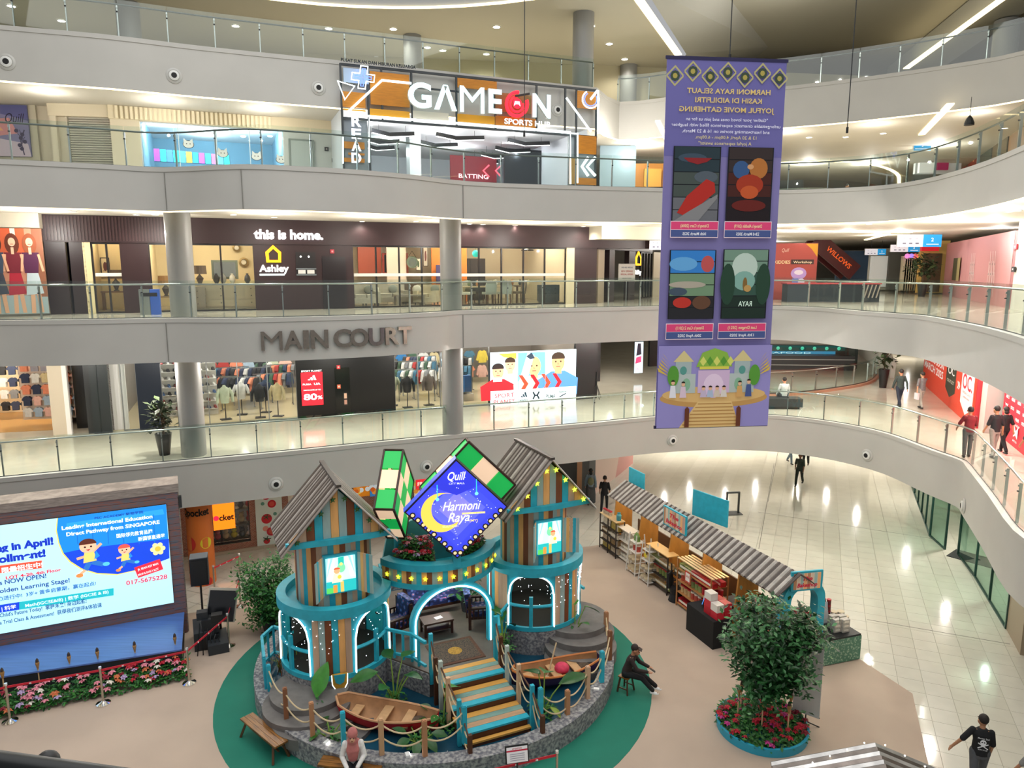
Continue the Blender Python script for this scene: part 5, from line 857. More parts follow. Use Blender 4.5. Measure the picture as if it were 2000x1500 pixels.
for r in range(4):
 for i in range(6):
  c = R.choice(toys); o = MB().use(mat(c, .7)).ball(0, 0, .12, .13, 10).ball(0, 0, .3, .1, 10).ball(-.07, 0, .39, .04, 6).ball(.07, 0, .39, .04, 6).obj('soft_toy', label='%s soft toy in the dark window, shelf %s, place %d' % ({'f0d040': 'yellow', 'e8e8ec': 'white', 'd0b080': 'tan', 'c04048': 'red', '98a0a8': 'grey', 'e0c0a0': 'cream', '60606a': 'dark grey'}[c], ('lowest', 'second', 'third', 'top')[r], i + 1), cat='toy', group='soft toys in the dark window', smooth=60); S0.put(o, f0(440) + i * .3 - .3, .55, .40 + r * .6)
for r in range(4): S0.box('window_shelf', mat('4a3826'), f0(375), f0(486), .36 + r * .6, .39 + r * .6, .35, .75, label='narrow wooden shelf of soft toys, %s' % ('lowest', 'second from below', 'third from below', 'topmost')[r], cat='shelf')
t, w, h = hang(S0, 'shop_sign', 'lit orange square shop sign above the toy window', 'sign', 414, 984, 460, 1031, -.3, .1, back='c86a10'); p = Print(emit=1.1); p.rect('ff8a1c', 0, 0, w, h); p.text('16100c', 'cket', w * .62, h * .34, h * .3, w=w * .68, bold=.03); p.disc('e02848', w * .14, h * .44, .1); p.obj('print', parent=t); MB().use(DK).box(w / 2, .2, h * .4, .06, .25, .06).obj('bracket', parent=t)
t, w, h = hang(S0, 'tomato_poster', 'white wall poster of red tomatoes on the brick wall', 'poster', 497, 968, 555, 1066, -.04, .04, back='d8e0d8'); h += .12; t.location.z -= .02; p = Print(rough=.5); p.rect('e3ebe2', 0, 0, w, h)
for x, z, r, c in ((.42, .93, .16, 'd0283a'), (.62, .95, .12, 'e08a80'), (.62, .78, .16, 'cf2c38'), (.62, .78, .10, 'e0564c'), (.28, .80, .07, '6a9a88'), (.40, .53, .20, 'd8303c'), (.72, .60, .07, '6a9a88'), (.34, .36, .11, 'e89a88'), (.55, .30, .18, 'c93440'), (.55, .30, .11, 'd8604c'), (.74, .32, .13, 'c83a44'), (.36, .14, .12, 'd03a40')): p.disc(c, w * x, h * z, w * r)
for x, z in ((.40, .56), (.42, .96), (.36, .18)):
 for k in range(5): p.line('2c5a3a', [(w * x, h * z), (w * x + .16 * cos(k * 1.26), h * z + .12 * sin(k * 1.26))], .03)
p.obj('print', parent=t)
t, w, h = hang(S0, 'pale_poster', 'pale poster on the brick wall beside the tomato poster', 'poster', 562, 962, 615, 1050, -.04, .04, back='e8dcc8'); p = Print(rough=.5); p.rect('efe0cc', 0, 0, w, h); p.rect('8a7a9a', .05, .05, w - .05, .25); p.disc('d88a9a', w * .4, h * .95, .2); p.obj('print', parent=t)
for a in ((690, 946, 722, 968, 'basket_poster', 'small poster of oranges in a basket above the castle roof', 'e88a20'), (722, 944, 748, 967, 'fish_poster', 'small blue and yellow fish poster above the castle roof', '3a8ad0'), (808, 934, 826, 975, 'food_poster', 'narrow red and cream poster between the castle signs', 'e8d8c0')):
 t, w, h = hang(S0, *a[4:6], 'poster', *a[:4], -.04, .04, back='a07a4c'); p = Print(emit=.3); p.rect(a[6], 0, 0, w, h)
 for k in range(12): p.disc(('f0a040', 'f4d060', 'e06a20', 'e8f0f4')[k % 4], w * (.1 + .8 * R.random()), h * (.15 + .7 * R.random()), .1)
 p.obj('print', parent=t)
t, w, h = hang(S0, 'red_sign', 'red shop sign just left of the blue diamond sign', 'sign', 812, 934, 846, 952, -.1, .06, back='c8202c'); p = Print(emit=.8); p.rect('e02c34', 0, 0, w, h); p.text('fff4e0', 'FRESH', w / 2, h * .3, h * .45, w=w * .8); p.obj('print', parent=t)
# orange wrap round the left column
OW = thing('column_wrap', 'orange printed wrap with round fruits round the left column', 'wrap', (C1.x, C1.y, 0)); MB().use(mat('d5702a', .5)).lathe([(.425, 0), (.425, B1)], 32, cap=False).obj('sheet', parent=OW, smooth=60)
p = Print(0, .0006, rough=.5)
for x, z, r, c in ((-.3, 1.55, .28, 'c8342c'), (.32, 1.55, .2, 'd8c832'), (.05, .82, .2, 'c9d23c'), (-.42, .62, .2, '4a8a6a'), (.3, .15, .15, 'c8342c')): p.disc(c, x, z, r)
p.text('1a1410', 'Qpocket', 0, 2.55, .35, w=1.0, bold=.03); p.line('1a5a30', [(-.05, .82), (.12, .82)], .03)
p.v = [Vector((( .43 - v.y) * sin(v.x / .43 + .1), -(.43 - v.y) * cos(v.x / .43 + .1), v.z)) for v in p.v]; p.obj('print', parent=OW)
# dark shopfront and pink wall behind the right tower, ground passage
def gw(px0, py0, px1, py1, H, col, name='wall_ground', e=0, d=.15):
 a, b_ = G(px0, py0), G(px1, py1); v = b_ - a; MB().use(mat(col, .45, emit=e)).box(v.length / 2, d / 2, 0, v.length, d, H).obj(name, kind='structure', loc=a, rz=atan2(v.y, v.x))
gw(1040, 1010, 1126, 985, zc0, '1e1d1e'); gw(1126, 985, 1136, 980, zc0, 'a06a3c'); gw(1136, 980, 1150, 974, zc0, '22252a'); gw(1150, 974, 1162, 966, zc0, '3a3c40')
a, b_ = G(1162, 966), G(1236, 905); v = b_ - a; t = thing('pink_wall_print', 'pale pink printed wall behind the two walkers at the castle', 'wall print', a, atan2(v.y, v.x)); MB().use(mat('e6c0b4', .4)).box(v.length / 2, .08, 0, v.length, .1, zc0).obj('board', parent=t); p = Print(rough=.4); p.rect('ecd0c4', 0, 0, v.length, zc0); p.poly('d8786a', [(v.length * .2, zc0), (v.length * .8, zc0), (v.length * .35, 1.7)]); p.poly('dca09a', [(v.length * .5, 0), (v.length, 0), (v.length, zc0), (v.length * .75, zc0)]); p.obj('print', parent=t)
for px, py in ((650, 1060), (560, 1075), (460, 1085), (1180, 960), (1300, 910), (1420, 905), (1560, 900), (1680, 935), (1350, 895), (1480, 892), (1620, 905), (1780, 1000), (1860, 1090), (1940, 1190), (900, 1000), (1040, 990), (760, 1030)): g = G(px, py - 20); plight(Vector((g.x, g.y, B1 - .35)), 210)  # added point lights brighten the floor under the lowest balcony
gl = [G(x, y) for x, y in ((1780, 948), (1816, 1047), (1845, 1073), (1871, 1083), (1904, 1127), (1965, 1228))]
for i, (a, b_) in enumerate(zip(gl, gl[1:])):
 if i == 2: continue
 v = b_ - a; Wl = Wall(a[:2], atan2(v.y, v.x)); window(Wl, 0, v.length, 0, zc0, max(1, round(v.length / 1.6)), mat('3c5a55', .3, .5), 0, glassmat((.62, .78, .72)), .05)
o = MB().use(mat('2a2c2c', .8)).box(0, 0, 0, 1.6, 1.0, .02).obj('door_mat', label='dark door mat at the glass entrance on the right', cat='mat'); g = G(1888, 1092); o.location = (g.x + .3, g.y, .001); o.rotation_euler.z = radians(-50)
a = G(1965, 1228); b_ = G(1992, 1279); v = b_ - a; MB().use(mat('9a8a74', .4)).box(v.length / 2, .4, 0, v.length, .8, zc0).obj('column', kind='structure', loc=a, rz=atan2(v.y, v.x))
gw(1700, 905, 1800, 935, zc0, 'c9c2b2'); MB().use(mat('b9b2a2', .6)).box(27, 27, 0, .2, 16, zc0).obj('wall_right', kind='structure')
# rows of added point lights, standing in for downlights, fill the walkways
for F, z, e in ((F1, B2, 230), (F2, B3, 150), (F4, B4, 55)):
 for p_ in resample([q for q in off(F, 1.4) if q.y > 15 and -20 < q.x < 18], 3.4): plight(Vector((p_.x, p_.y, z - .6)), e)
for x, y in ((8, 24), (13, 22), (11, 32)): plight(Vector((x, y, 20.2)), 260)  # extra fill added below the dark top ceiling on the right
for x, y in ((14, 42), (20, 40), (18, 50), (10, 40), (22, 33)): plight(Vector((x, y, B3 - .3)), 170)  # extra fill added for the dark far right of the furniture storey
# ================================================================ FESTIVE CASTLE IN THE COURT
TH = radians(24); CM_ = Vector((-2.0, 18.75)); CU = Vector((cos(TH), sin(TH))); CV = Vector((-sin(TH), cos(TH)))
def CL(x, y, z=0): p = CM_ + CU * x + CV * y; return Vector((p.x, p.y, z))
def ct(name, label, cat, x, y, z=0, rz=0, group=None): return thing(name, label, cat, CL(x, y, z), TH + rz, group)
STONE = mat('a5a4a1', .8, noise=.45, scale=14, bump=.5, two='62626a'); GSTEP = mat('726e6b', .75, noise=.15, scale=4, bump=.2)
TAN, GTEAL, BRN, ORA, TAN2 = (mat(c, .6, noise=.12, scale=6, stretch=(1, 1, .25)) for c in ('cdac90', '9db6b3', '7d4524', 'ecb06a', 'bd9e86'))
PLK = [TAN, GTEAL, BRN, TEAL, ORA, TAN2]
RC = (-.13, -.16)                                     # ring centre
PF = ct('castle_platform', 'round grey stone platform with painted blue water under the castle', 'platform', 0, 0)
MB().use(STONE).lathe([(4.85, .014), (4.85, .52), (4.50, .52), (4.50, .10)], 84, *RC, cap=False).obj('ring_wall', parent=PF, smooth=40)
MB().use(mat('14485f', .3, noise=.12, scale=3, bump=.2)).lathe([(4.52, .24), (.01, .24)], 72, *RC, cap=False).obj('painted_water', parent=PF)
dk = MB().use(mat('5a5048', .6, noise=.15, scale=3)); dk.prism([(-2.6, 2.9), (-2.6, .4), (-1.6, -1.0), (-.95, -2.0), (.85, -2.0), (1.6, -1.0), (2.6, .4), (2.6, 2.9)], .25, .90); dk.obj('deck', parent=PF)
MB().use(STONE).prism([(-2.62, 2.92), (-2.62, .38), (-1.62, -1.02), (-.97, -2.02), (-1.0, -1.9), (.9, -1.9), (.87, -2.02), (1.62, -1.02), (2.62, .38), (2.62, 2.92)], .25, .86).obj('deck_side', parent=PF)
for k, (x, y, r, z) in enumerate(((-3.75, -1.15, .95, .74), (-3.85, -1.45, 1.05, .60), (-3.75, -1.85, 1.0, .46), (-3.4, -2.2, .95, .34), (3.75, -.9, 1.0, .92), (3.7, -1.3, 1.0, .75), (3.5, -1.75, 1.0, .58), (3.2, -2.1, .9, .41))): MB().use(GSTEP).cyl(x, y, .2, r if r < 1 else r, z - .2, 36, r).obj('stone_step', parent=PF, smooth=40)
# ---------------------------------------------------------------- towers
def tower(x, label, turn, wins, zs, picture_hue, shut):
 t = ct('striped_tower', label, 'tower', x, 0, 0); rr = 1.36
 MB().use(STONE).cyl(0, 0, .22, rr + .05, zs - .22, 48).obj('stone_base', parent=t, smooth=40)
 hw = radians(26); z0, z1, zt_ = zs + .08, zs + 1.15, zs + 1.62
 def arch(a):
  d = min(abs(a - w) for w in wins)
  if d >= hw: return None
  q = d / hw; return z1 - .15 + .60 * (1 - max(0, q) ** 2.6) ** .5
 N = 120; w = MB().use(TEAL); ins = MB().use(mat('1f1e20', .8))
 for k in range(N):
  a, b_ = 2 * pi * k / N - pi, 2 * pi * (k + 1) / N - pi; m = (a + b_) / 2; h0, h1 = arch(a), arch(b_); hm = arch(m)
  def quad(za0, za1, zb0, zb1):
   P = [(rr * cos(q), rr * sin(q), z) for q, z in ((a, za0), (b_, za1), (b_, zb1), (a, zb0))]; Q = [(.93 * p[0], .93 * p[1], p[2]) for p in P]; w.add(P + Q, [(0, 1, 2, 3), (7, 6, 5, 4), (0, 4, 5, 1), (3, 2, 6, 7), (1, 5, 6, 2), (4, 0, 3, 7)])
  if hm is None: quad(zs, zs, zt_, zt_)
  else: quad(h0 or z0, h1 or z0, zt_, zt_); quad(zs, zs, z0, z0)
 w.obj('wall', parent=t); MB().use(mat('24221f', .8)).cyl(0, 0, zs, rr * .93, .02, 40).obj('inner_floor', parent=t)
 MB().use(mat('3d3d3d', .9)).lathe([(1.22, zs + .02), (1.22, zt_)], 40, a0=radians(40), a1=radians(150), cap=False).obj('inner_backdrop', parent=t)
 for wa in wins:
  P = []
  for k in range(25):
   q = -1 + 2 * k / 24; a = wa + q * hw * 1.02; z = z1 - .15 + .62 * max(0, 1 - abs(q) ** 2.6) ** .5; P.append(((rr + .05) * cos(a), (rr + .05) * sin(a), z))
  P = [((rr + .05) * cos(wa - hw * 1.04), (rr + .05) * sin(wa - hw * 1.04), zs + .1)] + P + [((rr + .05) * cos(wa + hw * 1.04), (rr + .05) * sin(wa + hw * 1.04), zs + .1)]
  MB().use(NEON).tube(P, .022, 6).obj('neon_outline', parent=t)
  MB().use(TEAL).tube([(((rr) * cos(wa + hw * q)), (rr) * sin(wa + hw * q), zs + .72) for q in [-1 + k / 4 for k in range(9)]], .045, 6).obj('window_rail', parent=t)
  MB().use(TEAL).at(rr * cos(wa), rr * sin(wa), 0, wa).box(0, 0, zs + .05, .08, .10, .95).obj('window_post', parent=t)
 # planks of the wall piers, one by one
 mid = [(wins[0] + wins[1]) / 2] + [wins[0] - radians(46), wins[1] + radians(46)]
 for mi, c in enumerate(mid):
  n = 6 if mi == 0 else 5; st = radians(6.6)
  for k in range(n):
   a = c + (k - (n - 1) / 2) * st; b = MB().use(PLK[(k + mi * 2) % 6]); rin, ro = rr - .01, rr + .025; q = [(ro * cos(a + s * st * .48), ro * sin(a + s * st * .48)) for s in (-1, 0, 1)] + [(rin * cos(a + s * st * .48), rin * sin(a + s * st * .48)) for s in (1, 0, -1)]
   b.prism(q, zs + .12, zt_ - .02).obj('plank', parent=t)
 MB().use(TEAL).lathe([(rr + .03, zs), (rr + .06, zs), (rr + .06, zs + .12), (rr, zs + .12)], 48, cap=False).obj('base_band', parent=t, smooth=40)
 MB().use(TEAL).lathe([(rr - .1, zt_ - .02), (rr + .09, zt_ - .02), (rr + .09, zt_ + .24), (rr - .14, zt_ + .24), (rr - .14, zt_ + .06), (.01, zt_ + .06)], 64, cap=False).obj('ledge', parent=t, smooth=40)
 # upper storey
 zu = zt_ + .05; ze = zu + 1.82; r2 = .96; NP = 42
 MB().use(mat('57524c', .7)).cyl(0, 0, zu, r2 - .02, ze - zu, 40).obj('core', parent=t)
 seq = [TEAL, ORA, BRN, GTEAL, TAN, TEAL, ORA, BRN, TAN2, GTEAL]
 for k in range(NP):
  a = 2 * pi * k / NP; st = 2 * pi / NP; q = [(r2 * cos(a + s * st * .49), r2 * sin(a + s * st * .49)) for s in (-1, 1)] + [((r2 - .04) * cos(a + s * st * .49), (r2 - .04) * sin(a + s * st * .49)) for s in (1, -1)]
  MB().use(seq[k % 10]).prism(q, zu, ze + .25).obj('plank', parent=t)
 # gable front and its planks
 gy = -1.02; hwid = 1.16; zr = ze + 1.28; zb = ze + .02
 for k in range(12):
  x0, x1 = -hwid + 2 * hwid * k / 12, -hwid + 2 * hwid * (k + 1) / 12; f = lambda x: zb + .06 + (zr - zb - .12) * (1 - abs(x) / hwid)
  MB().use(seq[(k * 3 + 1) % 10]).plate([(x0 + .004, zb), (x1 - .004, zb), (x1 - .004, max(zb + .01, f(x1))), (x0 + .004, max(zb + .01, f(x0)))] if abs(x0 + x1) > .01 else [(x0, zb), (x1, zb), (x1, f(x1)), (0, f(0)), (x0, f(x0))], gy, gy + .05).obj('gable_plank', parent=t)
 bt = MB().use(TEAL); bt.prism([(-hwid - .1, gy - .03), (0, gy - .14), (hwid + .1, gy - .03), (hwid + .1, gy + .08), (-hwid - .1, gy + .08)], zb - .12, zb + .02); bt.obj('gable_beam', parent=t)
 MB().use(TEAL).plate([(-hwid, zb), (hwid, zb), (0, zr)], 1.0, 1.05).obj('back_gable', parent=t)
 # corrugated roof sheets, rib by rib
 rw = [mat(c, .5, noise=.15, scale=5) for c in ('8d837b', '4a3f38', 'b0a8a0', '5a4e46')]; L0, L1 = gy - .18, 1.25; n = 26
 for s in (-1, 1):
  sh = thing('roof_slope', None, None, parent=t)
  for k in range(n):
   y0, y1 = L0 + (L1 - L0) * k / n, L0 + (L1 - L0) * (k + 1) / n; ym = (y0 + y1) / 2; xe, ze_ = s * (hwid + .24), zb - .24; up = .035
   P = [(0, y0, zr + .06), (0, ym, zr + .06 + up), (0, y1, zr + .06), (xe, y0, ze_), (xe, ym, ze_ + up), (xe, y1, ze_), (0, y0, zr + .03), (0, y1, zr + .03), (xe, y0, ze_ - .03), (xe, y1, ze_ - .03)]
   F = [(0, 1, 4, 3), (1, 2, 5, 4), (6, 8, 9, 7), (3, 4, 5, 9, 8), (0, 6, 7, 2, 1), (0, 3, 8, 6), (2, 7, 9, 5)]
   MB().use(rw[(0, 1, 0, 2, 1, 3, 0, 1, 2, 1)[(k + (s > 0) * 3) % 10]]).add(P, F if s > 0 else [f[::-1] for f in F]).obj('roof_rib', parent=sh)
 MB().use(mat('3f3833', .5)).bar((0, L0, zr + .09), (0, L1, zr + .09), .12, .06).obj('ridge_cap', parent=t)
 # lit window picture with open shutters
 wz0, wz1 = zu + .45, zu + 1.35; wy = -r2 - .05
 p = Print(wy - .02, emit=1.0); p.rect('c8f0ea', -.36, wz0, .36, wz1)
 for s in (-1, 1):
  for k in range(4): p.poly(('9adcd8', 'd8f6f4')[k % 2], [(s * (.36 - k * .06), wz1), (s * (.30 - k * .06), wz1), (s * (.33 - k * .03), wz0 + .35), (s * .36, wz0 + .35)])
 p.rect('28b8a8', -.06, wz0 + .6, .08, wz1); p.disc('7ad8a0', .01, wz0 + .62, .1, .12); p.disc('f4e080', .01, wz0 + .72, .04)
 p.rect('2ab4b4', -.36, wz0, .36, wz0 + .30); p.rect('e8b860', -.02, wz0, .06, wz0 + .28); p.rect('58c860', -.36, wz0, -.18, wz0 + .14); p.rect('e09040', -.2, wz0, -.1, wz0 + .2)
 x = picture_hue; p.poly('f4e4c0', [(x - .13, wz0 + .26), (x + .13, wz0 + .26), (x + .08, wz0 + .5), (x - .08, wz0 + .5)]); p.disc('f0a878', x, wz0 + .56, .075); p.disc('e05a3a', x, wz0 + .6, .08, .05, a0=0, a1=pi); p.disc('f8c848', x + .06, wz0 + .4, .05); p.obj('window_picture', parent=t)
 MB().use(TEAL).box(0, wy + .05, wz0 - .05, .84, .09, wz1 - wz0 + .12).obj('window_frame', parent=t)
 for s in (-1, 1):
  shp = thing('shutter', None, None, (s * .42, wy - .02, wz0 - .04), -s * (shut if s > 0 else 1.0), parent=t)
  for k in range(5): MB().use([GTEAL, ORA, TAN, TEAL, GTEAL][k]).box(s * (.05 + k * .09), 0, 0, .086, .03, wz1 - wz0 + .1).obj('slat', parent=shp)
 # star lights along the gable and string lights over the wall
 for s in (-1, 1):
  for k in range(4):
   q = (k + .5) / 4; b = MB().use(glow('f6e23a', 3) if x > 0 else mat('2f5a2a', .6)); b.at(s * hwid * q, gy - .10, zr - (zr - zb) * q - .10); b.ball(0, 0, 0, .045, 6); b.use(glow('b8e048', 1.2) if x > 0 else mat('3a6a30', .6))
   for j in range(5): b.bar((0, 0, 0), (.075 * cos(j * 1.257 + .4), 0, .075 * sin(j * 1.257 + .4)), .03, .02)
   b.obj('star_light', parent=t)
 b = MB().use(glow('f4f6ff', 4)); Rg = random.Random(int(x * 10) + 5)
 for k in range(64):
  a = mid[0] + Rg.uniform(-1.1, 1.1); z = zt_ - .05 - abs(Rg.gauss(0, .45)); z = max(z, zs + .3); b.ball((rr + .04) * cos(a), (rr + .04) * sin(a), z, .009, 4)
 o = b.obj('string_lights', parent=t, kind='stuff')
 return t
D = radians
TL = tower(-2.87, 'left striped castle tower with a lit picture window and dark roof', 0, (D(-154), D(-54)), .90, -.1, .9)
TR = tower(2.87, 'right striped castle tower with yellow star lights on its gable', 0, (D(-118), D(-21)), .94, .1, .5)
# ---------------------------------------------------------------- arched gallery between the towers
AG = ct('arched_gallery', 'curved teal balcony with plank front over the arched castle entrance', 'balcony', 0, 0); gc = (0, .62); gr = 1.72; A0, A1 = D(-158), D(-22)
for z0, z1, r0, r1 in ((2.62, 2.76, gr - .1, gr + .05), (3.12, 3.30, gr - .22, gr + .07)): MB().use(TEAL).lathe([(r0, z0), (r1, z0), (r1, z1), (r0, z1), (r0, z0)], 48, *gc, a0=A0, a1=A1).obj('gallery_rail', parent=AG, smooth=40)
MB().use(TEAL).lathe([(gr - .02, 2.7), (gr - .02, 3.15)], 48, *gc, a0=A0, a1=A1).obj('gallery_wall', parent=AG, smooth=40); b = MB().use(TEAL); b.prism([(gc[0] + (gr - .05) * cos(A0 + (A1 - A0) * k / 30), gc[1] + (gr - .05) * sin(A0 + (A1 - A0) * k / 30)) for k in range(31)] + [(1.5, .9), (-1.5, .9)], 2.64, 2.74); b.obj('gallery_floor', parent=AG)
n = 30; order = [ORA, BRN, GTEAL, TAN, TEAL, ORA, BRN, GTEAL, TEAL]
for k in range(n):
 a = A0 + (A1 - A0) * (k + .5) / n; st = (A1 - A0) / n * .49; q = [((gr + .02) * cos(a + s * st) + gc[0], (gr + .02) * sin(a + s * st) + gc[1]) for s in (-1, 1)] + [((gr - .03) * cos(a + s * st) + gc[0], (gr - .03) * sin(a + s * st) + gc[1]) for s in (1, -1)]; MB().use(order[k % 9]).prism(q, 2.76, 3.12).obj('plank', parent=AG)
for k in range(11):
 a = A0 + (A1 - A0) * (k + .7) / 11.4; b = MB().use(glow('f6e030', 4)); b.at(gc[0] + (gr + .07) * cos(a), gc[1] + (gr + .07) * sin(a), 2.93, a + pi / 2); b.ball(0, 0, 0, .035, 6); b.use(glow('c8d030', 1.1)); 
 for j in range(5): b.bar((0, 0, 0), (.065 * cos(j * 1.257 + .3), 0, .065 * sin(j * 1.257 + .3)), .03, .02)
 b.obj('star_light', parent=AG)
def archpts(hw, z0, zs, rise, n=20): return [(-hw, z0)] + [(hw * -cos(pi * k / n), zs + rise * sin(pi * k / n)) for k in range(n + 1)] + [(hw, z0)]
ao, ai = archpts(1.17, .9, 1.75, 1.0), archpts(.98, .9, 1.75, .84); k = len(ao); b = MB().use(TEAL); ya, yb = -1.12, -.98
b.add([(x, ya, z) for x, z in ao] + [(x, ya, z) for x, z in ai] + [(x, yb, z) for x, z in ao] + [(x, yb, z) for x, z in ai], [(i, k + i, k + i + 1, i + 1) for i in range(k - 1)] + [(2 * k + i, 2 * k + i + 1, 3 * k + i + 1, 3 * k + i) for i in range(k - 1)] + [(i, i + 1, 2 * k + i + 1, 2 * k + i) for i in range(k - 1)] + [(k + i, 3 * k + i, 3 * k + i + 1, k + i + 1) for i in range(k - 1)]); b.obj('entrance_arch', parent=AG)
MB().use(NEON).tube([(x, ya - .03, z) for x, z in archpts(1.05, .92, 1.75, .9)], .022, 6).obj('neon_outline', parent=AG)
for s in (-1, 1): MB().use(TEAL).box(s * 1.55, .1, .9, .16, .16, 1.75).obj('pillar', parent=AG); MB().use(NEON).bar((s * 1.5, .0, 1.0), (s * 1.5, .0, 2.6), .035).obj('neon_line', parent=AG)
# parapet behind the sign
pr = MB().use(mat('5aa9b5', .5, noise=.1, scale=4)); pr.plate([(-1.5, 2.74), (1.5, 2.74), (1.3, 3.7), (.6, 4.0), (-.6, 4.0), (-1.3, 3.7)], .55, .65); pr.obj('parapet', parent=AG)
# ---------------------------------------------------------------- flowers (one kind of bloom, many copies)
def bloom_mesh(col):
 b = MB().use(mat(col, .7, noise=.15, scale=20))
 for k in range(6): a = k * 1.047; b.add([(0, 0, .03), (.05 * cos(a - .45), .05 * sin(a - .45), .05), (.075 * cos(a), .075 * sin(a), .025), (.05 * cos(a + .45), .05 * sin(a + .45), .05)], [(0, 1, 2, 3)])
 b.ball(0, 0, .035, .03, 6); return b.mesh('flower')
BL = {n: bloom_mesh(c) for n, c in (('red', 'c01c34'), ('crimson', '8f1830'), ('pink', 'e890a0'), ('magenta', 'c43a8a'), ('orange', 'd8784a'), ('white', 'ece6d8'), ('lilac', 'b8a0c8'))}
LEAFM = [mat(c, .5, spec=.4) for c in ('2f6b2c', '24562a', '3f7f34')]
def leafcloud(n, fn, size, rnd, mats=LEAFM):
 b = MB()
 for k in range(n):
  p, nrm = fn(rnd); b.use(mats[k % len(mats)]); a = Vector((rnd.uniform(-1, 1), rnd.uniform(-1, 1), rnd.uniform(-.6, .6))).normalized(); c = a.cross(nrm)
  if c.length < .1: continue
  c.normalize(); s = size * rnd.uniform(.7, 1.3); p = Vector(p); b.add([p, p + a * s * .5 + c * s * .26 + nrm * s * .06, p + a * s, p + a * s * .5 - c * s * .26 + nrm * s * .06], [(0, 1, 2, 3)])
 return b
def flowerbed(t, pts_fn, nf, nl, cols, rnd, fs=1.0, size=.10):
 leafcloud(nl, pts_fn, size, rnd).obj('leaves', parent=t, kind='stuff')
 for k in range(nf):
  p, nrm = pts_fn(rnd); q = again(BL[rnd.choice(cols)], 'flower', t, (p[0], p[1], p[2] + .05), rnd.uniform(0, 6), rnd.uniform(-.4, .5)); q.scale = (fs * rnd.uniform(.8, 1.3),) * 3
for s, nm in ((-1, 'left'), (1, 'right')):
 t = ct('balcony_flowers', 'bed of red and pink flowers on the castle balcony, %s of the blue sign' % nm, 'flower bed', 0, 0)
 def fn(r, s=s):
  a = D(-90) + s * r.uniform(.32, 1.05); q = r.uniform(.85, 1.5); h = 3.32 + r.random() * (.16 if q > 1.3 else .42); return (gc[0] + q * cos(a), gc[1] + q * sin(a), h), Vector((0, -.3, 1)).normalized()
 flowerbed(t, fn, 75, 1000, ['red', 'crimson', 'red', 'crimson', 'red', 'pink', 'lilac'], random.Random(3 + s), 1.1, .11)
 MB().use(mat('3a2c20')).lathe([(.7, 3.2), (1.5, 3.2), (1.5, 3.31), (.7, 3.33), (.7, 3.2)], 20, *gc, a0=D(-90) + s * .25, a1=D(-90) + s * 1.1).obj('soil_trough', parent=t)
# ---------------------------------------------------------------- diamond signs
def diamond(name, label, cx, y, cz, half, depth, rz, sk=0.):
 t = ct(name, label, 'sign', cx, y, cz, rz); return t
t = ct('diamond_sign', 'blue lit diamond sign with a golden crescent and festive greeting', 'sign', .08, -1.25, 4.78, D(-14)); h = 1.33
MB().use(mat('2a1a24', .5)).plate([(0, -h), (h, 0), (0, h), (-h, 0)], 0, .34).obj('frame', parent=t)
p = Print(-.004, emit=1.0); e = h * .965; p.poly('3a44d8', [(0, -e), (e, 0), (0, e), (-e, 0)])
for k in range(6): q = .8 - k * .11; p.poly(('3f4ade', '4a56e4', '5a62e6', '6a6ce6', '7a76e4', '8a80e2')[k], [(x * e * q, z * e * q + .02) for x, z in ((0, -1), (1, 0), (0, 1), (-1, 0))]) if k % 2 == 0 else None
p.poly('2f36c4', [(0, e), (-e * .5, e * .5), (0, e * .30), (e * .5, e * .5)])
for k in range(70):
 r = R; a, q = r.random() * 6.28, r.random() ** .5 * .9; x, z = q * e * cos(a), q * e * sin(a)
 if abs(x) + abs(z) < e * .9: p.disc('e8ecff', x, z, .012, n=6)
for k in range(9):
 for s in (-1, 1):
  x, z = s * (e - (k + .5) * e / 9), -((k + .5) * e / 9); p.disc('1c1820', x * .93, z * .93, .08, n=8); p.disc('d8c090', x * .93, z * .93, .045, n=8)
C = Vector((-.40, -.02)); cr = .52; P1 = [(C.x + cr * cos(a), C.y + cr * sin(a)) for a in [D(75 + k * 9) for k in range(28)]]; P2 = [(C.x + .16 + cr * .80 * cos(a), C.y + .08 + cr * .82 * sin(a)) for a in [D(75 + k * 9) for k in range(28)]]
p.c('e8c050', 1.1); k = len(P1); p.add([(x, p.y, z) for x, z in P1] + [(x, p.y, z) for x, z in P2], [(i, i + 1, k + i + 1, k + i) for i in range(k - 1)])
p.text('ffffff', 'Quill', 0, e * .64, .30, w=.46, shear=.3, bold=.012); p.text('d8dcf8', 'CITY MALL', 0, e * .55, .07, w=.4)
p.text('f4f4ff', 'Harmoni', .12, .02, .34, w=.98, shear=.35, bold=.008); p.text('f4f4ff', 'Raya', .04, -.28, .34, w=.56, shear=.35, bold=.008); p.rect('e8c868', .12, -.10, .72, -.05); p.text('f0e8d0', 'SELAUT KASIH DI AIDILFITRI', .42, -.095, .04, w=.56); p.text('e8c868', '[MY]', .42, -.30, .08, w=.2); p.text('f0e0b0', 'SELAUT KASIH', -.18, -.42, .07, w=.4)
for x, z in ((-.5, .62), (.5, .72)): p.rect('3ac0c8', x - .012, z - .25, x + .012, z + .1); p.disc('7adfd8', x, z - .28, .05, n=6)
p.obj('print', parent=t); MB().use(mat('3a4ae0', .4, emit=.55)).plate([(-h - .01, .0), (-.0, h + .01), (-.0, h + .02), (-h - .02, 0)], .02, .33).obj('lit_side', parent=t)
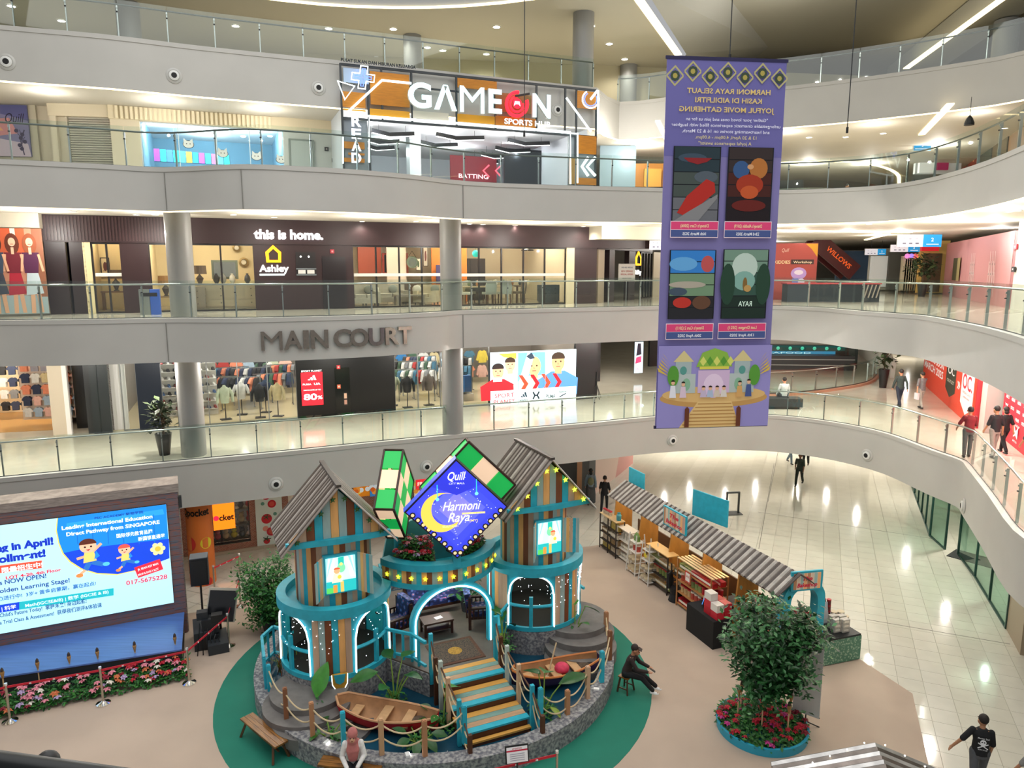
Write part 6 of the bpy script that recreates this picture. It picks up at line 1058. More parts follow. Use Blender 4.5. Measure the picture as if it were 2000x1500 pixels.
def lantern(label, x, y, z, rz, half, depth, nx=3, tilt=0):
 t = ct('woven_lantern', label, 'lantern', x, y, z, rz); fr = MB().use(mat('3a2218', .5)); h = half; dv = depth / 2
 gm, wm = mat('18b050', .5, emit=.55), mat('f2cfae', .5, emit=.6); u = Vector((1, 0, 1)).normalized(); w = Vector((1, 0, -1)).normalized(); S = h * sqrt(2); A = Vector((-h, 0, 0))
 for sy in (-1, 1):
  for i in range(nx):
   for j in range(nx):
    c = A + u * (S * (i + .5) / nx) + w * (S * (j + .5) / nx); k = S / nx * .48; P = [c - u * k - w * k, c - u * k + w * k, c + u * k + w * k, c + u * k - w * k]; b = MB().use(gm if (i + j) % 2 == 0 else wm); b.add([(p_.x, sy * dv, p_.z) for p_ in P] + [(p_.x, sy * (dv - .03), p_.z) for p_ in P], [(0, 1, 2, 3) if sy < 0 else (3, 2, 1, 0), (0, 4, 5, 1), (1, 5, 6, 2), (2, 6, 7, 3), (3, 7, 4, 0)]); b.obj('panel', parent=t)
 cs = [Vector((0, 0, -h)), Vector((h, 0, 0)), Vector((0, 0, h)), Vector((-h, 0, 0))]
 for e_ in range(4):
  a, b_ = cs[e_], cs[(e_ + 1) % 4]
  for i in range(nx):
   p0, p1 = a.lerp(b_, (i + .04) / nx), a.lerp(b_, (i + .96) / nx); b = MB().use(wm if (i + e_) % 2 else gm); ny = (b_ - a).cross(Vector((0, 1, 0))).normalized() * .0; b.add([(p0.x, -dv, p0.z), (p1.x, -dv, p1.z), (p1.x, dv, p1.z), (p0.x, dv, p0.z)], [(3, 2, 1, 0)]); b.obj('edge_panel', parent=t)
  for sy in (-1, 1): fr.bar((a.x, sy * dv, a.z), (b_.x, sy * dv, b_.z), .05)
  fr.bar((a.x, -dv, a.z), (a.x, dv, a.z), .05)
 fr.obj('frame', parent=t)
 MB().use(TEAL).cyl(0, .0, -h - (z - h - 3.28), .07, z - h - 3.28 + .1, 8).obj('stand', parent=t)
 return t
lantern('green and cream woven lantern turned side-on, left of the blue sign', -1.15, .2, 4.92, D(62), 1.22, .5)
lantern('green and cream woven lantern behind the right of the blue sign', .72, -.35, 5.07, D(-10), 1.27, .42)
MB().use(TEAL).box(0, 0, 0, .2, .3, .45).obj('sign_post', parent=bpy.data.objects['diamond_sign'], loc=(0, .2, -1.6))
# ---------------------------------------------------------------- plank stairway
ST = ct('plank_stairway', 'wide stairway of orange, teal and brown planks up to the castle', 'stairs', 0, 0); xs0, xs1 = -.86, .78
SP = [mat('dca34e', .6, noise=.12, scale=6, stretch=(.3, 1, 1)), mat('7fa398', .6, noise=.2, scale=6, stretch=(.3, 1, 1)), mat('bf9a76', .6, noise=.15, scale=6, stretch=(.3, 1, 1)), TEAL]; DBR = mat('553018', .6, noise=.15, scale=5)
y = -1.98; z = .90
for s in range(5):
 z = (.90, .72, .54, .36, .2)[s]; L = (.18, .18, .18, .11, .11)[s]
 for k in range(4 if s < 3 else (1 if s == 3 else 3)):
  m = SP[k] if s < 4 else SP[(1, 3, 2)[k]]; MB().use(m).box((xs0 + xs1) / 2 + .02 * ((k + s) % 2), y - L / 2, z - .04, xs1 - xs0, L - .008, .045).obj('plank', parent=ST); y -= L
 MB().use(DBR).box((xs0 + xs1) / 2, y + .03, z - .22, xs1 - xs0 - .06, .03, .18).obj('riser', parent=ST)
for x in (xs0 + .05, xs1 - .05): MB().use(DBR).bar((x, -2.0, .74), (x, y + .1, .12), .06, .16).obj('stringer', parent=ST)
PC = [TEAL, DBR, mat('b8c4bc', .6), mat('d8b08a', .6), TEAL, DBR]
posts = {-1: [(-2.0, 1.95, TEAL, .6), (-2.35, 1.5, DBR, .2), (-2.75, 1.62, PC[2], .3), (-3.3, 1.50, PC[3], .3), (-4.05, 1.38, TEAL, .25), (-4.72, .95, DBR, 0)], 1: [(-2.0, 2.05, TEAL, .8), (-2.35, 1.66, DBR, .2), (-2.75, 1.62, PC[2], .3), (-3.45, 1.5, PC[3], .25), (-4.2, 1.38, TEAL, .2), (-4.75, .95, DBR, 0)]}
for s, pl in posts.items():
 x = xs0 - .05 if s < 0 else xs1 + .05; prev = None
 for (yy, zz, m, zb) in pl:
  MB().use(m).box(x, yy, zb, .09, .09, zz - zb).obj('post', parent=ST)
  if prev:
   for dz in (.12, .42):
    a, b_ = Vector((x, prev[0], prev[1] - dz)), Vector((x, yy, zz - dz)); MB().use(mat('cdb893', .9)).tube([a.lerp(b_, q / 8) - Vector((0, 0, .22 * 4 * (q / 8) * (1 - q / 8))) for q in range(9)], .016, 6).obj('rope', parent=ST)
   MB().use(DBR).bar((x, prev[0], prev[1] - .15), (x, yy, zz - .15), .03).obj('hand_rail', parent=ST)
  prev = (yy, zz)
# ---------------------------------------------------------------- rope fence on the ring
RF = ct('rope_fence', 'low fence of coloured wooden posts and ropes round the platform edge', 'fence', 0, 0)
def rope_run(P):
 for i, (x, y, m, h) in enumerate(P): MB().use(m).box(x, y, .5, .10, .10, h).box(x, y, .5 + h, .07, .07, .02).obj('post', parent=RF)
 for (x0, y0, _, h0), (x1, y1, _, h1) in zip(P, P[1:]):
  for dz in (.12, .42):
   a, b_ = Vector((x0, y0, .5 + h0 - dz)), Vector((x1, y1, .5 + h1 - dz)); MB().use(mat('cdb893', .9)).tube([a.lerp(b_, q / 10) - Vector((0, 0, .2 * 4 * (q / 10) * (1 - q / 10))) for q in range(11)], .018, 6).obj('rope', parent=RF)
rope_run([(-4.64, -.52, TEAL, .7), (-4.41, -1.96, mat('8a5a3c', .6), .85), (-3.94, -2.78, mat('b5825c', .6), .85), (-3.37, -3.41, TEAL, .85), (-2.67, -3.99, mat('c9a078', .6), .85), (-1.83, -4.41, mat('b5825c', .6), .85), (-.9, -4.35, TEAL, .9)])
rope_run([(.9, -4.5, TEAL, .95), (1.67, -4.37, mat('b5825c', .6), .62), (2.42, -4.01, mat('d0a888', .6), .85), (3.1, -3.55, TEAL, .85), (3.83, -2.74, mat('8a5a3c', .6), .85), (4.35, -1.7, mat('b5825c', .6), .8)])
# teal railings at both flanks
def railing(label, P, h, z):
 t = ct('teal_railing', label, 'railing', 0, 0)
 for (x0, y0), (x1, y1) in zip(P, P[1:]):
  MB().use(TEAL).bar((x0, y0, z + h), (x1, y1, z + h), .07).obj('top_rail', parent=t); MB().use(TEAL).bar((x0, y0, z + .12), (x1, y1, z + .12), .06).obj('bottom_rail', parent=t); n = max(2, round(sqrt((x1 - x0) ** 2 + (y1 - y0) ** 2) / .24))
  for k in range(n): MB().use(TEAL).box(x0 + (x1 - x0) * k / n, y0 + (y1 - y0) * k / n, z, .06, .06, h).obj('baluster', parent=t)
railing('teal wooden railing left of the left tower', [(-4.72, -.4), (-4.68, .7), (-4.35, 1.15), (-3.9, .62)], .85, .5)
railing('teal wooden railing right of the right tower', [(3.0, 2.6), (4.0, 1.6), (4.35, .7), (4.42, -.3)], .85, .55)
for s, nm in ((-1, 'left'), (1, 'right')): railing('short teal railing beside the castle entrance, %s side' % nm, [(s * 1.75, -.75), (s * 1.2, -1.3), (s * 1.0, -1.85)], .75, .9)
# ---------------------------------------------------------------- furniture on the deck
FLO = bpy.data.materials.new('floral_cloth'); FLO.use_nodes = True; nt = FLO.node_tree; vo = nt.nodes.new('ShaderNodeTexVoronoi'); vo.inputs['Scale'].default_value = 8; rp = nt.nodes.new('ShaderNodeValToRGB'); rp.color_ramp.interpolation = 'CONSTANT'
for i, (pos, c) in enumerate(((0, 'e8e0e0'), (.12, 'b84a70'), (.24, '5a78b8'), (.36, '2c3c7a'), (.52, '1c2450'))):
 el = rp.color_ramp.elements[i] if i < 2 else rp.color_ramp.elements.new(pos); el.position = pos; el.color = (*lin(c), 1)
tc = nt.nodes.new('ShaderNodeTexCoord'); nt.links.new(tc.outputs['Object'], vo.inputs[0]); nt.links.new(vo.outputs['Distance'], rp.inputs[0]); nt.links.new(rp.outputs[0], nt.nodes['Principled BSDF'].inputs['Base Color']); DW = mat('3a1f16', .35)
def seatset(name, label, cat, x, y, rz, W, n):
 t = ct(name, label, cat, x, y, .9, rz)
 for k in range(n): MB().use(FLO).box(-W / 2 + W * (k + .5) / n, 0, .34, W / n - .02, .62, .16).obj('seat_cushion', parent=t); MB().use(FLO).box(-W / 2 + W * (k + .5) / n, .28, .48, W / n - .02, .18, .55, rx=-.15).obj('back_cushion', parent=t)
 for s in (-1, 1):
  MB().use(DW).box(s * (W / 2 + .05), .3, 0, .08, .08, .95).obj('leg', parent=t); MB().use(DW).box(s * (W / 2 + .05), -.3, 0, .08, .08, .62).obj('leg', parent=t); MB().use(DW).box(s * (W / 2 + .05), 0, .60, .09, .75, .05).obj('armrest', parent=t)
  for j in range(4): MB().use(DW).box(s * (W / 2 + .05), -.2 + j * .13, .3, .03, .04, .3).obj('arm_slat', parent=t)
 MB().use(DW).box(0, 0, .26, W, .66, .08).obj('seat_frame', parent=t)
seatset('sofa', 'floral dark blue sofa at the back of the castle deck', 'sofa', .2, 1.1, 0, 1.6, 3); seatset('armchair', 'floral armchair right of the coffee table in the castle', 'armchair', 1.12, -.1, D(75), .62, 1); seatset('armchair', 'floral armchair left of the entrance arch seen through the gap', 'armchair', -1.25, .2, D(-75), .62, 1)
t = ct('coffee_table', 'dark wooden low table with a patterned cloth in front of the floral sofa', 'table', -.15, -.1, .9); MB().use(DW).box(0, 0, .36, .85, .5, .05).obj('tabletop', parent=t); MB().use(DW).box(0, 0, .14, .75, .42, .03).obj('lower_shelf', parent=t)
for sx in (-1, 1):
 for sy in (-1, 1): MB().use(DW).box(sx * .38, sy * .2, 0, .06, .06, .36).obj('leg', parent=t)
o = MB().use(mat('e8d8e0', .8)).box(0, 0, 0, .22, .16, .012).obj('doily', label='small pale pink cloth on the dark low table', cat='cloth'); o.location = CL(-.1, -.12, 1.312); o.rotation_euler.z = TH + .2
t = ct('rug', 'dark patterned rug with a golden centre medallion at the top of the stairs', 'rug', -.03, -1.28, .902)
MB().use(mat('5f3e2e', .95, noise=.2, scale=20)).box(0, 0, 0, 1.3, 1.15, .012).obj('border', parent=t); MB().use(mat('24262c', .95, noise=.5, scale=45, two='6a5644')).box(0, 0, .012, 1.12, .96, .003).obj('field', parent=t); MB().use(mat('b08434', .9, noise=.3, scale=30)).lathe([(.19, .015), (.19, .018), (.001, .018)], 20).obj('medallion', parent=t)
# ---------------------------------------------------------------- boats
def boat(label, x, y, z, rz, hull, trim, inner, L=2.15, W=.78):
 t = ct('rowing_boat', label, 'boat', x, y, z, rz); n = 14; m = 7; vs = []
 def row(off_, zo):
  for i in range(n + 1):
   q = i / n; w = W / 2 * (sin(pi * min(1, .12 + q * .80)) ** .75) if q > 0 else .02; w = max(.02, w if q > .02 else .03); sh = .16 * (2 * q - 1) ** 2 * (1.3 if q < .5 else .6)
   for j in range(m + 1): a = pi * j / m; vs.append((-L / 2 + L * q, -(w - off_) * cos(a), zo + sh + .40 - (.40 - off_) * (sin(a) ** .8)))
 row(0, 0); k = len(vs); row(.035, 0); f = lambda o: [(o + i * (m + 1) + j, o + (i + 1) * (m + 1) + j, o + (i + 1) * (m + 1) + j + 1, o + i * (m + 1) + j + 1) for i in range(n) for j in range(m)]
 b = MB().use(mat(hull, .45)).add(vs[:k], f(0)); b.use(mat(inner, .7, noise=.15, scale=5)).add(vs[k:], [q[::-1] for q in f(0)]); b.obj('hull', parent=t, smooth=50)
 for s in (0, m): MB().use(mat(trim, .5)).tube([Vector(vs[i * (m + 1) + s]) for i in range(n + 1)], .03, 6).obj('gunwale', parent=t)
 MB().use(mat(hull, .5)).add([vs[n * (m + 1) + j] for j in range(m + 1)], [tuple(range(m + 1))]).obj('transom', parent=t)
 for q in (.2, .48, .72): MB().use(mat('c99f72', .6, noise=.1)).box(-L / 2 + L * q, 0, .27, .22, W * (.55 if q < .3 else .84), .03).obj('thwart', parent=t)
 o = MB().use(mat('5c4a3a', .9, noise=.3, scale=12, bump=.6)).ball(L * .32, 0, .2, .24, 12, .55).obj('net_heap', parent=t)
 return t
boat('red rowing boat with tan inside, left of the stairway', -2.25, -2.72, .26, D(-37), 'c01c28', 'c8966c', 'b98a60', 2.5, .85)
boat('orange and purple rowing boat right of the stairway', 2.25, -2.70, .26, D(-2), '3a2450', 'c8783a', 'a87a50', 2.5, .85)
o = MB().use(mat('d83a5c', .7, noise=.2, scale=8)).ball(0, 0, .12, .2, 12, .7).obj('pink_bundle', label='pink cloth bundle lying in the orange and purple boat', cat='bundle', smooth=60); o.location = CL(2.4, -2.72, .5)
t = ct('paddle', 'thin wooden paddle leaning in the orange and purple boat', 'paddle', 2.05, -2.6, .42); MB().use(mat('c9b08a', .6)).bar((0, 0, 0), (.35, .2, .75), .03).obj('shaft', parent=t); MB().use(mat('c9b08a', .6)).bar((0, 0, 0), (-.12, -.07, -.1), .1, .02).obj('blade', parent=t)
# ---------------------------------------------------------------- big leaved plants
def leaf_mesh(col, L=1.0, W=.62):
 b = MB().use(mat(col, .4, noise=.2, scale=4, spec=.5)); n = 8; vs = []
 for i in range(n + 1):
  q = i / n; w = W / 2 * (sin(pi * q ** .75) ** .8 if 0 < q < 1 else .02)
  for j in (-1, -.5, 0, .5, 1): vs.append((j * w, q * L - (.12 * abs(j) if i == 0 else 0), .10 * abs(j) * w * 2 - .35 * q * q * L * .5))
 b.add(vs, [(i * 5 + j, i * 5 + j + 1, (i + 1) * 5 + j + 1, (i + 1) * 5 + j) for i in range(n) for j in range(4)]); return b.mesh('leaf', smooth=60)
LV = [leaf_mesh('2f6a24'), leaf_mesh('3f8a2c'), leaf_mesh('24551f'), leaf_mesh('7f9a2a', 1, .5)]
def bigplant(label, x, y, z, leaves, base=True, name='elephant_ear_plant'):
 t = ct(name, label, 'plant', x, y, z, -TH); rnd = random.Random(int(x * 100 + y * 10))
 for (az, h, reach, s, k) in leaves:
  az = D(az); tip = Vector((cos(az) * reach, sin(az) * reach, h)); MB().use(mat('7a9a40', .6)).tube([(0, 0, .0), tip * .5 + Vector((0, 0, .12 * h)), tip], [.025, .018, .012], 6).obj('stem', parent=t)
  o = again(LV[k], 'leaf', t, tip, az - pi / 2, D(-25)); o.rotation_euler = (D(58 if len(leaves) == 1 else rnd.uniform(-30, 32)), rnd.uniform(-.3, .3), az - pi / 2); o.scale = (s, s, s)
 if base: leafcloud(160, lambda r: ((r.gauss(0, .13), r.gauss(0, .13), abs(r.gauss(0, .12)) + .02), Vector((0, 0, 1))), .12, rnd).obj('ground_leaves', parent=t, kind='stuff')
 return t
bigplant('large dark leaved plant on the painted water left of the stairs', -1.85, -1.95, .25, [(200, .95, .45, .62, 0), (120, 1.15, .2, .5, 2), (60, 1.1, .35, .5, 0), (330, .9, .35, .5, 2), (250, .7, .35, .45, 0), (20, .75, .4, .42, 2)])
bigplant('single upright bright green leaf plant in front of the left tower', -3.7, -1.75, .4, [(70, .45, .06, .75, 1)], True)
bigplant('plant with one broad leaf leaning over the stairs from the left', -1.05, -3.3, .25, [(60, .95, .15, .62, 1), (250, .5, .3, .3, 0), (160, .4, .3, .3, 2)])
bigplant('tall plant with three broad leaves right of the stairs beside the boat', 1.35, -3.75, .25, [(75, 1.0, .12, .62, 0), (130, .95, .18, .6, 2), (10, .75, .45, .7, 2), (300, .35, .35, .4, 3)])
bigplant('leafy plant between the entrance arch and right tower', 1.32, -1.35, .75, [(100, .75, .12, .55, 0), (60, .6, .2, .5, 2), (250, .5, .2, .4, 3), (150, .95, .1, .45, 0)], True)
bigplant('young plant with pale feathered leaves on the right stone steps', 3.55, -1.35, .62, [(95, .85, .15, .5, 1), (20, .8, .3, .5, 0), (300, .5, .3, .35, 0), (180, .6, .3, .38, 1)], True)
bigplant('low leafy plant by the rope fence left of the red boat', -3.55, -2.75, .25, [(30, .4, .25, .3, 0), (120, .45, .25, .3, 2), (220, .35, .25, .3, 0), (310, .4, .25, .28, 2)], True)
bigplant('low fern like plant at the stern of the red boat', -1.75, -3.75, .25, [(a, .35, .3, .34, 2) for a in range(0, 360, 45)], True, 'fern')
def grassclump(label, x, y, z, cols):
 t = ct('ornamental_grass', label, 'plant', x, y, z); rnd = random.Random(int(x * 77)); b = MB()
 for k in range(90):
  b.use(mat(rnd.choice(cols), .6)); a = rnd.uniform(0, 6.28); q = rnd.uniform(.15, .38); h = rnd.uniform(.3, .6); p0 = Vector((rnd.gauss(0, .1), rnd.gauss(0, .1), 0)); p1 = p0 + Vector((cos(a) * q * .4, sin(a) * q * .4, h * .8)); p2 = p0 + Vector((cos(a) * q, sin(a) * q, h)); s = Vector((-sin(a), cos(a), 0)) * .015; b.add([p0 - s, p0 + s, p1 + s, p1 - s, p2], [(0, 1, 2, 3), (3, 2, 4)])
 b.obj('blades', parent=t, kind='stuff')
grassclump('yellow and rust coloured grass behind the left teal railing', -4.1, .2, .5, ('c9962a', '8a4a20', '6a7a2a')); grassclump('yellow grass beside the right teal railing', 4.0, .1, .55, ('c9a22a', 'b0782a', '6a7a2a'))
# wooden benches and stool on the green carpet
BW = mat('8a5a24', .35, noise=.45, scale=7, stretch=(.5, 4, 1))
def bench(label, a, b_, z=.45):
 d = b_ - a; L = d.length; t = thing('wooden_bench', label, 'bench', (a + b_) / 2, atan2(d.y, d.x))
 for k in range(3): MB().use(BW).box(0, -.11 + k * .11, z - .04, L, .104, .04).obj('seat_board', parent=t)
 for sx in (-1, 1):
  for sy in (-1, 1): MB().use(mat('5a3a1e', .5)).bar((sx * (L / 2 - .05), sy * .2, .014), (sx * (L / 2 - .18), sy * .1, z - .04), .05).obj('leg', parent=t)
 MB().use(mat('5a3a1e', .5)).bar((-L / 2 + .14, 0, .2), (L / 2 - .14, 0, .2), .035).obj('stretcher', parent=t)
g0, g1 = G(492, 1396, .45), G(553, 1446, .45); bench('varnished wooden bench on the green carpet at the left of the platform', Vector((g0.x, g0.y, 0)) + Vector((-.12, -.02, 0)), Vector((g1.x, g1.y, 0)) + Vector((.0, -.12, 0)))
g0, g1 = G(628, 1478, .45), G(748, 1490, .45); bench('wooden bench under the woman with the pink headscarf', Vector((g0.x, g0.y - .1, 0)), Vector((g1.x, g1.y - .1, 0)))
# ornament on the left tower foot, small spot lights on the ring
t = ct('boat_crest', 'shield shaped golden crest at the foot of the left tower', 'ornament', -2.87, 0, 0); b = MB().use(mat('c8962c', .5, noise=.2, scale=8)); b.at(0, 0, 0, D(-8)).plate([(-.19, 1.1), (.19, 1.1), (.18, .85), (.1, .7), (0, .62), (-.1, .7), (-.18, .85)], -1.50, -1.44); b.obj('shield', parent=t); b = MB().use(TEAL); b.at(0, 0, 0, D(-8)).plate([(-.14, 1.1), (.14, 1.1), (.1, .9), (0, .84), (-.1, .9)], -1.515, -1.50); b.obj('field', parent=t); b = MB().use(NEON); b.at(0, 0, 0, D(-8)).tube([(-.19, -1.5, 1.1), (-.18, -1.5, .85), (-.1, -1.5, .7), (0, -1.5, .62), (.1, -1.5, .7), (.18, -1.5, .85), (.19, -1.5, 1.1)], .012, 5); b.obj('outline', parent=t)
for i, (px, py) in enumerate(((541, 1396), (638, 1452), (796, 1476), (1165, 1348))):
 g = G(px, py, .52); t = thing('spot_light', 'small white floor spot light on the platform edge, %s' % ('by the left bench', 'left of the seated woman', 'right of the seated woman', 'at the right boat')[i], 'lamp', g, i); MB().use(mat('f2f2f0', .3)).box(0, 0, 0, .14, .09, .05).obj('body', parent=t); MB().use(LAMP).box(0, -.05, .01, .1, .01, .03).obj('lens', parent=t)
for s, e in ((-1, 26), (1, 26)): p_ = CL(s * 2.87, 0, 2.2); plight(p_, e, (1, .9, .7), .08)
plight(CL(.1, .3, 2.4), 70, (1, .9, .75))
# ================================================================ STAGE, STALL, TREES, BANNER
# ---------------------------------------------------------------- led stage at the left
a, b_ = G(0, 1262, .7), G(360, 1195, .7); S5 = Wall(b_[:2], atan2(b_.y - a.y, b_.x - a.x)); q5 = lambda x, y, d=0: S5.q(x, y, d)
ST5 = S5.th('stage_backdrop', 'stage backdrop printed like weathered boards round a lit screen', 'backdrop', 0, 0)
PB = mat('5d6470', .7, noise=.5, scale=3, two='8a5a50', stretch=(1.2, 1, 9)); xr5 = q5(343, 945)[0]; zt5 = q5(343, 945)[1]
(sx0, _), (sx1, sz1) = q5(-160, 1040), q5(328, 984); sz0 = q5(335, 1177)[1]; sx1 = q5(332, 1080)[0]
for x0, x1, z0, z1 in ((-8, sx1, sz1, zt5 - .25), (sx1, .06, .02, zt5 - .25), (-8, sx1, .02, sz0)):
 n = max(1, round((z1 - z0) / .19))
 for k in range(n): MB().use(PB).box((x0 + x1) / 2, .06 + .004 * (k % 2), z0 + (z1 - z0) * k / n + .004, x1 - x0, .06, (z1 - z0) / n - .008).obj('board', parent=ST5)
MB().use(mat('9a8d84', .7, noise=.3, scale=3, stretch=(1.2, 1, 9))).box(-3.95, .45, zt5 - .25, 8.1, .9, .25).box(.04, .5, .0, .1, .8, zt5 - .2).obj('side_and_top', parent=ST5)
MB().use(DARK).box(.12, .1, zt5 - .75, .08, .14, .35).obj('bracket', parent=ST5)
LS = S5.th('stage_screen', 'large lit stage screen advertising a children\'s academy', 'screen', 0, 0, -.02); MB().use(BLACK).box((sx0 + sx1) / 2, .03, sz0, sx1 - sx0, .06, sz1 - sz0).obj('panel', parent=LS)
p = Print(-.006, .0008, emit=.82); X = lambda x, y: q5(x, y, -.02); p.rect('b9ecf6', sx0, sz0, sx1, sz1); ppm = 1 / 67
cap = lambda P: [(max(sx0, min(sx1, x)), max(sz0, min(sz1, z))) for x, z in P]
bl = [(113, 1010), (111, 1035), (116, 1060), (124, 1080), (138, 1096), (160, 1110), (190, 1119), (230, 1121), (270, 1112), (300, 1102), (331, 1090), (328, 984)]
p.poly('f4d860', cap([X(x - 2, y + (2 if x < 320 else 0)) for x, y in bl])); p.poly('1f86e0', cap([X(*q) for q in bl])); p.poly('1c48d4', cap([X(*q) for q in [(124, 1080), (138, 1096), (160, 1110), (190, 1119), (230, 1121), (270, 1112), (300, 1102), (331, 1090), (331, 1052), (240, 1062), (160, 1072)]])); p.poly('2f9cf0', cap([X(*q) for q in [(130, 1022), (318, 994), (321, 1004), (130, 1033)]]))
for px in (150, 180, 210, 240, 270, 300): p.line('1a6cc0', [X(px, 1030 - (px - 130) * .15), X(px + 2, 1062)], .02)
def st(col, tx, x, y, h, x1, e=None, b=.015):
 s0 = X(x, y); s1 = X(x1, y - (x1 - x) * .135); p.text(col, tx, s0[0], (s0[1] + s1[1]) / 2 * 0 + s0[1], h * ppm, w=s1[0] - s0[0], al='l', bold=b)
sl = 0
st('ffffff', 'Leading International Education', 121, 1035, 10, 298, b=.03); st('ffffff', 'Direct Pathway from SINGAPORE', 130, 1047, 10, 312, b=.03); st('ffffff', '国际领先教育品牌', 228, 1050, 9, 298); st('ffffff', '新国锁直通学', 270, 1056, 9, 322); st('1c3c8a', 'PSC ACADEMY 新丽学院', 185, 1014, 6, 280)
st('1a36b8', 'ng in April!', -8, 1078, 19, 105, b=.05); st('1a36b8', 'ollment!', -2, 1099, 19, 90, b=.05); p.poly('f0543c', cap([X(-60, 1126), X(82, 1109), X(82, 1094), X(-60, 1112)])); st('ffffff', '限量招生中!', 4, 1118, 11, 84, b=.03)
st('d8304a', 'LOT 4-20, 4th Floor', 12, 1131, 8, 120, b=.03); st('1f3f8c', 's NOW OPEN!', 0, 1142, 12, 91); st('1f3f8c', 'olden Learning Stage!', 0, 1158, 12, 137); st('1f5fa8', '热进行中!  3岁+ 黄金启蒙期，赢在起点!', -4, 1173, 9, 188)
p.poly('1f44d0', cap([X(-60, 1205), X(38, 1190), X(38, 1175), X(-60, 1190)])); p.poly('28b4bc', cap([X(38, 1190), X(222, 1162), X(222, 1148), X(38, 1175)])); st('ffffff', '| 科学', 4, 1192, 9, 32); st('f0ffff', 'Math(IGCSE&IB) | 数学 (IGCSE & IB)', 50, 1185, 8, 213)
st('1f5088', 'Child\'s Future Today!  掌握未来! 身边起航!', 0, 1205, 10, 170); st('1f5088', 'a Trial Class & Assessment!  获得我们测评&体验课', 0, 1219, 10, 200); st('d83a5a', '017-5675228', 247, 1142, 12, 327, b=.02)
p.poly('e83040', [X(262, 1108), X(312, 1091), X(319, 1111), X(270, 1128)]); s0 = X(290, 1113); p.text('ffffff', 'JR. BEAN KEY MAN', s0[0], s0[1] + .08, .09, w=.55, rot=.18); p.text('ffffff', 'DROP & SAVE A SLOT', s0[0], s0[1] - .08, .09, w=.55, rot=.18)
def kid(x, y, s, cap_):
 c = X(x, y); cx, cz = c; k = s * ppm; p.line('f2b088', [(cx - 20 * k, cz - 22 * k), (cx, cz - 18 * k), (cx + 22 * k, cz + 2 * k)], 5 * k); p.line('2f70c0', [(cx, cz - 32 * k), (cx - 8 * k, cz - 46 * k)], 9 * k); p.line('2f70c0', [(cx + 4 * k, cz - 32 * k), (cx + 22 * k, cz - 40 * k)], 9 * k); p.line('f2b088', [(cx - 8 * k, cz - 46 * k), (cx - 16 * k, cz - 52 * k)], 5 * k); p.disc('e88a4a', cx - 18 * k, cz - 55 * k, 6 * k, 4 * k); p.disc('58c0e0', cx + 27 * k, cz - 40 * k, 6 * k, 4 * k); p.poly('f4d070', [(cx - 10 * k, cz - 32 * k), (cx + 12 * k, cz - 30 * k), (cx + 9 * k, cz - 12 * k), (cx - 7 * k, cz - 12 * k)]); p.poly('2c8ad8', [(cx + 8 * k, cz - 28 * k), (cx + 18 * k, cz - 22 * k), (cx + 12 * k, cz - 10 * k)]); p.disc('f6bc98', cx, cz, 14 * k, 13 * k)
 p.disc('e8584a' if cap_ else '5a2c20', cx, cz + 4 * k, 14.5 * k, 11 * k, a0=0, a1=pi)
 for q in (-5, 5): p.disc('2a1a18', cx + q * k, cz - 1 * k, 1.8 * k)
 p.poly('b83a3a', [(cx - 4 * k, cz - 6 * k), (cx + 4 * k, cz - 6 * k), (cx, cz - 9 * k)])
kid(172, 1066, 1.0, False); kid(243, 1072, .72, True); c = X(312, 1070)
for k in range(6): p.disc('f8e8a0', c[0] - .05 + .13 * cos(k * 1.05), c[1] + .13 * sin(k * 1.05), .07)
p.disc('f0b840', c[0] - .05, c[1], .08); p.obj('print', parent=LS)
f0_, f1_ = G(0, 1322, .7), G(355, 1268, .7); L0_ = S5.w(-8, 0, 0); dF = (f1_ - f0_).normalized(); fl = f0_ - dF * 5
MB().use(mat('4f72b4', .3, noise=.12, scale=2.5, stretch=(.4, 6, 1), spec=.5)).prism([(fl.x, fl.y), (f1_.x, f1_.y), (b_.x, b_.y), (L0_.x, L0_.y)], .66, .70).obj('stage_platform', label='blue stage floor printed with water ripples', cat='stage')
sb = MB().use(mat('1c2226', .6)); sb.prism([(fl.x + .03, fl.y + .04), (f1_.x - .02, f1_.y + .04), (b_.x - .02, b_.y - .05), (L0_.x, L0_.y - .05)], 0.01, .66); sb.obj('skirt', parent=bpy.data.objects['stage_platform'])
plight(S5.w(-2, -3.5, 3.2), 40, (.8, .9, 1))
# flower border with torches
a, b_ = G(-40, 1415), G(370, 1328); t = thing('flower_border', 'long border of artificial red, pink and white flowers in front of the stage', 'flower bed', (0, 0, 0)); dd = (b_ - a).normalized(); nn = Vector((-dd.y, dd.x, 0)); LB_ = (b_ - a).length
def fb(r): q = r.uniform(0, LB_); w = r.uniform(0, .5); P = a + dd * q + nn * w; return (P.x, P.y, .04 + .30 * (w / .5) + r.random() * .12), Vector((0, -.4, 1)).normalized()
flowerbed(t, fb, 110, 2300, ['red', 'red', 'pink', 'pink', 'crimson', 'orange', 'white', 'lilac', 'pink'], random.Random(5), 1.25, .11)
def torch(px, py, lb, z=0, h=.95, col='c9a878'):
 g = G(px, py, z) if z == 0 else px; t = thing('bamboo_torch', lb, 'torch', g); MB().use(mat(col, .6)).cyl(0, 0, 0, .017, h - .2, 6).obj('pole', parent=t); MB().use(mat('a8804a', .6, noise=.3, scale=30)).lathe([(.018, h - .22), (.05, h - .06), (.045, h - .02)], 8).obj('basket', parent=t); MB().use(mat('3a2c24', .5)).lathe([(.04, h - .02), (.035, h + .04), (.012, h + .08)], 8).obj('burner', parent=t)
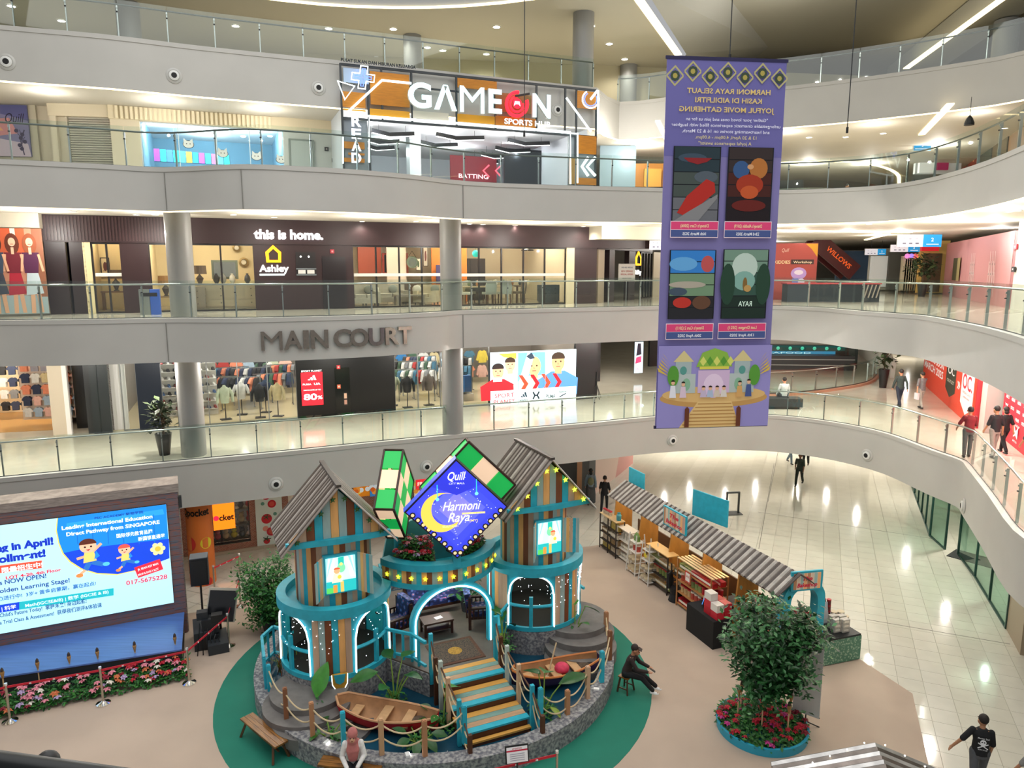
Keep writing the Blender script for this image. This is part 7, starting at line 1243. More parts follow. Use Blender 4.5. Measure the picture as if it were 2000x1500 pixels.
for px, py, n in ((12, 1378, 'at the left edge'), (80, 1358, 'second from the left'), (141, 1345, 'third from the left'), (196, 1335, 'behind the middle barrier post'), (268, 1322, 'right of the middle barrier post'), (346, 1305, 'by the last barrier post')): torch(px, py, 'small bamboo torch in the stage flower border, ' + n)
# barrier posts with red belts
def stanchions(P, lb, belt='c81e34', h=1.0):
 prev = None
 for (px, py, n) in P:
  g = G(px, py) if not isinstance(px, Vector) else px; t = thing('barrier_post', 'chrome barrier post %s %s' % (lb, n), 'barrier'); t.location = g
  MB().use(CHROME).lathe([(.17, 0.01), (.17, .03), (.06, .07), (.03, .09)], 24).obj('base', parent=t, smooth=40); MB().use(mat('b8b0a0', .25, .8)).cyl(0, 0, .07, .028, h - .1, 12).obj('post', parent=t, smooth=40); MB().use(mat('e8e8e8', .2, .6)).cyl(0, 0, h - .03, .036, .05, 12).obj('cap', parent=t)
  if prev is not None:
   d = prev - g; b = MB().use(mat(belt, .6)); b.bar((0, 0, h - .08), (d.x, d.y, h - .08), .012, .055); b.obj('red_belt', parent=t)
   b = MB().use(WHITE)
   for q in (.25, .5, .75): b.box(d.x * q, d.y * q, h - .10, .05, .03, .03)
   b.obj('belt_mark', parent=t, kind='stuff')
  prev = g
stanchions([(-190, 1470, 'out of view'), (20, 1410, 'nearest the left edge'), (202, 1375, 'in the middle of the flower border'), (370, 1335, 'at the end of the flower border'), (448, 1262, 'on the edge of the green carpet'), (470, 1185, 'behind the left tree')], 'of the stage barrier,')
stanchions([(420, 1160, 'by the orange column'), (470, 1135, 'left of the potted tree')], 'of the rear barrier')
stanchions([(927, 1592, 'at the left foot of the plank stairway'), (1087, 1552, 'at the right foot of the plank stairway')], 'of the stair barrier')
t = thing('stair_sign', 'small notice board on a thin black stand in front of the plank stairs', 'sign', G(1010, 1585), radians(12)); hz = 1.12; MB().use(BLACK).cyl(0, 0, 0, .018, hz + .1, 8).cyl(0, 0, 0.01, .16, .02, 16).obj('stand', parent=t); MB().use(BLACK).box(0, -.03, hz, .48, .03, .34, rx=-.3).obj('frame', parent=t)
p = Print(0, rough=.5); p.rect('f0eef0', -.215, .02, .215, .32); p.rect('c8304a', -.215, .23, .215, .26); p.text('c8304a', 'ATTENTION', 0, .27, .04, w=.2)
for k in range(4): p.rect('9a98a8', -.15, .06 + k * .04, .15, .07 + k * .04)
o = p.obj('print', parent=t, loc=(0, -.052, hz)); o.rotation_euler.x = -.3
# loudspeakers, steps beside the stage
t = thing('loudspeaker', 'tall black loudspeaker on a stand beside the orange column', 'speaker', G(398, 1225), radians(20)); MB().use(mat('14171c', .5)).box(0, 0, 1.45, .5, .45, .85).obj('cabinet', parent=t); MB().use(mat('5a6066', .5)).box(0, 0, 2.30, .5, .45, .02).obj('top', parent=t); MB().use(BLACK).box(0, -.24, 1.5, .42, .02, .75).obj('grille', parent=t); MB().use(BLACK).cyl(0, 0, .0, .03, 1.45, 8).obj('pole', parent=t)
for k in range(3): MB().use(BLACK).bar((0, 0, .5), (.45 * cos(k * 2.1), .45 * sin(k * 2.1), .01), .03).obj('leg', parent=t)
t = thing('equipment_rack', 'black heap of amplifiers and cables below the tall loudspeaker', 'equipment', G(410, 1262), radians(20))
for k, (x, y, z, s) in enumerate(((0, 0, 0, .55), (.05, .05, .45, .45), (.25, -.1, 0.8, .3), (-.15, .1, .85, .3))): MB().use(mat(('15181c', '1d2126', '0f1114', '25292e')[k], .45)).box(x, y, z, s, s * .8, .42 if z < .8 else .22).obj('unit', parent=t)
for k in range(6): MB().use(BLACK).tube([(.1 * k - .2, -.3, .9 - .1 * k), (.1 * k - .25, -.4, .4), (.15 * k - .3, -.5, .02)], .015, 5).obj('cable', parent=t)
t = thing('stage_monitor', 'tilted dark flat screen in a pale frame beside the loudspeaker', 'monitor', G(432, 1248), radians(16)); MB().use(mat('b8b0a0', .4)).box(0, 0, .55, .82, .07, .98, rx=-.28, ry=.15).obj('frame', parent=t); MB().use(mat('15161a', .25)).box(0, -.045, .59, .74, .03, .88, rx=-.28, ry=.15).obj('screen', parent=t); MB().use(BLACK).box(0, .1, 0, .4, .4, .03).bar((0, .1, 0), (0, .05, .6), .06).obj('stand', parent=t)
for k, (px, py) in enumerate(((385, 1272), (412, 1280))): g = G(px, py); o = MB().use(mat('262b30', .6)).box(0, 0, 0, .55, 1.0, .55 - .25 * k).obj('stage_step', label='dark carpeted stage step beside the stage, %s one' % ('higher', 'lower')[k], cat='step'); o.location = g + Vector((0, .5, 0)); o.rotation_euler.z = S5.a
# ---------------------------------------------------------------- trees and pots
def ficus(label, base, h0, crown, n, pot=None, size=.12, seed=1, name='ficus_tree', mats=None):
 t = thing(name, label, 'tree', base); rnd = random.Random(seed); rx, rz_, cz = crown; MB().use(mat('5a4634', .8, noise=.2, scale=10)).tube([(0, 0, 0), (.03, 0, cz * .4), (-.03, .02, cz)], [.05, .04, .025], 8).obj('trunk', parent=t, smooth=50)
 ends = []
 for k in range(14):
  a = rnd.uniform(0, 6.28); q = rnd.uniform(.3, .85); z1 = cz + rnd.uniform(-.8, .8) * rz_; b0 = Vector((0, 0, cz - rz_ * .8 + k * .1 * rz_)); e = Vector((cos(a) * rx * q, sin(a) * rx * q, z1)); MB().use(mat('5a4634', .8)).tube([b0, (b0 + e) / 2 + Vector((0, 0, .1)), e], [.022, .015, .008], 5).obj('branch', parent=t); ends.append(e)
 def fn(r):
  if r.random() < .55: e = r.choice(ends); P = e + Vector((r.gauss(0, .2 * rx), r.gauss(0, .2 * rx), r.gauss(0, .15 * rz_)))
  else:
   d = Vector((r.gauss(0, 1), r.gauss(0, 1), r.gauss(0, 1))).normalized(); q = r.random() ** .45; P = Vector((d.x * rx * q, d.y * rx * q, cz + d.z * rz_ * q)); tz = (P.z - cz) / rz_; f = 1 - .25 * max(0, tz) - .62 * max(0, -tz); P.x *= f; P.y *= f
  return P, Vector((P.x * .4, P.y * .4, 1)).normalized()
 leafcloud(n, fn, size, rnd, mats or LEAFM).obj('foliage', parent=t, kind='stuff')
 if pot: pot(t)
 return t
GR2 = [mat(c, .4, spec=.5) for c in ('2a5e2c', '1c4420', '35703a', '4f8a52', '16381a')]
pc = Vector((5.97, 15.62, 0)); ficus('large leafy tree in the round teal flower planter', pc + Vector((0, 0, .1)), 0, (1.12, 1.32, 1.98), 7600, size=.15, seed=4, mats=GR2)
t = thing('round_planter', 'round teal planter full of red and magenta flowers under the large tree', 'planter', pc); MB().use(mat('2aa5c4', .5)).lathe([(1.04, 0.01), (1.06, .22), (1.0, .22), (1.0, .12), (.01, .12)], 48, cap=False).obj('rim', parent=t, smooth=40)
def pf(r): a = r.uniform(0, 6.28); q = 1.0 * r.random() ** .5; return (q * cos(a), q * sin(a), .14 + .22 * (1 - q) + r.random() * .14), Vector((0, -.3, 1)).normalized()
flowerbed(t, pf, 95, 2600, ['red', 'red', 'crimson', 'red', 'magenta'], random.Random(9), 1.2, .12)
for k, (dx, dy) in enumerate(((-.55, .1), (-.42, .3), (.35, .1), (-.15, -.4), (.4, -.55), (.6, -.15))): torch(pc + Vector((dx, dy, .25)), 0, 'thin bamboo torch in the teal planter, %s' % ('far left', 'behind the trunk left', 'behind the trunk right', 'front left', 'front right', 'far right')[k], 1, .75, 'd0b088')
ficus('dark green potted tree between the stage and the castle', G(530, 1232), 0, (.95, 1.12, 1.25), 4600, size=.13, seed=8, pot=lambda t: MB().use(mat('2a2c2e', .5)).lathe([(.2, 0), (.28, .4), (.24, .4), (.2, .34)], 16).obj('pot', parent=t))
t = ct('climbing_plant', 'thin climbing plant trailing down the right flank of the right tower', 'plant', 4.25, .55, 0); leafcloud(260, lambda r: ((r.gauss(0, .1) + .1 * sin(r.random() * 9), r.gauss(0, .15), r.uniform(1.0, 3.4)), Vector((1, 0, .5)).normalized()), .14, random.Random(2), GR2).obj('foliage', parent=t, kind='stuff'); MB().use(mat('5a4634')).tube([(0, 0, .5), (.05, 0, 2), (-.1, 0, 3.4)], .02, 5).obj('stem', parent=t)
t = ct('potted_plant', 'tall leafy plant in a pot behind the right armchair under the arch', 'plant', 1.05, .75, .9); leafcloud(170, lambda r: ((r.gauss(0, .2), r.gauss(0, .2), r.uniform(.5, 1.35)), Vector((0, -.4, 1)).normalized()), .22, random.Random(6), GR2).obj('foliage', parent=t, kind='stuff'); MB().use(mat('2a2c30')).lathe([(.14, 0), (.2, .4), (.17, .4)], 14).obj('pot', parent=t); MB().use(mat('5a4634')).cyl(0, 0, .35, .02, .7, 6).obj('stem', parent=t)
def bp(h): return lambda t: MB().use(mat('1c1e20', .35)).lathe([(.17, 0), (.27, h), (.23, h), (.21, h - .06), (.01, h - .06)], 20).obj('pot', parent=t, smooth=40)
DG = [mat(c, .5) for c in ('2c3a22', '3a4a2a', '24301e')]
g = G(322, 888, Z1); ficus('dark broad leaved plant in a black pot beside the left column', g, 0, (.42, .55, 1.35), 130, bp(.75), .30, 3, 'potted_plant', DG)
g = G(1724, 757, Z1); ficus('dark plant in a tapered black pot on the far walkway', g, 0, (.5, .8, 1.85), 130, bp(1.0), .36, 5, 'potted_plant', DG)
g = PY(1800, 575, 40); ficus('dark leafy plant behind the glass beside the pink hoarding', Vector((g.x, 40, Z2)), 0, (.8, .7, 1.7), 220, bp(.7), .34, 7, 'potted_plant', DG)
# ---------------------------------------------------------------- food stall with corrugated roof
SA = Vector((3.8, 26.7)); SD = Vector((7.2, 18.0)) - SA; SAn = atan2(SD.y, SD.x); SLn = SD.length; sv = Vector((-sin(SAn), cos(SAn)))
def SLp(x, y, z=0): p_ = SA + SD.normalized() * x + sv * y; return Vector((p_.x, p_.y, z))
SS = thing('food_stall', 'long food stall with a grey corrugated roof on curved boards', 'stall', SLp(0, 0), SAn)
n = 74; rw = [mat(c, .45, noise=.2, scale=4) for c in ('bdb6ae', '4a3e38', '9a928a', '5c514a')]
for s in (0, 1):
 for k in range(n):
  x0, x1 = SLn * k / n, SLn * (k + 1) / n; xm = (x0 + x1) / 2; y0, y1 = (-.12, .62) if s == 0 else (1.36, .62); up = .03; P = [(x0, y0, 2.25), (xm, y0, 2.25 + up), (x1, y0, 2.25), (x0, y1, 2.76), (xm, y1, 2.76 + up), (x1, y1, 2.76), (x0, y0, 2.22), (x1, y0, 2.22), (x0, y1, 2.73), (x1, y1, 2.73)]; F = [(0, 1, 4, 3), (1, 2, 5, 4), (6, 8, 9, 7), (0, 6, 7, 2, 1), (3, 4, 5, 9, 8), (0, 3, 8, 6), (2, 7, 9, 5)]
  MB().use(rw[(0, 1, 2, 1, 0, 3)[k % 6]]).add(P, F if s == 0 else [f[::-1] for f in F]).obj('roof_rib', parent=SS)
OB = mat('c58a3e', .5, noise=.15, scale=4, stretch=(1, 1, .3))
for k, x in enumerate((.15, 2.0, 3.9, 5.7, 7.4)):
 MB().use(OB).at(x, 0, 0, pi / 2).plate([(-.02, 0), (.9, 0), (.9, 2.6), (.55, 2.7), (.0, 2.25), (.18, 2.0), (.12, 1.4)], -.03, .03).obj('curved_board', parent=SS)
MB().use(mat('6a4a30', .6)).box(SLn / 2, 1.3, 0, SLn, .05, 1.1).obj('back_board', parent=SS); MB().use(mat('2c241e', .6)).box(7.75, .55, 0, 2.6, .5, .85).obj('counter', parent=SS)
for x in (1.1, 3.0, 4.8, 6.6): plight(SLp(x, .35, 2.05), 14, (1, .8, .5), .05)
def sboard(label, x0, x1, y, z0, z1, d, txt=None, rz=0):
 t = thing('stall_sign' if txt else 'blue_board', label, 'sign' if txt else 'board', SLp((x0 + x1) / 2, y, z0), SAn + rz); w = x1 - x0; h = z1 - z0; MB().use(TEAL).box(0, 0, 0, w, d, h).obj('board', parent=t)
 if txt:
  p = Print(-d / 2 - .002, emit=.15); p.rect('d8c8b8', -w / 2 + .04, .04, w / 2 - .04, h - .04)
  for k in range(10): p.rect(('a87a5a', 'c9b49c', '8fa8a0', 'd8a070', 'b09080')[k % 5], -w / 2 + .04 + (w - .08) * k / 10, .04, -w / 2 + .04 + (w - .08) * (k + .9) / 10, h - .04)
  p.text('b81c3c', txt[0], 0, h * .56, h * .3, w=w * .4, shear=.2, bold=.03); p.text('b81c3c', txt[1], 0, h * .2, h * .3, w=w * .7, shear=.2, bold=.03); p.obj('print', parent=t)
 return t
sboard('striped stall sign with red lettering in the middle of the roof', 3.7, 5.0, .0, 2.35, 3.0, .06, ('The', 'Bakeshop')); sboard('blue board standing behind the middle of the stall roof', 3.9, 5.4, 1.15, 2.6, 3.5, .05); sboard('blue board at the far end of the stall roof', -.2, .9, .95, 2.55, 3.2, .05)
bpy.data.objects['blue_board'].rotation_euler.z += .2
# arch at the near end
a, b_ = G(1533, 1243, .8), G(1597, 1238, .8); v = b_ - a; AR = thing('stall_arch', 'teal arch with a striped sign at the near end of the stall', 'arch', Vector((a.x - .1, a.y - .2, .8)), atan2(v.y, v.x) + .05); w = v.length + .12; ao, ai = archpts(.5 * w + .08, 0, 1.15, .55, 16), archpts(.5 * w - .14, 0, 1.05, .42, 16); k = len(ao); b = MB().use(TEAL); ox = w / 2; vs = []
for y in (0, .34):
 vs += [(x + ox, y, z) for x, z in ao] + [(x + ox, y, z) for x, z in ai]
b.add(vs, [(i, k + i, k + i + 1, i + 1) for i in range(k - 1)] + [(2 * k + i, 2 * k + i + 1, 3 * k + i + 1, 3 * k + i) for i in range(k - 1)] + [(i, i + 1, 2 * k + i + 1, 2 * k + i) for i in range(k - 1)] + [(k + i, 3 * k + i, 3 * k + i + 1, k + i + 1) for i in range(k - 1)] + [(0, 2 * k, 3 * k, k), (k - 1, 2 * k - 1, 4 * k - 1, 3 * k - 1)]); b.obj('arch', parent=AR, smooth=40)
MB().use(TEAL).box(ox, -.02, 1.42, w * .86, .06, .56).obj('sign_board', parent=AR); p = Print(-.055, emit=.2); p.rect('d8c8b8', ox - w * .37, 1.47, ox + w * .37, 1.93)
for k in range(8): p.rect(('a87a5a', 'c9b49c', '8fa8a0', 'd8a070')[k % 4], ox - w * .37 + w * .74 * k / 8, 1.47, ox - w * .37 + w * .74 * (k + .9) / 8, 1.93)
p.text('b81c3c', 'The', ox, 1.72, .16, w=.3, shear=.2, bold=.03); p.text('b81c3c', 'Bakeshop', ox, 1.54, .16, w=w * .55, shear=.2, bold=.03); p.obj('print', parent=AR)
# near table with batik cloth and its goods
TP = [(7.55, 17.98), (9.78, 18.70), (9.30, 20.1), (7.3, 19.5)]; bt = bpy.data.materials.new('batik_cloth'); bt.use_nodes = True; nt = bt.node_tree; vo = nt.nodes.new('ShaderNodeTexVoronoi'); vo.inputs['Scale'].default_value = 16; rp = nt.nodes.new('ShaderNodeValToRGB'); rp.color_ramp.elements[0].color = (*lin('a8c4a8'), 1); rp.color_ramp.elements[0].position = .15; rp.color_ramp.elements[1].color = (*lin('4f8068'), 1); rp.color_ramp.elements[1].position = .5; tc = nt.nodes.new('ShaderNodeTexCoord'); nt.links.new(tc.outputs['Object'], vo.inputs[0]); nt.links.new(vo.outputs[0], rp.inputs[0]); nt.links.new(rp.outputs[0], nt.nodes['Principled BSDF'].inputs['Base Color'])
t = thing('stall_table', 'table with a green batik cloth at the near end of the stall', 'table'); MB().use(mat('15171a', .5)).prism(TP, .74, .79).obj('black_top', parent=t); MB().use(bt).prism([(x + (.02 if x > 8.5 else -.02), y) for x, y in TP], .03, .74).obj('batik_cloth', parent=t)
def goods(kind, col, P, rz, s, label, group):
 k = ('good', kind, col)
 if k not in _mats:
  b = MB().use(mat(col, .4, noise=.25, scale=18))
  if kind == 'jar': b.cyl(0, 0, 0, .055, .13, 10).use(mat('b01c28' if col != 'b8483a' else 'e0d8c8', .4)).cyl(0, 0, .13, .058, .03, 10)
  elif kind == 'tin': b.cyl(0, 0, 0, .09, .06, 12).use(mat('c8b898', .3)).cyl(0, 0, .06, .092, .015, 12)
  elif kind == 'bag': b.add([(-.08, -.04, 0), (.08, -.04, 0), (.08, .04, 0), (-.08, .04, 0), (-.085, -.03, .12), (.085, -.03, .12), (.085, .03, .12), (-.085, .03, .12), (-.05, 0, .2), (.05, 0, .2)], [(3, 2, 1, 0), (0, 1, 5, 4), (1, 2, 6, 5), (2, 3, 7, 6), (3, 0, 4, 7), (4, 5, 9, 8), (6, 7, 8, 9), (5, 6, 9), (7, 4, 8)])
  else: b.box(0, 0, 0, .18, .12, .10).use(mat('ece4d4', .5)).box(0, -.061, .03, .12, .004, .045)
  _mats[k] = b.mesh({'jar': 'cookie_jar', 'tin': 'cookie_tin', 'bag': 'snack_bag', 'box': 'snack_box'}[kind])
 o = bpy.data.objects.new(_mats[k].name.split('.')[0], _mats[k]); COL.objects.link(o); o.location = P; o.rotation_euler.z = rz; o.scale = (s, s, s); tag(o, label, {'jar': 'jar', 'tin': 'tin', 'bag': 'bag', 'box': 'box'}[kind], group); return o
def srack(name, label, c, L, Dp, h, nsh, m, kinds, cols, lab, lean=0., bays=1, top=None, per=.17, s=1.55):
 t = thing(name, label, 'rack', c, SAn)
 for sx in [-1 + 2 * k / bays for k in range(bays + 1)]:
  for sy in (-1, 1): MB().use(m).bar((sx * L / 2, sy * Dp / 2, .01), (sx * (L / 2 - lean), sy * (Dp / 2 - lean), h), .035).obj('upright', parent=t)
 u = Vector((cos(SAn), sin(SAn), 0)); w_ = Vector((-sin(SAn), cos(SAn), 0)); nm = ('lowest', 'second', 'third', 'fourth', 'fifth')
 for k in range(nsh):
  z = .12 + (h - .2) * k / (nsh - (0 if top else .4)); l = L - lean * 2 * z / h; dp = Dp - lean * 2 * z / h; MB().use(m).box(0, 0, z - .025, l, dp, .025).obj('shelf', parent=t); q = max(1, int((l - .1) / per))
  for i in range(q):
   for j in (0, 1) if dp > .42 else (0,):
    cl = cols[(k + i // 3) % len(cols)]; goods(kinds[k % len(kinds)], cl, c + u * (-l / 2 + .08 + (l - .1) * (i + .5) / q - .03) + w_ * ((-dp / 4 if dp > .42 else 0) + j * dp / 2) + Vector((0, 0, z + .001)), SAn, s, '%s %s from far end in %s row, %s shelf of %s' % (ORD[i], {'jar': 'cookie jar', 'tin': 'flat tin', 'bag': 'snack bag', 'box': 'snack box'}[kinds[k % len(kinds)]], ('front', 'back')[j], nm[k], lab), 'goods on the ' + lab)
 if top: MB().use(mat(top, .5)).box(0, 0, h, L + .04, Dp + .04, .03).obj('top_board', parent=t)
 return t
DM = mat('2c2320', .5); WM = mat('d8d6d0', .4); PW = mat('b07a48', .6)
srack('goods_rack', 'dark metal rack with a wooden top at the far end of the stall', Vector((3.86, 26.42, 0)), 1.25, .36, 1.42, 4, DM, ['bag', 'bag', 'box', 'bag'], ['b8a04a', 'c9b49a', '9a7a52', 'd8ccb8'], 'dark far rack', bays=2, top='d8b88a')
srack('ladder_rack', 'white ladder rack with jars, the far one of the pair', Vector((4.5, 24.55, 0)), .62, .5, 1.5, 4, WM, ['tin', 'tin', 'jar', 'bag'], ['c8b090', 'a8957a', 'b8483a', '6a8a4a'], 'far white ladder rack', lean=.09, per=.2)
srack('ladder_rack', 'white ladder rack with tins and a yellow star, the near one of the pair', Vector((4.82, 23.75, 0)), .62, .5, 1.5, 4, WM, ['tin', 'tin', 'tin', 'tin'], ['b8ae9c', '9a9284', 'c4b49a'], 'near white ladder rack', lean=.09, per=.2)
srack('wooden_rack', 'wooden rack full of red boxes and jars with a slatted top', Vector((5.98, 21.3, 0)), 1.75, .62, 1.62, 4, PW, ['box', 'jar', 'jar', 'box'], ['b8202c', 'c8a878', 'b8483a', '8a9a5a', 'b8202c'], 'wooden rack')
wr = bpy.data.objects['wooden_rack']
for k in range(5): MB().use(mat('e8c898', .6)).box(0, -.26 + k * .13, 1.62, 1.85, .07, .025).obj('top_slat', parent=wr)
srack('counter_shelf', 'dark shelf of snack packs under the middle of the stall roof', SLp(3.6, .05), 1.3, .4, 1.35, 3, DM, ['box', 'jar', 'box'], ['a8885a', 'c9a878', '7a8a4a'], 'dark middle shelf', top='e0b87a'); srack('counter_shelf', 'black shelf of jars beside the yellow board', SLp(5.0, .1), 1.2, .4, 1.2, 3, DM, ['jar', 'jar', 'box'], ['a87a3a', 'c8b08a', '6a5a3a'], 'black jar shelf')
srack('white_shelf', 'white folding shelf near the far end of the stall', SLp(1.25, .1), .9, .4, 1.25, 3, mat('d8d0c4', .5), ['box', 'box', 'bag'], ['d8d0c4', 'c8bca8'], 'white folding shelf', top='e0d8cc')
o = MB().use(mat('3a8a98', .4)).lathe([(.09, 0), (.1, .2), (.06, .26), (.07, .3)], 12).obj('teal_pot', label='teal pot on the wooden top of the dark far rack', cat='pot'); o.location = Vector((4.05, 26.0, 1.452))
for k in range(4): goods('jar', 'c8b8a0', Vector((3.62 + .06 * k, 26.85 - .12 * k, 1.452)), k, 1.2, 'cream jar on the wooden top of the dark far rack', 'jars on the far rack top')
# counter by the near end: till, red boxes, black cloth, chair
t = thing('counter_table', 'counter under a black cloth with red boxes and a screen', 'table', SLp(7.05, -.55), SAn); MB().use(mat('0c0d10', .8)).box(0, 0, 0.01, 1.3, .65, .85).obj('black_cloth', parent=t)
t = thing('till_screen', 'small tilted blue screen on the black counter', 'screen', SLp(6.75, -.5, .86), SAn - .9); MB().use(BLACK).box(0, 0, .1, .42, .04, .3, rx=-.3).box(0, .08, 0, .2, .2, .1).obj('body', parent=t); o = MB().use(glow('5a9af0', .9)).box(0, -.025, .12, .38, .02, .26, rx=-.3).obj('screen', parent=t)
for k in range(9): o = MB().use(mat(('b81a2a', 'c82436', 'e8e0d8')[k % 3], .45)).box(0, 0, 0, .3, .25, .22).obj('gift_box', label='%s box stacked on the black counter, %s' % (('red', 'bright red', 'white')[k % 3], ('1st 2nd 3rd 4th 5th 6th 7th 8th 9th'.split())[k]), cat='box'); o.location = SLp(7.2 + .31 * (k % 2), -.62 + .27 * (k // 2 % 2), .862 + .225 * (k // 4)); o.rotation_euler.z = SAn
t = thing('covered_chair', 'chair under a black stretch cover left of the wooden rack', 'chair', Vector((5.45, 22.35, 0)), SAn + 2.2); MB().use(mat('101216', .8)).lathe([(.27, 0.01), (.2, .25), (.23, .48), (.02, .5)], 12).obj('seat_cover', parent=t); MB().use(mat('101216', .8)).at(0, .2, .45, rx=-.1).plate([(-.22, 0), (.22, 0), (.18, .5), (-.18, .5)], -.03, .03).obj('back_cover', parent=t)
o = MB().use(mat('d8c82a', .5)).plate([(.12 * (1 if k % 2 else .5) * cos(k * .628 + .3), .12 * (1 if k % 2 else .5) * sin(k * .628 + .3)) for k in range(10)], 0, .01).obj('yellow_star', label='yellow paper star on the near white ladder rack', cat='decoration'); o.location = Vector((4.6, 23.5, 1.1)); o.rotation_euler.z = SAn
for k, (z, c) in enumerate(((1.1, 'c82030'), (.7, 'd8d0c8'))):
 t = thing('price_card', '%s framed price card on the front of the wooden rack' % ('red', 'white')[k], 'sign', Vector((5.55 + .35 * k, 21.35 - .95 * k, z)), SAn); p = Print(-.012); p.rect(c, -.14, 0, .14, .34); p.rect('f0e8e0', -.11, .03, .11, .31); p.text('b81c2c', 'SALE', 0, .16, .1, w=.18); p.obj('print', parent=t); MB().use(PW).box(0, 0, -.02, .32, .016, .38).obj('frame', parent=t)
for r in range(3):
 for i in range(7): goods('box', ('b8202c', 'c84a2a', 'a81a26', 'd8a060')[(i + r) % 4], SLp(7.75 + .22 * i, .25 + .16 * r, .86 + .14 * r), SAn, 1.25, 'red snack box behind the arch, %s row, %s from far end' % (ORD[r], ORD[i]), 'red boxes behind the arch')
t = thing('yellow_crate', 'yellow and printed snack crate in the opening of the arch', 'crate', Vector((8.1, 18.62, .79)), SAn + 1.3); MB().use(mat('d8a01a', .5)).box(0, 0, 0, .62, .4, .18).obj('crate', parent=t); p = Print(-.205); p.rect('e8d8c0', -.3, .2, .3, .42); p.rect('3a3a2c', -.28, .22, .1, .34); p.text('e04a2c', 'SNACKS', 0, .34, .07, w=.4); p.obj('print', parent=t); MB().use(mat('c9b090')).box(0, 0, .18, .6, .38, .24).obj('carton', parent=t)
for i in range(12): goods(('bag', 'bag', 'box')[i % 3], ('b8202c', 'd8d0c8', 'c89a6a', 'a8202a')[i % 4], Vector((8.0 + .09 * (i % 4), 18.75 + .14 * (i // 4), 1.22 + .02 * (i % 3))), i, 1.0, '%s snack pack from the left on the yellow crate, row %s' % (ORD[i % 4], ORD[i // 4]), 'packs on the yellow crate')
for i in range(12): goods('box', 'c4bcb0', Vector((9.12 + .24 * (i % 2), 19.05 - .22 * (i // 2 % 2), .792 + .125 * (i // 4))), .3, 1.25, 'pale carton on the batik table, %s layer, %s one' % (ORD[i // 4], ORD[i % 4]), 'pale cartons on the batik table')
for i in range(12): goods('tin', 'c8c0b4', Vector((9.35 + .2 * (i % 2), 19.5 - .28 * (i // 2 % 2), .792 + .09 * (i // 4))), .2, 1.15, 'grey tin at the back of the batik table, %s layer, %s one' % (ORD[i // 4], ORD[i % 4]), 'grey tins on the batik table')
for i in range(16): goods('jar', '6a1a1c', Vector((8.75 + .13 * (i % 4), 19.55 - .05 * (i % 4), .792 + .17 * (i // 4))), .2, 1.1, 'dark red jar right of the arch, %s layer, %s from the left' % (ORD[i // 4], ORD[i % 4]), 'dark red jars')
for i in range(6): goods('bag', 'c8a878', Vector((7.9 + .13 * i, 18.35 + .05 * i, .792)), i * .4, 1.0, '%s small tan bag from the left at the front of the batik table' % ORD[i], 'tan bags on the batik table')
for i, (x, y) in enumerate(((8.02, 18.2), (8.2, 18.28))): o = MB().use(mat('d8ccb8', .4)).lathe([(.05, 0), (.1, .04), (.09, .05), (.02, .02)], 14).obj('bowl', label='%s pale bowl at the front edge of the batik table' % ('left', 'right')[i], cat='bowl'); o.location = (x, y, .792)
t = thing('table_sign', 'grey acrylic sign standing on the batik table', 'sign', Vector((9.05, 19.3, .79)), .35); MB().use(mat('c4c8cc', .2)).box(0, 0, 0, .36, .02, .62, rx=-.1).obj('plate', parent=t); MB().use(mat('8a8e92')).box(0, .06, 0, .3, .16, .02).obj('foot', parent=t)
t = thing('display_banner', 'white display banner seen from behind on a black tripod by the large tree', 'banner', G(1572, 1420), radians(-38)); MB().use(mat('cfd0cb', .6, noise=.06, scale=3)).box(0, -.02, .35, .62, .012, 1.75).obj('sheet', parent=t); MB().use(BLACK).cyl(0, 0.01, 0.0, .015, 2.1, 8).bar((-.32, .0, 2.1), (.32, .0, 2.1), .02).bar((-.32, .0, .36), (.32, .0, .36), .02).obj('pole', parent=t)
for k in range(3): MB().use(BLACK).bar((0, 0, .16), (.34 * cos(k * 2.1 + .6), .34 * sin(k * 2.1 + .6), .01), .022).obj('leg', parent=t)
g = G(1430, 1003); t = thing('queue_frame', 'dark metal frame standing alone on the white tiles', 'frame', g, .1); MB().use(mat('3a3c3c', .4, .5)).box(-.28, 0, .03, .07, .07, .95).box(.28, 0, .03, .07, .07, .95).box(0, 0, .95, .62, .09, .07).obj('frame', parent=t); MB().use(mat('3a3a38', .6)).box(0, 0, 0, .8, .5, .03).obj('foot', parent=t)
# corrugated roof of the next booth at the bottom edge
RB = PY(1707, 1450, 13.4); t = thing('booth_roof', 'corrugated metal roof with fairy lights at the bottom edge', 'roof', (RB.x, RB.y, RB.z), radians(-10)); ml = [mat(c, .3, .7, noise=.2, scale=4) for c in ('b0aeac', '6a625c', 'c8c6c4', '7a706a')]
for s in (-1, 1):
 for k in range(12):
  y0, y1 = -k * .13, -(k + 1) * .13; ym = (y0 + y1) / 2; P = [(0, y0, 0), (0, ym, .04), (0, y1, 0), (s * 2.0, y0, -.7), (s * 2.0, ym, -.66), (s * 2.0, y1, -.7), (0, y0, -.03), (0, y1, -.03), (s * 2.0, y0, -.73), (s * 2.0, y1, -.73)]; F = [(0, 1, 4, 3), (1, 2, 5, 4), (6, 8, 9, 7), (3, 4, 5, 9, 8), (0, 6, 7, 2, 1), (0, 3, 8, 6), (2, 7, 9, 5)]; MB().use(ml[k % 4]).add(P, F if s > 0 else [f[::-1] for f in F]).obj('roof_rib', parent=t)
 for k in range(4):
  for y in (-.05, -1.0): MB().use(glow('fff8e0', 5)).ball(s * (.2 + .35 * k), y - .1 * k, -.07 - .1225 * k + .07, .018, 5).obj('fairy_light', parent=t)
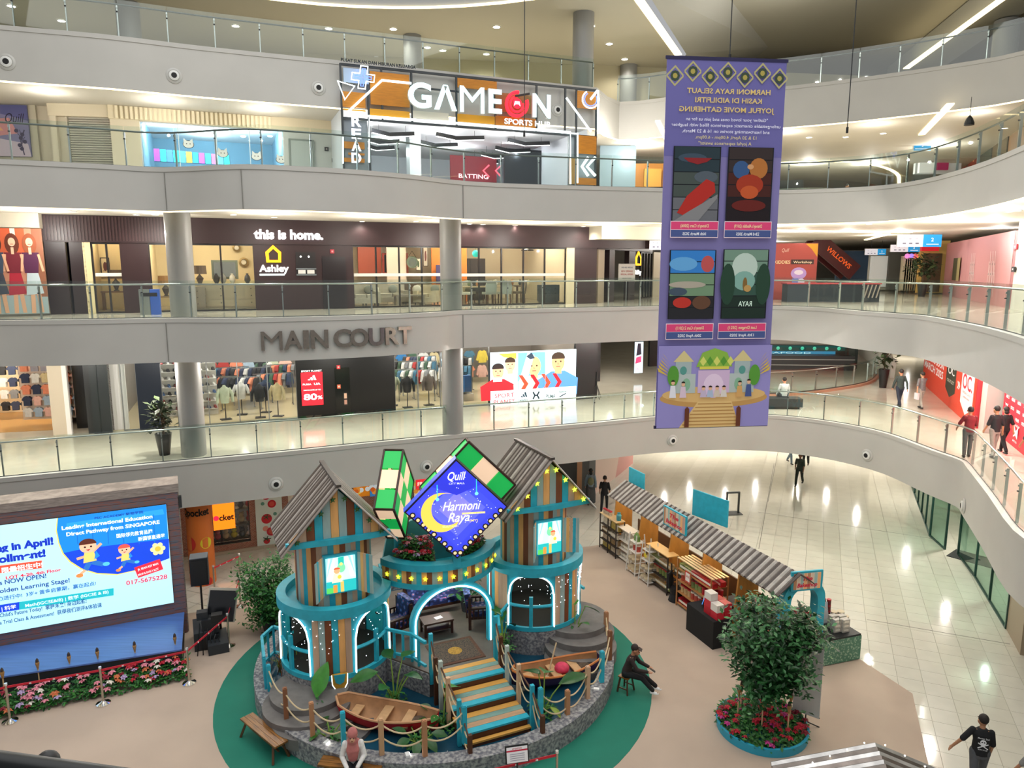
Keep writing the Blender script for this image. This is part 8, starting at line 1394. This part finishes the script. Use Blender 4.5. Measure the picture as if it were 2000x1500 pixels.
for s in (-1, 1):
 for y in (-.1, -1.45): MB().use(mat('8a6a4a')).box(s * 1.6, y, -RB.z + .01, .07, .07, RB.z - .66).obj('post', parent=t)
# ---------------------------------------------------------------- hanging banner, seen from behind
BW_ = Wall(PY(1293, 480, 16.2)[:2], radians(6.5)); HB, w, h = hang(BW_, 'hanging_banner', 'tall violet festive film banner hanging in the atrium, printed words reversed', 'banner', 1306, 120, 1530, 835, 0, .012, back='6c64a4'); w = BW_.q(1516, 480)[0] - BW_.q(1291, 480)[0]; HB.location = BW_.w(BW_.q(1291, 480)[0], 0, BW_.q(1278, 835)[1])
for ch in list(HB.children): bpy.data.objects.remove(ch)
MB().use(mat('8880bc', .6, noise=.05, scale=1)).box(w / 2, .006, 0, w, .012, h).obj('fabric', parent=HB)
for z in (-.03, h - .03): MB().use(mat('26224c', .4)).box(w / 2, .006, z, w + .06, .04, .07).obj('rod', parent=HB)
p = Print(-.002, .0007, rough=.5, emit=.12); p.xs = lambda q: (w * q[0], h * q[1]); T = lambda col, tx, x, y, s, wd, b=.015: p.text(col, tx, x, y, s, w=wd, mirror=True, bold=b)
p.rect('6a66a2', 0, .75, 1, 1)
for k in range(7): cx = .07 + k * .145; cz = .967 if k % 2 else .955; p.line('b0a878', [(cx - .07, cz), (cx, cz + .024), (cx + .07, cz), (cx, cz - .024), (cx - .07, cz)], .006); p.disc('3c4a3c', cx, cz, .04, .014, n=8); p.disc('a89a50', cx, cz, .02, .007, n=8)
def tl(col, tx, y, x0, x1, hh, b=.02): vs, fs, u0, u1, v0, v1 = tmesh(tx, b); kx = (x1 - x0) / (u1 - u0); p.c(col); p.add([(w * ((x0 + x1) / 2 - (v[0] - (u0 + u1) / 2) * kx), p.y, h * (y + v[1] * hh)) for v in vs], fs)
tl('dcc078', 'HARMONI RAYA SELAUT', .912, .17, .87, .018); tl('dcc078', 'KASIH DI AIDILFITRI', .889, .24, .80, .018); tl('dcc078', 'JOYFUL MOVIE GATHERING', .865, .11, .91, .018)
for k, (tx, a0, a1) in enumerate((('"Gather your loved ones and join us for an', .17, .86), ('unforgettable cinematic experience filled with laughter', .05, .97), ('and heartwarming stories on 16 & 23 March,', .14, .88), ('13 & 20 April, 4.00pm - 6.00pm.', .25, .77), ('A joyful experience awaits!"', .28, .73))): tl('e6e4f4' if k < 3 else 'd8c890', tx, .842 - k * .0155, a0, a1, .012, .005)
def poster(x0, x1, z0, z1, sky, mid, low, blobs, e=.05):
 p.rect('1c1e24', x0, z0, x1, z1, e); H = z1 - z0; W_ = x1 - x0
 for k in range(6): f = k / 6; p.rect(sky if f > .55 else mid if f > .25 else low, x0 + .01, z0 + H * f + .001, x1 - .01, z0 + H * (f + .16), e)
 for c, bx, bz, br, bs in blobs: p.disc(c, x0 + W_ * bx, z0 + H * bz, W_ * br, H * bs, e=e)
poster(.075, .475, .575, .775, '2c3c44', '4a5450', '6e7076', [('3f5060', .4, .85, .3, .06), ('56606a', .7, .6, .25, .08)]); p.poly('b83028', [(.12, .60), (.2, .59), (.44, .655), (.43, .68), (.36, .69), (.2, .645)], .05); p.poly('8a8a8c', [(.09, .577), (.3, .577), (.46, .64), (.46, .65), (.2, .60)], .05); p.poly('90282c', [(.16, .745), (.4, .745), (.36, .735), (.28, .728), (.2, .735)], .05)
poster(.535, .925, .577, .775, '3a3030', '4a2420', '241c20', [('3a5a8a', .3, .7, .18, .12), ('b8743a', .68, .72, .2, .14), ('a83a24', .5, .5, .3, .14), ('c85a30', .5, .4, .2, .09), ('6a2420', .5, .22, .38, .08), ('d8a070', .5, .74, .07, .035)])
poster(.07, .47, .31, .50, '3a88d8', '7a9a7a', '2c2c30', [('6ab0e8', .3, .8, .3, .1), ('c85a5a', .82, .8, .14, .12), ('b8b0a0', .4, .5, .4, .05), ('c83a30', .3, .24, .2, .08), ('6a4a38', .72, .24, .2, .1), ('4a5a6a', .2, .4, .2, .06)])
poster(.53, .93, .31, .502, '7a9a88', '3c5c50', '24362e', [('c8dcd0', .48, .75, .28, .2), ('8ab8ac', .48, .55, .24, .14), ('2c4a3a', .12, .5, .16, .3), ('2c4a3a', .9, .5, .16, .3), ('8a6a3a', .5, .5, .05, .1), ('c8a060', .56, .44, .08, .05)]); tl('d8f0e0', 'RAYA', .345, .68, .80, .02, .02)
for x0, x1, z, t1_, t2_ in ((.07, .47, .535, 'Disney\'s Cars (2006)', '16th March 2025'), (.53, .93, .535, 'Disney\'s Aladdin (2019)', '23rd March 2025'), (.06, .465, .255, 'Disney\'s Cars 2 (2011)', '20th April 2025'), (.515, .93, .255, 'Last Dragon (2021)', '13th April 2025')): p.rect('f0d8e0', x0 - .005, z - .002, x1 + .005, z + .043); p.rect('e0487a', x0, z + .02, x1, z + .041); p.rect('4a5a90', x0, z, x1, z + .019); tl('f4d8a8', t1_, z + .026, x0 + .08, x1 - .08, .012); tl('f0f0f8', t2_, z + .005, x0 + .1, x1 - .1, .011)
p.rect('9890cc', 0, .0, 1, .235)      # festive drawing of a house on a round deck
p.disc('c89a5c', .5, .085, .48, .028, n=30); p.disc('e0b878', .5, .095, .46, .024, n=30); p.poly('e4c080', [(.36, .075), (.66, .075), (.74, .0), (.2, .0)])
for k in range(7): p.line('b88a50', [(.36 - .022 * k, .068 - .01 * k), (.66 + .011 * k, .068 - .01 * k)], .003)
for s, cx in ((-1, .22), (1, .74)): p.rect('b8c4c0', cx - .11, .10, cx + .11, .155); p.rect('a8b8b8', cx - .07, .155, cx + .07, .19); p.poly('d8c890', [(cx - .09, .19), (cx + .09, .19), (cx, .222)]); p.disc('5a9a90', cx, .165, .03, .012); p.disc('8ab898', cx + s * -.03, .125, .035, .018); p.rect('5a9a90', cx - .02, .155, cx + .02, .165)
p.rect('d4b8d8', .35, .10, .63, .165); p.disc('e8d0e8', .49, .12, .09, .035); p.poly('8cb84a', [(.33, .175), (.65, .175), (.6, .215), (.49, .228), (.38, .215)])
for k in range(5): p.poly(('d8dc70', '5a9a3a')[k % 2], [(.36 + k * .06, .19), (.39 + k * .06, .205), (.42 + k * .06, .19), (.39 + k * .06, .177)])
p.rect('dcd458', .36, .168, .62, .176)
for s in (-1, 1):
 for k in range(6): cx = .49 + s * .40; p.poly('d8b850', [(cx, .15 + .008 * k), (cx + s * (.10 - .008 * k), .175 + .008 * k), (cx + s * (.09 - .01 * k), .163 + .009 * k)])
 p.disc('5a9a3c', .49 + s * .36, .15, .05, .03)
for k, (cx, c, hh) in enumerate(((.13, 'e8e8f0', .05), (.22, 'e0c8d8', .045), (.40, 'c8b8d0', .03), (.46, 'b0c0d8', .03), (.52, 'd8c8b8', .03), (.58, 'e0d8d0', .03), (.72, 'd8a868', .045), (.80, '4a5a90', .05))): p.poly(c, [(cx - .03, .088), (cx + .03, .088), (cx + .02, .088 + hh * .7), (cx - .02, .088 + hh * .7)]); p.disc('e8b898', cx, .088 + hh * .85, .016, .006); p.disc('2c2420', cx, .09 + hh * .88, .017, .005, a0=0, a1=pi)
for x in (.26, .72): p.poly('6a3a28', [(x - .02, .002), (x + .02, .002), (x + .02, .055), (x, .062), (x - .02, .055)])
p.obj('print', parent=HB)
def wire(px, y0, y1, Y, lb, hook=False):
 a, b_ = PY(px, y0, Y), PY(px, y1, Y); t = thing('hanging_wire', lb, 'wire', (b_.x, Y, b_.z)); MB().use(DARK).tube([(0, 0, 0), (0, 0, 28 - b_.z)], .012, 5).obj('cable', parent=t); MB().use(BLACK).cyl(0, 0, -.12 if hook else -.02, .03, .14, 8).obj('hook', parent=t)
wire(1425, 0, 118, 16.4, 'thin wire that carries the violet banner'); wire(1655, 0, 250, 18, 'thin wire with a hook hanging right of the violet banner', True); wire(1024, 0, 258, 20, 'thin wire hanging down in front of the game shop sign', True)
# ================================================================ PEOPLE
def loft(b, rings, n=16):
 vs = [(c[0] + rx * cos(2 * pi * i / n), c[1] + ry * sin(2 * pi * i / n), c[2]) for c, rx, ry in rings for i in range(n)]; k = len(rings)
 return b.add(vs, [(j * n + i, j * n + (i + 1) % n, (j + 1) * n + (i + 1) % n, (j + 1) * n + i) for j in range(k - 1) for i in range(n)] + [tuple(range(n))[::-1], tuple(range((k - 1) * n, k * n))])
def caps(b, pts, rs):
 for (p, q), (r, s) in zip(zip(pts, pts[1:]), zip(rs, rs[1:])): b.tube([p, q], r, 10, r2=s)
 for p, r in zip(pts, rs): b.ball(p[0], p[1], p[2], r, 10)
def fuse(b, name, m, parent, vox, **kw):
 b.mats = []; o = b.obj(name, m, parent, **kw); md = o.modifiers.new('fuse', 'REMESH'); md.mode = 'VOXEL'; md.voxel_size = vox; md.use_smooth_shade = True
 s = o.modifiers.new('smooth', 'SMOOTH'); s.iterations = 4 if vox > .01 else 6; s.factor = .5; return o
def person(label, P, face, legs=((22, 8), (-18, -30)), arms=((-18, -8, 10), (22, 30, 10)), top='202328', bot='23262e', skin='b98062', hair='15110f', shoe='17181a', sit=None, lean=0., headx=0., turn=0., long_sleeve=False, hairl=0., H=1.0, vox=.013, scarf=None, skirt=None, hold=None, shorts=False):
 hz = sit + .10 if sit is not None else .92
 V = Vector; fwd = lambda a, L: V((0, -sin(radians(a)) * L, -cos(radians(a)) * L)); J = {}; hip = [V((s * .095, 0, hz)) for s in (-1, 1)]; kn = [hip[i] + fwd(legs[i][0], .43) for i in (0, 1)]; an = [kn[i] + fwd(legs[i][1], .41) for i in (0, 1)]
 if sit is None: dz = .085 - min(a.z for a in an)
 else: dz = 0
 up = V((0, 0, dz)); hip = [h + up for h in hip]; kn = [k + up for k in kn]; an = [a + up for a in an]; hz += dz; S = lambda z: V((0, -sin(radians(lean)) * z, hz + cos(radians(lean)) * z)); nk = S(.53); sh = [S(.47) + V((s * .165, 0, -.01)) for s in (-1, 1)]; el, wr = [], []
 for i, s in enumerate((-1, 1)):
  a, c, o = arms[i][:3]; e = sh[i] + V((s * sin(radians(o)) * .28, -sin(radians(a)) * .28, -cos(radians(a)) * .28 * cos(radians(o)))); sd = arms[i][3] if len(arms[i]) > 3 else s * .02; w = e + V((sd, -sin(radians(c)) * .25, -cos(radians(c)) * .25)); el.append(e); wr.append(w)
 hd = nk + V((0, -.03 - .05 * sin(radians(headx)), .145)); b = MB(); ct_, st_ = cos(radians(turn)), sin(radians(turn))
 hp = lambda x, y, z: V((hd.x + x * ct_ - y * st_, hd.y + x * st_ + y * ct_, hd.z + z - y * sin(radians(headx)) * -.7))
 loft(b, [(V((0, 0, hz - .08)), .13, .09), (S(.08), .135, .10), (S(.25), .125, .09), (S(.42), .155, .10), (S(.50), .12, .075)]); caps(b, [nk - V((0, 0, .05)), nk + V((0, -.01, .06))], [.058, .052])
 b.ball(hd.x, hd.y, hd.z, .088, 14, 1.28, 1.12); q = hp(0, -.045, -.07); b.ball(q.x, q.y, q.z, .058, 10); q = hp(0, -.105, -.01); b.ball(q.x, q.y, q.z, .019, 8, 1.5)
 for s in (-1, 1): q = hp(s * .09, .0, -.005); b.ball(q.x, q.y, q.z, .024, 8, 1.4)
 for i, s in enumerate((-1, 1)):
  caps(b, [sh[i], el[i], wr[i]], [.05, .04, .028]); caps(b, [hip[i], kn[i], an[i]], [.078, .052, .036]); caps(b, [an[i] - V((0, -.03, .03)), an[i] - V((0, .12, .045))], [.036, .03])
  d = (wr[i] - el[i]).normalized(); sd = V((0, 1, 0)) if abs(d.y) < .8 else V((1, 0, 0)); sd = (sd - d * sd.dot(d)).normalized(); pal = wr[i] + d * .05; caps(b, [wr[i], pal + sd * .018], [.026, .026]); caps(b, [wr[i], pal - sd * .018], [.026, .026]); nrm = d.cross(sd)
  for k, L in enumerate((.060, .072, .068, .052)): f0 = pal + sd * (.03 - .02 * k) + d * .02; m_ = f0 + d * L * .55 + nrm * -.006; caps(b, [f0, m_, m_ + d * L * .4 - nrm * .018 * s], [.0105, .0095, .0085])
  f0 = wr[i] + d * .03 + sd * .028; caps(b, [f0, f0 + d * .03 + sd * .022, f0 + d * .058 + sd * .024], [.012, .011, .0095])
 body = fuse(b, 'person', mat(skin, .55), None, vox, label=label, cat='person'); body.location = P; body.rotation_euler.z = face; body.scale = (H, H, H)
 b = MB()
 for s in (-1, 1): q = hp(s * .033, -.098, .018); b.ball(q.x, q.y, q.z, .011, 6)
 b.obj('eyes', mat('1a1412', .3), body); q = hp(0, -.10, -.055); MB().box(q.x, q.y, q.z, .045, .012, .010).obj('mouth', mat('8a4a42', .5), body)
 b = MB(); t_ = .016; loft(b, [(V((0, 0, hz - .05)), .165, .125), (S(.08), .16, .125), (S(.25), .15, .115), (S(.40), .172, .12), (S(.475), .135, .095), (S(.525), .075, .07)])
 for i in (0, 1): caps(b, [sh[i], el[i]] + ([wr[i]] if long_sleeve else []), [.062, .056, .045] if long_sleeve else [.062, .06])
 tp = fuse(b, 'top', mat(top, .85, noise=.12, scale=12), body, max(.012, vox))
 b = MB(); c = hz - .0; loft(b, [(V((0, 0, hz - .12)), .15, .115), (V((0, 0, hz + .03)), .155, .118)])
 if skirt: loft(b, [((kn[0] + kn[1]) / 2 * .3 + (an[0] + an[1]) / 2 * .7 - V((0, 0, .1)), .24, .20), ((kn[0] + kn[1]) / 2, .24, .16), (V((0, -.12, hz - .02)), .2, .16)])
 for i in (0, 1): caps(b, [hip[i], kn[i]] + ([] if shorts else [an[i] + V((0, .0, .03))]), [.098, .072, .058])
 fuse(b, 'trousers' if not skirt else 'skirt', mat(bot, .85, noise=.1, scale=10), body, max(.012, vox))
 for i in (0, 1):
  a = an[i]; b = MB(); caps(b, [a - V((0, -.03, .035)), a - V((0, .10, .05))], [.046, .040]); b.ball(a.x, a.y - .13, a.z - .05, .036, 8, .8); fuse(b, 'shoe', mat(shoe, .6), body, max(.01, vox))
 b = MB(); q = hp(0, .018, .03)
 if scarf:
  b.ball(q.x, q.y, q.z - .01, .112, 14, 1.2, 1.1); q2 = hp(0, .03, -.15); b.ball(q2.x, q2.y, q2.z, .11, 12, 1.1); q3 = S(.22); loft(b, [(S(.10) + V((0, -.14, 0)), .085, .03), (S(.34) + V((0, -.1, 0)), .14, .07), (nk, .11, .1)]); loft(b, [(S(.28) + V((0, .10, 0)), .12, .03), (S(.46) + V((0, .07, 0)), .16, .06), (nk, .11, .1)]); fuse(b, 'headscarf', mat(scarf, .85, noise=.1, scale=12), body, .012)
 else:
  b.ball(q.x, q.y, q.z + .012, .098, 14, 1.12, 1.06)
  if hairl: q2 = hp(0, .055, -hairl * .5); b.ball(q2.x, q2.y, q2.z, .085, 12, hairl * 8, .8)
  fuse(b, 'hair', mat(hair, .7, noise=.2, scale=30), body, .012)
 return body, dict(wr=wr, nk=nk, S=S, hd=hd)
def hang_on(o, name, m, fn): b = MB().use(m); fn(b); return b.obj(name, parent=o, smooth=50)
D2 = radians
g = G(690, 1492, .46); p0, J = person('woman in a pink headscarf and white top sitting on the front bench', Vector((g.x + .02, g.y - .02, .0)), D2(8), ((82, 12), (86, 4)), ((10, 60, 14, .12), (12, 64, 14, -.13)), 'e6e4e0', '17181d', 'd8a888', sit=.455, lean=6, headx=28, long_sleeve=True, scarf='b8706c', skirt=True, vox=.009, shoe='2a2a2e')
m_ = (J['wr'][0] + J['wr'][1]) / 2; hang_on(p0, 'tote_pouch', mat('c89a8c', .7), lambda b: b.box(m_.x, m_.y - .08, m_.z - .14, .2, .08, .16, rx=.3))
g = G(1222, 1350, 0); sd_ = Vector((g.x, g.y, 0)); t = thing('wooden_stool', 'small wooden stool under the man in the dark jacket', 'stool', sd_, D2(50))
for k in range(3): MB().use(BW).box(0, -.1 + .1 * k, .43, .32, .095, .03).obj('seat_board', parent=t)
for sx in (-1, 1):
 for sy in (-1, 1): MB().use(mat('4a2f1a', .5)).bar((sx * .17, sy * .15, .016), (sx * .11, sy * .1, .43), .04).obj('leg', parent=t)
 MB().use(mat('4a2f1a', .5)).bar((sx * .15, -.13, .15), (sx * .15, .13, .15), .025).obj('stretcher', parent=t)
p0, J = person('man in dark jacket and cap on a stool looking at his phone', sd_, D2(70), ((84, 42), (80, 52)), ((38, 80, 10, .07), (34, 78, 12, -.07)), '2c1f1d', '121316', 'b07a5c', sit=.46, lean=18, headx=38, long_sleeve=True, vox=.009, shoe='e8e8e6', hair='2a1d18')
q = (J['wr'][0] + J['wr'][1]) / 2; hang_on(p0, 'phone', mat('14161a', .3), lambda b: b.box(q.x, q.y - .12, q.z - .0, .075, .15, .012, rx=.5)); hang_on(p0, 'cap_peak', mat('2a1d18', .7), lambda b: b.box(J['hd'].x, J['hd'].y - .12, J['hd'].z + .03, .14, .10, .012, rx=.5))
g = G(1905, 1545, 0); p0, J = person('man in a black skull printed T-shirt walking away at the bottom right corner', Vector((g.x, g.y, 0)), D2(158), ((14, 4), (-12, -26)), ((6, 14, 10, .02), (-8, 10, 36, .16)), '15161a', '54565a', 'b0805f', hair='221a15', vox=.009, H=1.02, turn=25)
p = Print(-.16, rough=.7); p.text('e8e8ea', 'Monster Soul', 0, .17, .05, w=.2); p.disc('f0f0f2', 0, .10, .055, .06); p.disc('15161a', -.02, .105, .014); p.disc('15161a', .022, .105, .014); p.rect('f0f0f2', -.03, .02, .03, .06); p.line('f0f0f2', [(-.09, .08), (.09, -.03)], .02); p.line('f0f0f2', [(-.09, -.03), (.09, .08)], .02); p.text('e8e8ea', 'BORN TO DIE', 0, -.07, .035, w=.16)
o = p.obj('shirt_print', parent=p0, rz=pi); o.location = (0, .005, J['S'](.2).z)
g = G(2010, 1590, 0); person('person in a grey T-shirt cut off by the right edge of the frame', Vector((g.x, g.y, 0)), D2(195), top='8a8884', bot='3a3a38', vox=.01)
g = G(1560, 948, 0); person('guard in dark camouflage walking on the white tiles', Vector((g.x, g.y, 0)), D2(-35), ((24, 12), (-20, -34)), ((-22, -10, 14), (20, 40, 10)), '2c3630', '1e241f', '7a4e38', hair='201c18')
for px, py, lb, bt_, tp_ in ((1543, 905, 'person in grey jeans half hidden by the balcony front, left of the guard', '6a7c8a', '8a8a8c'), (1573, 912, 'person in black trousers half hidden by the balcony front, behind the guard', '16171a', '2c2c30')): g = G(px, py, 0); person(lb, Vector((g.x, g.y, 0)), D2(20 if px < 1560 else -30), top=tp_, bot=bt_)
g = G(1153, 985, 0); p0, J = person('woman in a grey blue hoodie with a backpack walking away behind the right tower', Vector((g.x, g.y, 0)), D2(175), ((12, 2), (-10, -20)), ((-8, 2, 12), (10, 18, 12)), '7c8e9a', '4a4e50', hair='14110f', hairl=.16, long_sleeve=True, skirt=True); hang_on(p0, 'backpack', mat('7a7c5c', .8), lambda b: b.ball(0, .17, J['S'](.25).z, .15, 12, 1.3, .6))
g = G(1180, 998, 0); person('man dressed in black walking away beside the woman with the backpack', Vector((g.x, g.y, 0)), D2(165), ((20, 8), (-16, -30)), ((-10, -2, 14), (12, 24, 12)), '121215', '131417', 'a8765a', H=.97)
g = G(1755, 795, Z1); person('man in a dark green jacket walking away on the first storey', Vector((g.x, g.y, Z1)), D2(175), top='2f3a38', bot='1c2434', long_sleeve=True, arms=((-14, -6, 16), (14, 20, 14)), H=1.03)
g = G(1797, 798, Z1); p0, J = person('man in a grey shirt with a bag walking away near the red hoarding', Vector((g.x, g.y, Z1)), D2(185), ((16, 6), (-14, -24)), ((60, 150, 10), (-10, -4, 16)), '6c6a6c', '9a9890', 'c09070', H=.98); hang_on(p0, 'shopping_bag', mat('d8d4d8', .6), lambda b: b.box(J['wr'][1].x, J['wr'][1].y, J['wr'][1].z - .4, .09, .24, .3))
g = G(1887, 893, Z1); person('man in a dark red shirt and grey trousers at the glass on the right', Vector((g.x, g.y, Z1)), D2(165), ((8, 2), (-4, -6)), ((12, 60, 12), (20, 40, 20)), '6e1a22', '4e5052', 'a8745a')
g = G(1938, 893, Z1); person('man in a black T-shirt and pale trousers beside the man in dark red', Vector((g.x, g.y, Z1)), D2(185), ((10, 4), (-8, -12)), ((-6, 4, 14), (12, 30, 10)), '1c1e22', '8e8a82', 'b0805f', H=1.02); g = G(1957, 885, Z1); person('person in black close behind the man in the black T-shirt', Vector((g.x, g.y, Z1)), D2(180), top='141518', bot='15161a', hairl=.12, H=.96)
g = G(2012, 925, Z1); p0, J = person('person at the right edge of the first storey, mostly out of the frame', Vector((g.x, g.y, Z1)), D2(180), top='3a3a3e', bot='1c1d20')
bq = bpy.data.objects['walkway_bench']; person('man in a pale shirt sitting on the black bench with his back turned', Vector((bq.location.x + .35, bq.location.y + .12, Z1)), D2(178), ((88, 4), (86, 0)), ((10, 30, 14), (8, 34, 14)), 'b4bcb8', '3a4048', sit=.485, long_sleeve=True)
g = PY(1657, 322, 42); person('person in dark clothes behind the oval opening on the upper storey', Vector((g.x, 42, Z3)), D2(20), top='1c1d20', bot='1a1b1e'); g = PY(1785, 345, 40); person('person in a grey top behind the upper glass at the right', Vector((g.x, 40, Z3)), D2(-20), top='5a5e60', bot='2a2c30')
